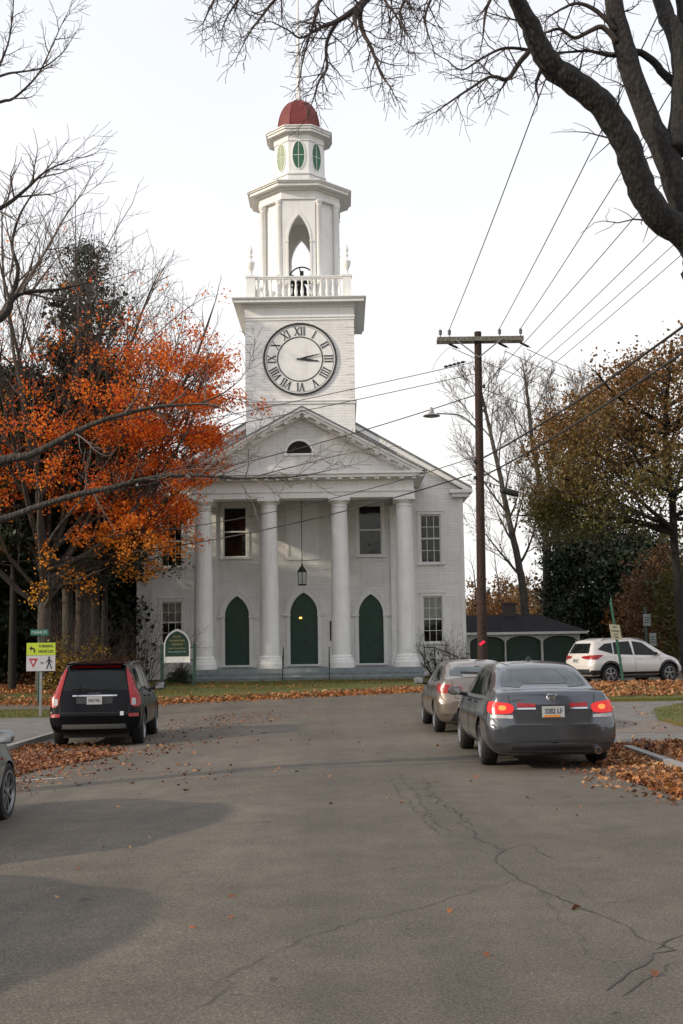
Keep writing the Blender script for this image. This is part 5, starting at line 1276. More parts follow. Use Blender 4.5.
# to the right, away behind the oak
R_ = [(452, 348, 690, 425, 56, 'wire from the left end of the crossarm falling away to the right'), (505, 351, 690, 413, 56, 'wire from the middle of the crossarm falling away to the right'), (527, 349, 690, 399, 56, 'wire from the right end of the crossarm falling away to the right'),
      (483, 389, 690, 440, 56, 'wire from the pole falling away to the right just under the crossarm wires'), (483, 461, 690, 519, 52, 'cable dropping to the right across the bare trees, above the one with the splice case')]
for px0, py0, px1, py1, Y1, lb in R_: cable(P(px0, py0, 38.6), P(px1, py1, Y1), .35, .012, lb)
a_ = P(483, 481, 38.6); b_ = P(690, 521, 52); cable(a_, b_, .3, .018, 'cable low to the right of the pole, carrying a black splice case')
sc_t = thing('splice_case', P(509, 493, 40), 'black splice case hung on a cable just right of the pole', 'cable box')
mb = MB(); a1 = P(501, 490.5, 39.7) - sc_t.location; a2_ = P(517, 494.5, 40.5) - sc_t.location; mb.tube([a1, a1.lerp(a2_, .05), a1.lerp(a2_, .95), a2_], [.04, .095, .095, .04], None, 12); mb.build('case', M['cable'], sc_t, smooth=40)
for f in (.15, .85): mb = MB(); q = a1.lerp(a2_, f); mb.tube([q, q + V((0, 0, .17))], .012, .012, 4); mb.build('hanger', M['cable'], sc_t)
for i, px in enumerate((486, 490, 494)): q = P(px, 484 + i * 1.4, 39); mb = MB(); mb.ball(q, .05, 6, .6, .6, 1.3); mb.build('drip_ring', M['cable'], sc_t, tuple(sc_t.location), 50)
# to the left, across the church front
Lw = [(474, 362, -30, 462, 44, .012, 'wire from the pole to the left crossing the clock tower, upper of the pair'), (474, 374, -30, 472, 44, .012, 'wire from the pole to the left crossing the clock tower, lower of the pair'),
      (475, 395, -30, 512, 44, .016, 'cable from the pole to the left crossing the church roof above the pediment'), (472, 458, -30, 540, 45, .014, 'cable from the pole to the left crossing the base of the pediment'), (472, 474, -40, 562, 46, .020, 'black cable from the pole to the left crossing the column tops')]
sg_ = [.15, .15, .5, .8, .75]
for (px0, py0, px1, py1, Y1, r, lb), s_ in zip(Lw, sg_): cable(P(px0, py0, 38.4), P(px1, py1, Y1), s_, r, lb)
mb = MB()
for i in range(5): mb.ball(P(446 + i * 4.2, 366.5 - i * 1.1, 38.7), .055, 6, 1.3, 1, .8)
mb.tube([P(444, 367.5, 38.7), P(466, 361.5, 38.6)], .02, .02, 5); mb.build('line_insulator', M['cable'], pole, PO, 50)
mb = MB(); mb.tube(smooth_poly([P(451, 346, 38.5), P(441, 355, 38.5), P(434, 365, 38.6), P(433, 370, 38.7)], 4), .008, .008, 4); mb.build('jumper_wire', M['cable'], pole, PO)

# ------------------------------------------------------------------ signs
def postbox(mb, x, y, z0, z1, w=.05, lean=0): mb.tube([(x, y, z0), (x + lean, y, z1)], w, w, 6)
g0 = G(41, 719); SY = g0.y
def sx(px, py=650): return P(px, py, SY).x
def sz(py, px=41): return P(px, py, SY).z
t = thing('traffic_sign', g0, 'yellow-green TURNING VEHICLES sign over a white yield to pedestrians sign on a grey post', 'traffic sign'); O = tuple(g0)
mb = MB(); x = sx(41); mb.box(x - .035, x + .035, SY, SY + .04, g0.z - .1, sz(643)); mb.build('post', M['metal_grey'], t, O)
M['sign_yg'] = simple('yellow_green_sign', (.42, .52, .03), .5, var=.06); M['sign_white'] = simple('white_sign', (.45, .44, .46), .5, var=.06); M['sign_ink'] = simple('sign_ink', (.012, .012, .014), .5); M['sign_red'] = simple('sign_red', (.35, .02, .03), .5)
M['sign_green'] = simple('street_sign_green', (.015, .13, .09), .5); M['sign_letter'] = simple('pale_letter', (.42, .52, .50), .5); M['cream'] = simple('cream_sign', (.36, .33, .24), .6, var=.12)
M['gold'] = simple('gold_letters', (.42, .31, .07), .5)
x0, x1 = sx(26.8), sx(55.5); zt, zm, zb_ = sz(642.8), sz(655.3), sz(671)
mb = MB(); mb.box(x0, x1, SY - .03, SY - .002, zm + .004, zt); p = mb.build('upper_plate', M['sign_yg'], t, O)
w_ = x1 - x0; h_ = zt - zm
mb = MB(); mb.text('TURNING', .11, (x0 + w_ * .67, SY - .031, zm + h_ * .72), width=w_ * .50, bold=.01); mb.text('VEHICLES', .11, (x0 + w_ * .67, SY - .031, zm + h_ * .30), width=w_ * .54, bold=.01); mb.build('lettering', M['sign_ink'], p, O)
mb = MB(); q = lambda u, v: (x0 + w_ * u, zm + h_ * v)
mb.strip([q(.30, .22), q(.30, .45), q(.26, .60), q(.18, .62)], [q(.25, .22), q(.25, .42), q(.23, .49), q(.18, .50)], SY - .035, SY - .0305); mb.prism([q(.18, .75), q(.18, .38), q(.09, .56)], SY - .035, SY - .0305); mb.build('arrow', M['sign_ink'], p, O)
mb = MB(); mb.box(x0, x1, SY - .03, SY - .002, zb_, zm - .004); p = mb.build('lower_plate', M['sign_white'], t, O); h_ = zm - zb_; q = lambda u, v: (x0 + w_ * u, zb_ + h_ * v)
mb = MB(); mb.prism([q(.08, .80), q(.40, .80), q(.24, .22)], SY - .034, SY - .0305); pr_ = mb.build('yield_triangle', M['sign_red'], p, O)
mb = MB(); mb.prism([q(.165, .68), q(.315, .68), q(.24, .41)], SY - .038, SY - .0345); mb.build('triangle_centre', M['sign_white'], pr_, O)
mb = MB(); mb.text('TO', .09, (x0 + w_ * .54, SY - .031, zb_ + h_ * .5), width=w_ * .13, bold=.01); mb.build('lettering', M['sign_ink'], p, O)
mb = MB(); mb.prism([(q(.79, .86)[0] + .028 * math.cos(2 * math.pi * i / 12), q(.79, .86)[1] + .028 * math.sin(2 * math.pi * i / 12)) for i in range(12)], SY - .036, SY - .0305)
for A in ([q(.76, .78), q(.82, .78), q(.83, .46), q(.76, .46)], [q(.80, .50), q(.83, .50), q(.90, .14), q(.86, .14)], [q(.76, .50), q(.80, .50), q(.73, .14), q(.69, .14)], [q(.82, .76), q(.82, .70), q(.90, .52), q(.92, .55)], [q(.76, .76), q(.76, .68), q(.69, .50), q(.67, .54)]): mb.prism(A, SY - .036, SY - .0305)
mb.build('walking_figure', M['sign_ink'], p, O)
g1 = G(38, 704.5); SY2 = g1.y
t = thing('street_name_sign', g1, 'small green street name sign on a dark green post behind the yellow-green sign', 'street sign'); O = tuple(g1)
x = P(38.5, 660, SY2).x; zz = P(40, 632.5, SY2).z
mb = MB(); mb.tube([(x, SY2, g1.z - .1), (x + .03, SY2, zz + .1)], .04, .04, 8); mb.build('post', M['post_dark'], t, O)
mb = MB(); xa, xb_ = P(31, 633, SY2).x, P(49, 632, SY2).x; mb.box(xa, xb_, SY2 - .08, SY2 - .05, zz - .095, zz + .095); p = mb.build('name_plate', M['sign_green'], t, O)
mb = MB(); mb.text('MAINE ST', .13, ((xa + xb_) / 2, SY2 - .081, zz), width=(xb_ - xa) * .84, bold=.01); mb.build('lettering', M['sign_letter'], p, O)
# church notice board
g2 = G(178, 687); BY = 47.5
bx = lambda px, py=650: P(px, py, BY).x
bz = lambda py, px=178: P(px, py, BY).z
zg = gz(bx(178), BY) + .05; O = (bx(178), BY, zg)
t = thing('church_sign', O, 'pointed green and white church notice board with gold lettering on two green posts', 'sign')
for px in (162, 194.5):
    x = bx(px); mb = MB(); mb.box(x - .055, x + .055, BY - .055, BY + .055, zg - .1, bz(645.5)); mb.lathe([(.07, 0), (.07, .03), (.045, .05), (.02, .08), (.001, .09)], (x, BY, bz(645.5)), 8); mb.build('post', M['post_dark'], t, O)
c = bx(177.2); w = (bx(190) - bx(164.5)) / 2; zb0, zs0, za0 = bz(662), bz(646), bz(629.5)
mb = MB(); mb.prism(arch_curve(c, w, zb0 - .02, zs0, za0), BY - .03, BY + .03); bd = mb.build('board', M['white'], t, O)
mb = MB(); mb.prism(arch_curve(c, w - .035, bz(656.5), zs0, za0 - .07), BY - .036, BY - .0305); gp = mb.build('green_panel', M['door_green'], bd, O)
mb = MB(); mb.strip(arch_curve(c, w - .025, zb0 - .02, zs0, za0 - .04), arch_curve(c, w + .012, zb0 - .02, zs0, za0 + .03), BY - .05, BY + .05); mb.build('board_moulding', M['white'], bd, O)
for i, (s_, py, ww, gold, hh) in enumerate((('South', 636.5, .30, 1, .10), ('CONGREGATIONAL', 640.7, .62, 1, .09), ('CHURCH', 644.4, .46, 1, .09), ('United Church of Christ', 648.3, .66, 1, .07), ('Sunday Worship 10 AM', 651.8, .68, 0, .07))):
    mb = MB(); mb.text(s_, hh, (c, BY - .037, bz(py)), width=ww, bold=.008); mb.build('lettering', M['gold'] if gold else M['sign_letter'], gp, O)
for px in (163.5, 192.7):
    mb = MB(); x = bx(px); a, b = sorted((x, c + (w if px > 177 else -w))); mb.box(a, b, BY - .02, BY + .02, zb0 + .05, zb0 + .10); mb.box(a, b, BY - .02, BY + .02, zs0 - .1, zs0 - .05); mb.build('bracket', M['post_dark'], bd, O)
# leaning green post with a small parking sign, on the far side of the island
gg = G(623, 684); Y = 43.5; zg = gz(gg.x, Y) + .1; a = P(624, 684, Y); b = P(610, 597, Y); O = (a.x, Y, zg)
t = thing('parking_sign', O, 'leaning green post with a small cream sign in front of the white crossover', 'sign post')
d = (b - a).normalized(); mb = MB(); mb.tube([V((a.x, Y, zg - .1)), b - d * .25], .052, .048, 8); mb.lathe([(.055, 0), (.055, .05), (.03, .09), (.045, .14), (.02, .22), (.002, .27)], tuple(b - d * .27), 8); mb.build('post', M['green_post'], t, O, 40)
pc_ = P(615.5, 632, Y - .07); sd2 = V((1, .05, -.09)).normalized(); mb = MB(); mb.obox(pc_, sd2, sd2.cross(d).normalized(), d, .19, .008, .27); p = mb.build('sign_plate', M['cream'], t, O)
mb = MB(); nrm = sd2.cross(d)
for s_, v, hh, ww in (('NO', .17, .12, .16), ('PARKING', .03, .09, .30), ('ANY', -.09, .08, .15), ('TIME', -.19, .08, .17)):
    mb.text(s_, hh, pc_ + d * v + nrm * .009, sd2, d, width=ww, bold=.012)
mb.build('lettering', M['post_dark'], p, O)
# second sign post behind the crossover
Y = 51.5; O = (P(647, 660, Y).x, Y, gz(P(647, 660, Y).x, Y))
t = thing('sign_post', O, 'dark green post with two pale plates behind the nose of the white crossover', 'sign post')
mb = MB(); mb.tube([(O[0], Y, O[2] - .1), (P(645, 607, Y).x, Y, P(645, 607, Y).z)], .06, .055, 8); mb.build('post', M['post_dark'], t, O)
for (pxa, pxb, pya, pyb) in ((643.5, 650.5, 614, 626), (650, 656, 633, 646)):
    mb = MB(); q0, q1 = P(pxa, pyb, Y - .09), P(pxb, pya, Y - .09); mb.box(q0.x, q1.x, Y - .10, Y - .075, q0.z, q1.z); p = mb.build('sign_plate', M['metal_grey'], t, O)
    for k in range(3): mb = MB(); zc_ = q0.z + (q1.z - q0.z) * (.3 + .2 * k); mb.box(q0.x + .05, q1.x - .05, Y - .106, Y - .1005, zc_ - .02, zc_ + .02); mb.build('marking', M['post_dark'], p, O)
# small red marker flag by the foot of the pole
Y = 37.4; q = P(481, 644, Y); O = (q.x - .02, Y, gz(q.x, Y) + .09)
t = thing('marker_flag', O, 'small bright red marker flag on a thin rod beside the foot of the utility pole', 'flag')
M['flag'] = emis('glowing_red_flag', (1, .03, .10), .25, (.8, .02, .06))  # flag cloth glows slightly by itself to look bright, no lamp in it
mb = MB(); mb.tube([(O[0], Y, O[2]), (q.x - .02, Y, q.z + .1)], .016, .016, 6); mb.build('rod', M['trim'], t, O)
mb = MB(); u = V((.82, 0, .57)); mb.obox(q + V((.03, -.02, .03)), u, (0, 1, 0), V((-.57, 0, .82)), .10, .01, .042); mb.build('flag', M['flag'], t, O)

# ------------------------------------------------------------------ garage
GY = 64.0
gx = lambda px, py=640: P(px, py, GY).x
gzz = lambda py, px=520: P(px, py, GY).z
zg = gz(10, GY); gx0, gx1 = gx(455), gx(580); ze, zr = gzz(631.8), gzz(611)
O = (gx0, GY, zg); t = thing('garage', O, 'long low white garage with dark arched doors and dark hipped roof right of the church', 'garage')
M['garage_white'] = simple('garage_paint', (.66, .66, .65), .7, var=.08)
mb = MB(); cs = [gx(487.3), gx(523.5), gx(560.5)]; hw_ = (gx(541) - gx(506)) / 2
zt_ = gzz(635.5); pts = []
# front wall with arched openings
zap, zsp = gzz(636.0), gzz(643)
edges_ = [gx0] + [e for c in cs for e in (c - hw_, c + hw_)] + [gx1]
for i in range(0, len(edges_), 2): mb.box(edges_[i], edges_[i + 1], GY, GY + .25, zg - .2, ze)
for c in cs:
    A = [(c - hw_ * math.cos(math.pi * i / 16), zsp + (zap - zsp) * math.sin(math.pi * i / 16) ** .9) for i in range(17)]; mb.strip(A, [(x, ze) for x, z in A], GY + .001, GY + .249)
mb.box(gx0, gx0 + .2, GY + .251, GY + 7, zg - .2, ze); mb.box(gx1 - .2, gx1, GY + .251, GY + 7, zg - .2, ze)
mb.build('wall', M['garage_white'], t, O)
for c in cs:
    mb = MB(); A = [(c - hw_ * math.cos(math.pi * i / 16), zsp + (zap - zsp) * math.sin(math.pi * i / 16) ** .9) for i in range(17)]; mb.prism([(c + hw_, zg - .1)] + [(c - hw_, zg - .1)] + A, GY + .35, GY + .45)
    d_ = mb.build('garage_door', M['door_green'], t, O)
    mb = MB()
    for k in (-.5, 0, .5): mb.box(c + k * hw_ - .03, c + k * hw_ + .03, GY + .32, GY + .3495, zg, zsp)
    mb.build('door_batten', M['post_dark'], d_, O)
rf = MB(); a, b, yb2 = gx0 - .3, gx1 + .35, GY + 7.4; ya2 = GY - .4; ym = (ya2 + yb2) / 2; hp = 2.0
rf.add([(a, ya2, ze), (b, ya2, ze), (b, yb2, ze), (a, yb2, ze), (a, ym, zr - .1), (b - hp, ym, zr - .1), (a, ya2, ze - .12), (b, ya2, ze - .12), (b, yb2, ze - .12), (a, yb2, ze - .12)], [(0, 1, 5, 4), (1, 2, 5), (2, 3, 4, 5), (3, 0, 4), (6, 7, 1, 0), (7, 8, 2, 1), (8, 9, 3, 2), (9, 6, 0, 3), (6, 9, 8, 7)])
r_ = rf.build('roof', M['slate_dark'], t, O); mb = MB(); mb.box(a, b, ya2 - .03, ya2 - .002, ze - .14, ze - .01); mb.build('fascia', M['garage_white'], r_, O)
cx_ = P(509, 609, ym).x; mb = MB(); mb.box(cx_ - .35, cx_ + .35, ym - .35, ym + .35, zr - .2, P(509, 604, ym).z); mb.box(cx_ - .4, cx_ + .4, ym - .4, ym + .4, P(509, 604, ym).z, P(509, 603, ym).z); mb.build('chimney', M['brick'], r_, O)

# ------------------------------------------------------------------ trees
# big bare tree at the right edge: limbs follow the photograph
q3 = Q(4, n=(9, 9, 7, 5, 0), seg=(8, 7, 5, 4, 3), wander=(.06, .14, .18, .2, .22), trop=(.0, -.01, -.02, -.03, -.03), ang=((25, 60), (25, 60), (30, 65), (30, 70), (30, 60)), lr=((.5, .7), (.45, .7), (.45, .7), (.4, .75), (.4, .6)), rr=(.35, .5, .55, .6, .6))
Y = 12.6
root = thing('bare_tree', (5.3, Y, gz(5.3, Y)), 'huge bare tree at the right edge with thick dark limbs arching over the picture', 'tree')
T = Tree(11); T.rmin = .0026
def pp(l, Y0=Y, Y1=None):
    Y1 = Y0 if Y1 is None else Y1; n = len(l); return [P(x, y, Y0 + (Y1 - Y0) * i / max(1, n - 1)) for i, (x, y) in enumerate(l)]
trunk = [V((5.3, Y, gz(5.3, Y) - .2)), V((5.05, Y, 1.2)), V((4.7, Y, 2.6))] + pp([(736, 400), (722, 320), (708, 265)])
T.guided(trunk, [.62, .46, .42, .38, .36, .33, .30], q3, 1, 0, 1)
la_ = pp([(705, 275), (700, 250), (683, 233), (662, 219), (645, 197), (634, 167), (622, 137), (604, 107), (582, 88), (556, 70), (541, 50), (530, 25), (517, 0), (505, -35), (480, -60)], Y, Y - 1.0)
T.guided(la_, [.25, .20, .165, .155, .15, .145, .14, .14, .135, .125, .115, .10, .085, .075, .07], q3, 2, 10, 1.1, .2)
lb_ = pp([(712, 275), (703, 245), (690, 215), (677, 185), (666, 155), (648, 118), (632, 74), (621, 37), (613, 0), (604, -40), (590, -90)], Y, Y + .4)
T.guided(lb_, [.25, .20, .17, .15, .14, .125, .12, .115, .10, .09, .07], q3, 2, 8, 1.0, .3)
lc_ = pp([(676, 152), (680, 120), (682, 80), (678, 45), (668, 18), (658, -10), (645, -60)], Y + .1, Y + .9)
T.guided(lc_, [.11, .115, .11, .105, .10, .09, .07], q3, 2, 6, 1.0, .2)
T.guided(pp([(700, 215), (694, 150), (686, 90), (688, 40), (680, -20)], Y + .2, Y + .8), [.12, .11, .10, .10, .08], q3, 2, 4, .9)
T.guided(pp([(684, 92), (664, 74), (652, 60), (637, 52), (620, 53), (611, 56), (589, 51), (570, 52), (552, 53)], Y + .5, Y + .2), [.06, .05, .045, .04, .03, .022, .018, .014, .012], q3, 2, 14, .75, .35)
T.guided(pp([(617, 42), (602, 27), (588, 32), (574, 38), (560, 29), (548, 32)], Y + .2, Y), [.035, .03, .026, .022, .02, .015], q3, 2, 7, .7)
T.guided(pp([(530, 50), (519, 63), (508, 79), (497, 77), (487, 78), (468, 90), (450, 102), (436, 112)], Y - .5, Y - 1.2), [.032, .028, .024, .02, .016, .013, .01, .006], q3, 2, 18, .75, .1)
T.guided(pp([(530, 50), (505, 48), (484, 57), (462, 70), (447, 60)], Y - .5, Y - 1), [.02, .016, .012, .009, .006], q3, 2, 12, .7)
T.guided(pp([(616, 30), (597, 11), (578, 3), (562, 9), (550, 16)], Y + .2, Y), [.03, .028, .02, .014, .01], q3, 2, 8, .6)
T.guided(pp([(545, 60), (540, 72), (536, 84), (538, 96)], Y - .5, Y - .6), [.025, .022, .016, .008], q3, 3, 7, .5)
T.guided(pp([(505, -35), (495, -10), (486, 10), (483, 36)], Y - 1), [.03, .022, .016, .008], q3, 2, 10, .6)
# bough above the frame, its twigs hanging into the picture
bo = pp([(480, -60), (450, -72), (415, -50), (388, -25), (365, 0), (359, 8)], Y - 1, Y - 2)
T.guided(bo, [.07, .062, .055, .048, .04, .035], q3, 2, 10, 1.0)
for l, r in (([(363, 2), (352, 12), (334, 23), (322, 27), (313, 32), (300, 38), (288, 30), (272, 22)], [.034, .03, .024, .018, .014, .01, .008, .005]), ([(361, 4), (360, 18), (364, 34), (370, 45), (376, 60), (381, 74), (387, 82), (392, 90)], [.03, .026, .022, .018, .015, .012, .009, .006]),
             ([(337, 22), (328, 38), (326, 52), (327, 68), (320, 79), (316, 90), (312, 103)], [.022, .018, .015, .013, .010, .008, .005]), ([(388, -25), (350, -20), (322, -2), (316, 15), (311, 32), (305, 52), (300, 75)], [.035, .028, .02, .016, .012, .009, .005]),
             ([(388, -25), (340, -40), (300, -20), (275, 0), (262, 16), (250, 32), (243, 45)], [.035, .028, .022, .016, .012, .008, .005]), ([(340, -40), (290, -50), (245, -35), (222, -12), (210, 8), (203, 24)], [.028, .022, .018, .014, .010, .005]),
             ([(290, -50), (250, -20), (238, 0), (228, 15), (222, 30)], [.02, .016, .012, .008, .005]), ([(415, -50), (410, -20), (404, 0), (400, 15), (408, 35)], [.03, .022, .016, .011, .006]), ([(450, -72), (440, -30), (432, -5), (425, 18), (430, 40)], [.03, .024, .016, .011, .006]),
             ([(380, -20), (385, 0), (395, 14), (402, 28), (400, 46)], [.02, .015, .011, .008, .005])):
    T.guided(pp(l, Y - 1.9, Y - 2.3), r, q3, 2, 17, .62, .12)
T.build(root, M['bark'], M['bark_twig'])

# bare tree off the left edge, its limbs reaching across
Y = 15.5
root = thing('bare_tree', (-7.6, Y, gz(-7.6, Y)), 'bare grey tree at the left edge whose long limbs reach right across the orange maple', 'tree')
T = Tree(5); T.rmin = .003
q4 = Q(4, n=(9, 9, 7, 5, 0), seg=(8, 7, 5, 4, 3), wander=(.06, .12, .15, .18, .2), trop=(.04, .05, .05, .04, .03), ang=((25, 55), (22, 50), (25, 55), (25, 60), (30, 60)), lr=((.5, .7), (.5, .75), (.5, .75), (.45, .75), (.4, .6)), rr=(.4, .5, .55, .6, .6))
T.guided([V((-7.6, Y, -.4)), V((-7.55, Y, 1.5)), V((-7.4, Y, 3)), V((-7.5, Y, 5)), V((-7.3, Y, 7.5)), V((-7.4, Y, 10))], [.32, .25, .22, .20, .17, .12], q4, 1, 0, 4)
Lm = [([(-215, 520), (-120, 500), (-60, 480), (0, 461), (30, 455), (60, 440), (100, 421), (150, 408), (180, 405), (200, 403), (222, 394), (240, 380)], [.12, .11, .10, .075, .06, .05, .04, .03, .022, .018, .012, .006], 10, 1.3, .45),
      ([(-225, 640), (-120, 585), (-40, 530), (0, 520), (40, 506), (80, 494), (110, 488), (150, 478), (190, 475), (230, 478), (262, 478), (300, 476), (330, 470)], [.11, .10, .08, .06, .05, .045, .04, .034, .026, .02, .015, .010, .005], 16, 1.0, .4),
      ([(-215, 470), (-140, 410), (-70, 355), (0, 318), (12, 300), (25, 292), (55, 290), (90, 282)], [.13, .11, .10, .075, .05, .04, .025, .010], 9, 1.5, .5),
      ([(0, 318), (12, 296), (18, 270), (12, 245), (20, 215), (35, 190)], [.06, .05, .035, .028, .02, .010], 9, 1.3, .1),
      ([(20, 292), (35, 268), (52, 240), (66, 215), (85, 190)], [.035, .028, .02, .014, .008], 9, 1.0, .1),
      ([(-215, 330), (-120, 260), (-50, 225), (0, 208), (25, 190), (45, 172), (70, 160)], [.11, .09, .06, .04, .028, .018, .008], 12, 1.2, .4),
      ([(-220, 250), (-120, 170), (-50, 120), (0, 102), (14, 98), (36, 77), (48, 55), (60, 28), (68, 12)], [.10, .08, .05, .028, .022, .016, .012, .008, .005], 10, .75, .45),
      ([(-226, 290), (-150, 190), (-60, 100), (0, 76), (20, 72), (42, 68), (60, 55), (70, 42)], [.09, .07, .05, .022, .018, .014, .009, .005], 9, .6, .5),
      ([(-224, 180), (-150, 110), (-50, 90), (-10, 75), (6, 50), (12, 20), (14, -10)], [.08, .06, .04, .024, .016, .012, .008], 12, .6, .5),
      ([(200, 476), (215, 462), (245, 448), (262, 432), (285, 425)], [.012, .010, .008, .006, .004], 7, .6, .1), ([(250, 478), (280, 470), (312, 462), (340, 455), (372, 448)], [.012, .010, .008, .006, .004], 8, .6, .1), ([(150, 478), (185, 470), (215, 468), (240, 462)], [.012, .010, .008, .005], 6, .5, .1)]
for l, r, c, ln_, t0 in Lm: T.guided(pp(l, Y, Y - .3 if l[0][0] < 0 else Y), [k * .8 for k in r], q4, 2, c, ln_, t0)
T.build(root, M['bark_mid'], M['bark_twig_grey'])

# orange maple
MY = 45.0; mx = P(43, 690, MY).x; mz = gz(mx, MY); MC = -11.7
def menv(p):
    dx = (p.x - MC); dy = p.y - MY; r = math.hypot(dx, dy * 1.3); z = p.z
    lim = (7.3 if z > 10 else 6.7) * math.sqrt(max(0, 1 - ((z - 9.5) / 9.6) ** 2)) - .35 if z > 9.5 else 6.2 - .36 * (9.5 - z)
    if z < 5.0: return r < 1.6
    return r < lim + .4
root = thing('maple_tree', (mx, MY, mz), 'orange-leaved maple left of the church, its top twigs already bare', 'tree')
T = Tree(21, menv); T.rmin = .007; T.lim = .05
q5 = Q(4, n=(9, 8, 6, 5, 0), seg=(8, 9, 6, 4, 3), wander=(.05, .13, .15, .17, .18), trop=(.03, .05, .05, .04, .03), ang=((30, 60), (22, 45), (25, 50), (30, 55), (30, 55)), lr=((.5, .7), (.5, .72), (.5, .72), (.45, .7), (.4, .6)), rr=(.4, .55, .58, .6, .6))
T.guided([V((mx, MY, mz - .2)), V((mx + .05, MY, 2.0)), V((mx, MY, 3.6)), V((mx + .1, MY, 4.6))], [.34, .27, .24, .22], q5, 1, 0, 1)
rr_ = random.Random(3)
for i in range(20):
    az = 2.4 * i + rr_.uniform(-.2, .2); el = R([22, 35, 50, 62, 74, 84, 30, 44, 57, 68, 15, 78, 40, 26, 66, 52, 34, 80, 70, 60][i])
    d = V((math.cos(az) * math.cos(el), math.sin(az) * math.cos(el), math.sin(el))); z0 = 3.3 + rr_.random() * 1.6
    T.grow(V((mx + .03, MY, z0)), d, 7.0 + 6.0 * math.sin(el), .115, 1, q5)
for i, (dx, dz) in enumerate(((.97, .20), (.93, .34), (.85, .5), (.7, .7), (.9, .26), (.96, .12), (.8, .6))):
    d = V((dx, (-.25, .2, -.1, .15, -.3, .05, -.2)[i], dz)).normalized(); T.grow(V((mx + .05, MY, 4.0 + .2 * i)), d, 9.0, .11, 1, q5)
T.build(root, M['bark_grey'], M['bark_twig'])
def mkeep(p):
    zz = p.z; r = p.x - MC
    k = 1.0 if zz < 9.6 else max(.02, 1 - (zz - 9.6) / 4.6)
    if r > 3.6 and zz > 9: k = max(k, .8 * max(0, 1 - (zz - 12.3) / 2.2))
    if r < 1.5: k *= .45 if zz > 7 else .6
    k *= .05 + .9 * (math.sin(p.x * .9 + p.z * 3.1 + 1 + math.sin(p.x * 2.1)) * math.cos(p.y * .9 - p.z * 1.3 + p.x * .5) > .13)
    return k
T.leaves(root, M['maple'], 16, .10, .17, 4, mkeep)
rng = np.random.default_rng(8)
# the low golden-orange skirt on the church side
lowc = [(-7.3, 44.6, 7.0, 1.4, 1.7, .5), (-7.7, 44, 6.2, 1.5, 1.7, .55), (-8.8, 44.4, 5.9, 1.4, 1.5, .45), (-9.4, 44.5, 7.4, 1.9, 1.8, .7), (-13.2, 44, 7.2, 2.2, 1.8, .8), (-11.4, 44.2, 8.0, 1.9, 1.8, .6), (-13.8, 43.6, 5.4, 1.3, 1.4, .4), (-5.3, 44.8, 11.2, 1.2, 1.4, .6), (-5.2, 44.8, 9.9, .8, 1.2, .3), (-13.0, 44, 9.4, 2.0, 1.8, .6)]
pts = np.concatenate([clumps(rng, c[:3], (c[3], c[4], c[5] * .9), 30, 34, .16, .4, .1) for c in lowc]); vs = leaf_quads(pts, .10, rng, .1); vs -= np.array(root.location)
fastmesh('foliage', vs, None, M['maple'], root)

# dark pine behind the maple
def evergreen(x, y, h, w, z_lo, seed, label, name='evergreen_tree', mat='pine', n=420, per=60, sig=.42, size=.22, cone=.6, trunkr=.25, group=None, tb='bark'):
    z = gz(x, y); root = thing(name, (x, y, z), label, 'tree', group=group); rng = np.random.default_rng(seed)
    mb = MB(); mb.tube([(0, 0, -.2), (0, 0, h * .35), (0, 0, h * .7), (0, 0, h * .97)], [trunkr, trunkr * .75, trunkr * .4, .03], None, 10); mb.build('trunk', M[tb], root, smooth=60)
    t = rng.random(n) ** .85; zz = z_lo + (h - z_lo) * t; prof = (1 - t) ** cone * (.55 + .45 * np.minimum(1, t * 6))
    a = rng.uniform(0, 2 * np.pi, n); tier = .78 + .35 * np.sin(zz * 2.6 + np.sin(a * 3 + seed)) ; r = w * prof * tier * np.sqrt(.25 + .75 * rng.random(n))
    cc = np.stack([r * np.cos(a), r * np.sin(a), zz - .12 * r], 1)
    k = rng.poisson(per, n); idx = np.repeat(np.arange(n), k); p = cc[idx] + rng.normal(size=(len(idx), 3)) * sig * np.array([1.15, 1.15, .42])
    fastmesh('foliage', leaf_quads(p, size, rng, .35, asp=.35 if mat == 'pine' else .7), None, M[mat], root)
    lb = MB(); rr = random.Random(seed)
    for i in range(26):
        t_ = rr.random() ** .9; z_ = z_lo + (h - z_lo) * t_ * .95; a_ = rr.uniform(0, 6.28); l_ = w * (1 - t_) ** cone * .8
        lb.tube([(0, 0, z_), (l_ * .5 * math.cos(a_), l_ * .5 * math.sin(a_), z_ + .05 * l_), (l_ * math.cos(a_), l_ * math.sin(a_), z_ + .12 * l_)], .05, .01, 4, cap=False)
    lb.build('branches', M[tb], root); return root
pxx = P(85, 600, 53).x
evergreen(pxx, 53, P(85, 252, 53).z, 5.2, 4.0, 31, 'dark ragged pine rising behind the orange maple', 'pine_tree', 'pine', 260, 55, .42, .18, 1.0, .26)
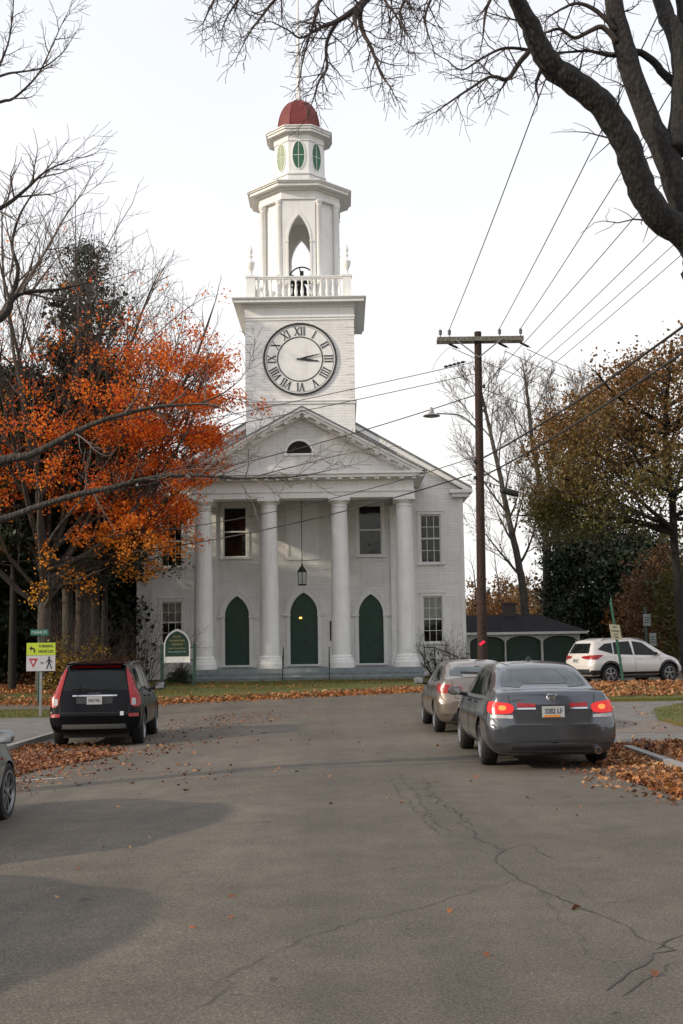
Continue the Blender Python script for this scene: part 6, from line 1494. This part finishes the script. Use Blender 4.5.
# group of tall straight trunks behind the maple (needled crowns lost among the leaves)
for i, (px, r, Yt, lb) in enumerate(((67, .22, 47.5, 'leftmost of three tall straight grey trunks behind the maple'), (80, .23, 48.4, 'middle one of three tall straight grey trunks behind the maple'), (91, .27, 47.2, 'rightmost and thickest of three tall straight grey trunks behind the maple'))):
    x = P(px - 1, 690, Yt).x; root = thing('pine_tree', (x, Yt, gz(x, Yt)), lb, 'tree', group='tall straight trunks behind the maple')
    T = Tree(60 + i); T.rmin = .01; q6 = Q(2, n=(14, 5, 0), seg=(8, 5, 4), wander=(.02, .12, .2), trop=(.03, .03, .02), ang=((50, 80), (30, 60), (30, 60)), lr=((.25, .4), (.4, .6), (.4, .6)), rr=(.3, .5, .5), t0=(.35, .3, .2))
    T.guided([V((x, Yt, .0)), V((x + .05, Yt, 3)), V((x + .12 * (i - 1), Yt, 7)), V((x + .2 * (i - 1), Yt, 14))], [r * 1.15, r, r * .85, r * .4], q6, 0, 12, 4.2, .48)
    T.build(root, M['bark_grey'], M['bark_twig']); T.leaves(root, M['pine'], 14, .22, .28, 70 + i, None, flat=.3)
# darker trunks at the far left
for i, (px, r, Yt, lb) in enumerate(((12, .17, 46, 'slim dark trunk standing at the left edge behind the leaf pile'), (54, .16, 49.5, 'slim dark trunk close behind the maple trunk'), (104, .15, 47, 'slim dark trunk between the grey trunks and the church'))):
    x = P(px, 690, Yt).x; evergreen(x, Yt, 12.5, 2.3, 5.2, 90 + i, lb, 'evergreen_tree', 'evergreen', 170, 60, .38, .22, .5, r)
# dark evergreens filling the left background
for i, (px, Yt, h, w, lb) in enumerate(((-70, 50, 11, 4.2, 'dark evergreen just outside the left edge'), (-10, 56, 10.5, 4.0, 'dark evergreen at the left edge, second row'), (35, 58, 11, 3.6, 'dark evergreen behind the traffic sign'), (75, 60, 10, 3.6, 'dark evergreen behind the tall grey trunks'), (105, 57, 9.2, 2.7, 'dark evergreen left of the church, with sky gaps'), (126, 64, 9, 2.8, 'dark evergreen touching the left wall of the church'))):
    x = P(px, 690, Yt).x; evergreen(x, Yt, h, w, .3, 110 + i, lb, 'evergreen_tree', 'evergreen', 420, 62, .48, .26, .38, .2)
# bushes
def bush(x, y, rx, rz, seed, mat, label, n=60, per=34, size=.09, sig=.16, stems=True, name='bush', twig='bark_twig', lift=0):
    z = gz(x, y) + lift; root = thing(name, (x, y, z), label, 'bush'); rng = np.random.default_rng(seed)
    T = Tree(seed); q = Q(2, n=(5, 4, 0), seg=(5, 4, 3), wander=(.1, .15, .2), trop=(.04, .03, .02), ang=((20, 45), (25, 50), (30, 50)), lr=((.5, .7), (.5, .7), (.4, .6)), rr=(.6, .6, .6), t0=(.2, .2, .2)); T.rmin = .004
    for k in range(9): T.grow(V((x + T.r.uniform(-.2, .2) * rx, y + T.r.uniform(-.2, .2), z - .03)), V((T.r.uniform(-.8, .8), T.r.uniform(-.6, .6), 1)), rz * 1.25, .018, 0, q)
    T.build(root, M[twig], M[twig])
    if n:
        p = clumps(rng, (0, 0, rz * .55), (rx, rx * .8, rz * .55), n, per, sig, .3, .2, -.9); fastmesh('foliage', leaf_quads(p, size, rng, .1), None, M[mat], root)
    return root
bush(P(72, 660, 44).x, 44, 1.15, 1.9, 7, 'yellowbush', 'golden yellow bush behind the black SUV, near the grey trunks')
bush(P(98, 665, 47).x, 47, .8, 1.6, 17, 'yellowbush', 'thin yellow bush behind the black SUV roof', 26, 22)
bush(P(116, 668, 50).x, 50, .9, 1.3, 27, 'brownbush', 'low brown bush behind the right end of the black SUV', 40)
bush(P(147, 670, 52).x, 52, .85, 2.0, 37, 'brownbush', 'twiggy brown shrub against the left wing of the church', 26, 12, .06, .2)
bush(P(181, 680, 49).x, 49, .55, .55, 47, 'evergreen', 'low dark round shrub behind the church sign', 40, 40, .06, .1)
bush(P(131, 682, 51.5).x, 51.5, .5, .5, 57, 'evergreen', 'small dark shrub at the left corner of the church', 34, 34, .06, .1)
bush(P(434, 668, 53.2).x, 53.2, .45, 1.35, 67, 'evergreen', 'small upright green shrub beside the railing right of the columns', 26, 26, .06, .09)
bush(P(463, 672, 54.2).x, 54.2, .3, 1.1, 77, 'brownbush', 'small russet shrub at the right corner of the church', 20, 20, .06, .08)

# bare trees behind the garage
q7 = Q(4, n=(9, 7, 5, 4, 0), seg=(9, 7, 5, 4, 3), wander=(.03, .06, .09, .12, .14), trop=(.02, .09, .07, .05, .04), ang=((30, 52), (20, 40), (22, 42), (25, 45), (25, 45)), lr=((.38, .6), (.45, .65), (.4, .6), (.4, .6), (.4, .6)), rr=(.42, .5, .55, .6, .6), t0=(.3, .2, .15, .1, .1), taper=.25)
for i, (l, rad, Yt, lb) in enumerate((
        ([(527, 640), (524, 600), (518, 560), (509, 520), (501, 480), (492, 440), (483, 400), (478, 382)], .27, 72, 'bare pale tree behind the garage, leftmost, leaning left'),
        ([(546, 640), (547, 590), (546, 540), (541, 490), (533, 445), (528, 400), (524, 372)], .30, 74, 'bare pale tree behind the garage, middle one and tallest'),
        ([(555, 640), (555, 590), (557, 540), (562, 495), (570, 450), (577, 410), (581, 390)], .20, 76, 'bare pale tree behind the garage, right one, leaning right'))):
    g = [P(x, y, Yt) for x, y in l]; g[0].z = gz(g[0].x, Yt) - .3
    root = thing('bare_tree', (g[0].x, Yt, gz(g[0].x, Yt)), lb, 'tree', group='bare trees behind the garage')
    T = Tree(200 + i, lambda p: p.z < 19.2 - .03 * (p.x - 12.5) ** 2); T.rmin = .010; T.lim = .06
    n_ = len(g); T.guided(g, [rad * (1 - .8 * k / (n_ - 1)) for k in range(n_)], q7, 0, 17, 8.0, .22)
    if i == 1: T.guided([P(546, 560, Yt), P(556, 520, Yt), P(566, 470, Yt), P(572, 430, Yt), P(580, 395, Yt)], [.14, .11, .08, .05, .03], q7, 1, 12, 5, .2)
    T.build(root, M['bark_grey'], M['bark_twig_far'])
# russet oak on the right
OY = 50; ox = P(690, 690, OY).x
root = thing('oak_tree', (ox, OY, gz(ox, OY)), 'big russet and green oak at the right edge above the dark yew', 'tree')
T = Tree(301, lambda p: p.z < 11.0 + .55 * (p.x - 9) and p.x > 8.7 + .7 * max(0, p.z - 10) - .0 * p.y); T.rmin = .009; T.lim = .05
q8 = Q(3, n=(8, 7, 5, 0), seg=(8, 7, 5, 4), wander=(.05, .1, .14, .18), trop=(.01, .02, .02, .01), ang=((35, 65), (25, 55), (30, 55), (30, 60)), lr=((.5, .7), (.45, .65), (.45, .65), (.4, .6)), rr=(.45, .5, .55, .6), t0=(.2, .15, .15, .1))
T.guided([V((ox, OY, 0)), P(683, 640, OY), P(676, 560, OY), P(672, 500, OY), P(665, 440, OY), P(668, 380, OY), P(672, 340, OY)], [.22, .19, .17, .15, .12, .09, .06], q8, 1, 0, 3)
rr2 = random.Random(9)
for i in range(34):
    zt_ = rr2.uniform(6.2, 14.0); az = rr2.uniform(math.pi * .55, math.pi * 1.45) if i % 3 else rr2.uniform(-1.5, 1.5); el = R(rr2.uniform(0, 25) + (12 if zt_ > 11 else 0))
    ln_ = 7.0 * math.sqrt(max(.12, 1 - ((zt_ - 8.0) / 7.6) ** 2)) * rr2.uniform(.75, 1.05)
    T.grow(V((P(672, 500, OY).x, OY, zt_)), V((math.cos(az) * math.cos(el), math.sin(az) * math.cos(el) * .8, math.sin(el))), ln_, .10, 1, q8)
T.build(root, M['bark'], M['bark_twig']); T.leaves(root, M['oak'], 22, .13, .30, 302, lambda p: 0 if p.z < 6.6 else .26 + .74 * (math.sin(p.z * 3.1 + p.x * .9) * math.cos(p.x * 1.1 - p.y) > -.1) if p.z < 13.4 else .35)
# dark broad yew below it
x = P(614, 690, 73).x; YS = 73 / 57
root = thing('yew_tree', (x, 73, gz(x, 73)), 'broad very dark rounded evergreen behind the white crossover', 'tree'); rng = np.random.default_rng(41)
mb = MB(); mb.tube([(0, 0, -.2), (0, 0, 2.5), (.2, 0, 5)], .3, .1, 8); mb.build('trunk', M['bark'], root)
p = np.concatenate([clumps(rng, [k_ * YS for k_ in c], [k_ * YS * 1.08 for k_ in r], n, 90, .5, .18, .55, -.8) for c, r, n in (((-.3, 0, 3.5), (2.5, 2.3, 3.2), 230), ((-.9, .2, 4.2), (1.4, 1.5, 2.4), 80), ((.9, 0, 2.8), (1.7, 1.6, 2.7), 120), ((2.1, 0, 2.9), (1.5, 1.6, 2.8), 130), ((1.6, 0, 4.2), (1.3, 1.3, 2.0), 70))])
fastmesh('foliage', leaf_quads(p, .2, rng, .1), None, M['evergreen'], root)
evergreen(P(636, 690, 76).x, 76, 7.6, 2.4, .1, 43, 'second dark evergreen close behind the broad yew', 'evergreen_tree', 'evergreen', 260, 60, .4, .24, .35, .2)
# trees on the right behind the crossover
for i, (px, Yt, h, r, mt, lb) in enumerate(((672, 62, 6.0, 2.3, 'brownbush', 'brownish tree at the right edge behind the sign post'), (655, 70, 5.0, 2.2, 'russet', 'russet small tree right of the dark yew'), (720, 58, 7.0, 3.0, 'oak', 'green-brown tree just beyond the right edge'), (690, 80, 9, 3.5, 'farwood', 'tall mixed tree far right behind the oak'))):
    x = P(px, 690, Yt).x; root = thing('autumn_tree', (x, Yt, gz(x, Yt)), lb, 'tree'); T = Tree(400 + i); T.rmin = .01
    q9 = Q(2, n=(9, 6, 0), seg=(7, 5, 4), wander=(.05, .12, .15), trop=(.02, .04, .02), ang=((30, 60), (25, 55), (30, 55)), lr=((.4, .6), (.45, .6), (.4, .6)), rr=(.45, .5, .5), t0=(.15, .15, .1))
    T.grow(V((x, Yt, gz(x, Yt) - .1)), V((.02, 0, 1)), h * .85, .16, 0, q9); T.build(root, M['bark'], M['bark_twig'])
    rng = np.random.default_rng(410 + i); p = clumps(rng, (0, 0, h * .52), (r, r, h * .5), 150, 55, .35, .35, .3, -.95); fastmesh('foliage', leaf_quads(p, .17, rng, .1), None, M[mt], root)
# autumn trees far behind the garage
for i, (px, Yt, pyt, r, mt, lb) in enumerate(((472, 92, 588, 3.2, 'russet', 'russet tree beyond the garage, next to the utility pole'), (497, 96, 580, 3.6, 'brownbush', 'brown thin tree beyond the garage roof'), (520, 100, 583, 3.0, 'russet', 'orange tree beyond the garage, behind the chimney'), (542, 98, 592, 3.0, 'yellowbush', 'yellowish tree beyond the right end of the garage'), (566, 90, 570, 3.4, 'farwood', 'mixed tree between the garage and the dark yew'))):
    x = P(px, 690, Yt).x; root = thing('autumn_tree', (x, Yt, gz(x, Yt)), lb, 'tree'); h = P(px, pyt, Yt).z - gz(x, Yt); T = Tree(430 + i); T.rmin = .015
    T.grow(V((x, Yt, gz(x, Yt) - .1)), V((.02, 0, 1)), h * .95, .16, 0, q9); T.build(root, M['bark'], M['bark_twig'])
    rng = np.random.default_rng(440 + i); p = clumps(rng, (0, 0, h * .5), (r, r, h * .48), 90, 38, .4, .35, .3, -.95); fastmesh('foliage', leaf_quads(p, .2, rng, .1), None, M[mt], root)

# woods closing the view; the row behind the camera is added and unseen
rng = np.random.default_rng(77); P_ = []
def woods(x0, y0, x1, y1, h, depth, n, per, sig, size, name='woods'):
    t = rng.random(n); d = np.array([x1 - x0, y1 - y0]); ln = np.hypot(*d); nn = np.array([-d[1], d[0]]) / ln
    hh = h * (.72 + .28 * np.sin(t * ln * .21 + x0) * np.cos(t * ln * .083 + 1)); zz = rng.random(n) ** .8 * hh
    off = (rng.random(n) - .5) * depth * np.sqrt(np.clip(1 - (zz / hh) ** 2, .05, 1))
    c = np.stack([x0 + d[0] * t + nn[0] * off, y0 + d[1] * t + nn[1] * off, zz], 1); k = rng.poisson(per, n); idx = np.repeat(np.arange(n), k)
    p = c[idx] + rng.normal(size=(len(idx), 3)) * sig
    o = fastmesh(name, leaf_quads(p, size, rng, .1), None, M['farwood'], None); return kind(o, 'stuff')
kind(woods(-95, 112, 100, 118, 8.5, 12, 1500, 24, .7, .55, 'far_woods'), 'stuff')
kind(woods(55, 112, 45, 30, 9, 9, 700, 24, .7, .6, 'right_woods'), 'stuff')
kind(woods(-46, 112, -42, 20, 12, 10, 900, 24, .7, .6, 'left_woods'), 'stuff')
kind(woods(-60, -34, 60, -34, 7, 8, 1100, 26, .8, .8, 'unseen_woods'), 'stuff')  # unseen trees added to darken car reflections and dim the church front
# ------------------------------------------------------------------ fallen leaves and grass
def scatter(name, mat, gen, n, size, lift, seed, flat=.75, pile=0):
    rng = np.random.default_rng(seed); p = gen(rng, n); z = np.array([gz(a, b) for a, b in p]); ex = rng.random(len(p)) ** 1.6 * pile
    pts = np.stack([p[:, 0], p[:, 1], z + lift + ex + .01], 1); o = fastmesh(name, leaf_quads(pts, size, rng, flat, .55), None, M[mat]); kind(o, 'stuff'); return o
def along(poly, w, side=0):
    L_ = [math.dist(a, b) for a, b in zip(poly, poly[1:])]; cum = np.cumsum([0] + L_)
    def g(rng, n):
        s = rng.random(n) * cum[-1]; i = np.clip(np.searchsorted(cum, s) - 1, 0, len(L_) - 1); f = (s - cum[i]) / np.array(L_)[i]; A = np.array(poly); a, b = A[i], A[i + 1]
        q = a + (b - a) * f[:, None]; d = (b - a) / np.linalg.norm(b - a, axis=1)[:, None]; nn = np.stack([-d[:, 1], d[:, 0]], 1); return q + nn * (rng.normal(size=n) * w + side)[:, None]
    return g
def rect(x0, x1, y0, y1, power=1, lump=0):
    def g(rng, n):
        p = np.stack([rng.uniform(x0, x1, n * 2), rng.uniform(y0, y1, n * 2)], 1)
        k = np.sin(p[:, 0] * 1.9 + 1) * np.cos(p[:, 1] * 1.3) + np.sin(p[:, 0] * .7 + p[:, 1] * .9); keep = rng.random(len(p)) < (1 / (1 + np.exp(-k * 2.2 * lump)) if lump else .5); return p[keep][:n]
    return g
def inpoly(poly, lump=.8):
    xs = [a for a, b in poly]; ys = [b for a, b in poly]; g0_ = rect(min(xs), max(xs), min(ys), max(ys), 1, lump)
    def g(rng, n):
        p = g0_(rng, n * 2); ins = np.zeros(len(p), bool); j = len(poly) - 1
        for i in range(len(poly)):
            (xi, yi), (xj, yj) = poly[i], poly[j]
            c = ((yi > p[:, 1]) != (yj > p[:, 1])) & (p[:, 0] < (xj - xi) * (p[:, 1] - yi) / (yj - yi + 1e-12) + xi); ins ^= c; j = i
        return p[ins][:n]
    return g
# drift against the right kerb
scatter('fallen_leaves', 'litter', inpoly([(4.62, 10.5), (4.62, 19.6), (7.5, 19.9), (7.5, 10.5)], .4), 15000, .068, .09, 1, .4, .10)
scatter('fallen_leaves', 'litter', inpoly([(3.75, 13.4), (3.55, 15.4), (3.6, 17.5), (3.9, 20.4), (4.46, 20.6), (4.46, 13.2)], .6), 7000, .066, .0, 2, .5, .06)
scatter('fallen_leaves', 'litter', along([(3.9, 12.8), (3.55, 15.5), (3.5, 18)], .28), 420, .066, .0, 3, .8)
scatter('fallen_leaves', 'litter', along([(4.5, 19.9), (6.2, 20.3), (9, 20.6)], .25), 2600, .068, .03, 4, .5, .05)
# drift behind the black car along the left kerb
scatter('fallen_leaves', 'litter_red', inpoly([(-6.46, 15.5), (-6.46, 25), (-5.3, 25), (-4.2, 23.5), (-4.0, 22), (-4.9, 19.5), (-5.3, 17), (-5.6, 15.5)], .8), 8500, .062, .0, 5, .6, .04)
scatter('fallen_leaves', 'litter_red', along([(-5.0, 15), (-4.6, 18.5), (-3.8, 21.5), (-3.3, 24)], .45), 500, .062, .0, 36, .8)
scatter('fallen_leaves', 'litter_red', rect(-6.4, -1.6, 15, 33, 1, 1.6), 320, .062, .0, 6, .9)
scatter('fallen_leaves', 'litter_red', along([(-4.2, 27), (-2.8, 30), (-3.2, 34)], .7), 260, .062, .0, 26, .9)
# along the edge of the church lawn
scatter('fallen_leaves', 'litter_gold', along(edge[1:9], .42, -.25), 3800, .09, .0, 7, .6, .05)
scatter('fallen_leaves', 'litter', along(edge[1:9], .5, .35), 2400, .09, .05, 8, .5, .05)
scatter('fallen_leaves', 'litter_gold', inpoly([(-12, 41.8), (-5.5, 42.5), (4, 48.5), (6.5, 53), (6.5, 56), (-13, 56)], 1.2), 1500, .09, .05, 9, .6)
scatter('fallen_leaves', 'litter', inpoly([(-34, 42), (-12, 41.6), (-10, 45), (-10.3, 60), (-34, 60)], .6), 18000, .10, .06, 10, .5, .08)
scatter('fallen_leaves', 'litter_gold', rect(-26, -9.5, 42, 50, 1, 1.2), 3500, .12, .06, 11, .5, .05)
scatter('fallen_leaves', 'litter', along([(-30, 56), (-12, 54.5)], .9), 6000, .13, .15, 12, .4, .35)
# island and wedge on the right
scatter('fallen_leaves', 'litter', inpoly([(x, y + .9) if y < 37.5 else (x, y) for x, y in isl], .5), 26000, .09, .09, 13, .45, .14)
scatter('fallen_leaves', 'litter', along([(5, 42.4), (7.5, 43.6), (14, 44.6), (30, 45)], .5), 3000, .11, .02, 14, .5, .1)
scatter('fallen_leaves', 'litter', inpoly([(7.6, 21.0), (8.4, 26), (10, 30), (14, 33), (30, 33), (30, 20.6)], .9), 6500, .08, .07, 15, .5, .04)
scatter('fallen_leaves', 'litter', rect(4.7, 14, 21, 34.5, 1, 1.3), 420, .075, .01, 16, .9)
scatter('fallen_leaves', 'litter', rect(-4, 4.3, 4.5, 34, 1, 1.2), 120, .055, .0, 17, .9)
# grass blades where the turf shows
def blades(name, gen, n, h, lift, seed):
    rng = np.random.default_rng(seed); p = gen(rng, n); n = len(p); z = np.array([gz(a, b) for a, b in p]) + lift
    a = rng.uniform(0, 6.28, n); dx, dy = np.cos(a) * .012, np.sin(a) * .012; hh = h * rng.uniform(.5, 1.2, n); lx, ly = rng.normal(size=n) * h * .4, rng.normal(size=n) * h * .4
    v = np.stack([np.stack([p[:, 0] - dx, p[:, 1] - dy, z - .02], 1), np.stack([p[:, 0] + dx, p[:, 1] + dy, z - .02], 1), np.stack([p[:, 0] + lx, p[:, 1] + ly, z + hh], 1)], 1).reshape(-1, 3)
    o = fastmesh(name, v, None, M['blade'], None, 3); kind(o, 'stuff')
blades('grass', inpoly([(-13, 41.6), (-5.5, 42), (-1, 44), (4, 48.5), (6.5, 53), (6.5, 57), (-13, 58)], .3), 26000, .07, .05, 1)
blades('grass', inpoly(isl, .2), 14000, .07, .09, 2)
blades('grass', inpoly([(6.75, 21.2), (7.1, 27.3), (7.9, 31), (9.6, 34), (14, 35), (20, 35), (20, 20.8)], .1), 16000, .06, .07, 3)
blades('grass', inpoly([(-22, 34), (-6.95, 33.6), (-7.6, 35.6), (-9.3, 36.8), (-22, 37.2)], .1), 10000, .06, .07, 4)
# ------------------------------------------------------------------ world and sun
w = bpy.data.worlds.new('World'); sc.world = w; w.use_nodes = True; nt = w.node_tree
bg = nt.nodes['Background']; sky = nt.nodes.new('ShaderNodeTexSky'); sky.sky_type = 'NISHITA'; sky.sun_disc = False
SUN_EL, SUN_AZ = R(22), R(-111)     # azimuth measured from +Y towards +X
sky.sun_elevation = SUN_EL; sky.sun_rotation = SUN_AZ
sky.air_density = 1.5; sky.dust_density = 5; sky.ozone_density = 1
tc = nt.nodes.new('ShaderNodeTexCoord'); sp_ = nt.nodes.new('ShaderNodeSeparateXYZ'); L(nt, tc.outputs['Generated'], sp_.inputs[0])
ov = ramp(nt, sp_.outputs[2], [(0.0, (9.0, 8.8, 8.45)), (.2, (8.8, 8.7, 8.55)), (.48, (7.55, 7.75, 8.4)), (1, (7.3, 7.5, 8.2))])
nz = noise(nt, 2.4, 5, .5, tc.outputs['Generated']); nr = ramp(nt, nz.outputs[0], [(.3, (.94, .945, .96)), (.7, (1.04, 1.04, 1.03))])
cl = mix(nt, 1, ov.outputs[0], nr.outputs[0], 'MULTIPLY')
L(nt, mix(nt, .94, sky.outputs[0], cl), bg.inputs['Color']); bg.inputs['Strength'].default_value = .122
sd_ = bpy.data.lights.new('sun', 'SUN'); sd_.energy = 3.0; sd_.angle = R(1.2); sd_.color = (1, .86, .68)
so = bpy.data.objects.new('sun', sd_); COL.objects.link(so)
dv = V((math.sin(SUN_AZ) * math.cos(SUN_EL), math.cos(SUN_AZ) * math.cos(SUN_EL), math.sin(SUN_EL)))
so.rotation_euler = dv.to_track_quat('Z', 'Y').to_euler(); so.location = dv * 100
vs_ = sc.view_settings; vs_.view_transform = 'Standard'; vs_.look = 'None'; vs_.exposure = .1; vs_.gamma = 1; vs_.use_curve_mapping = False
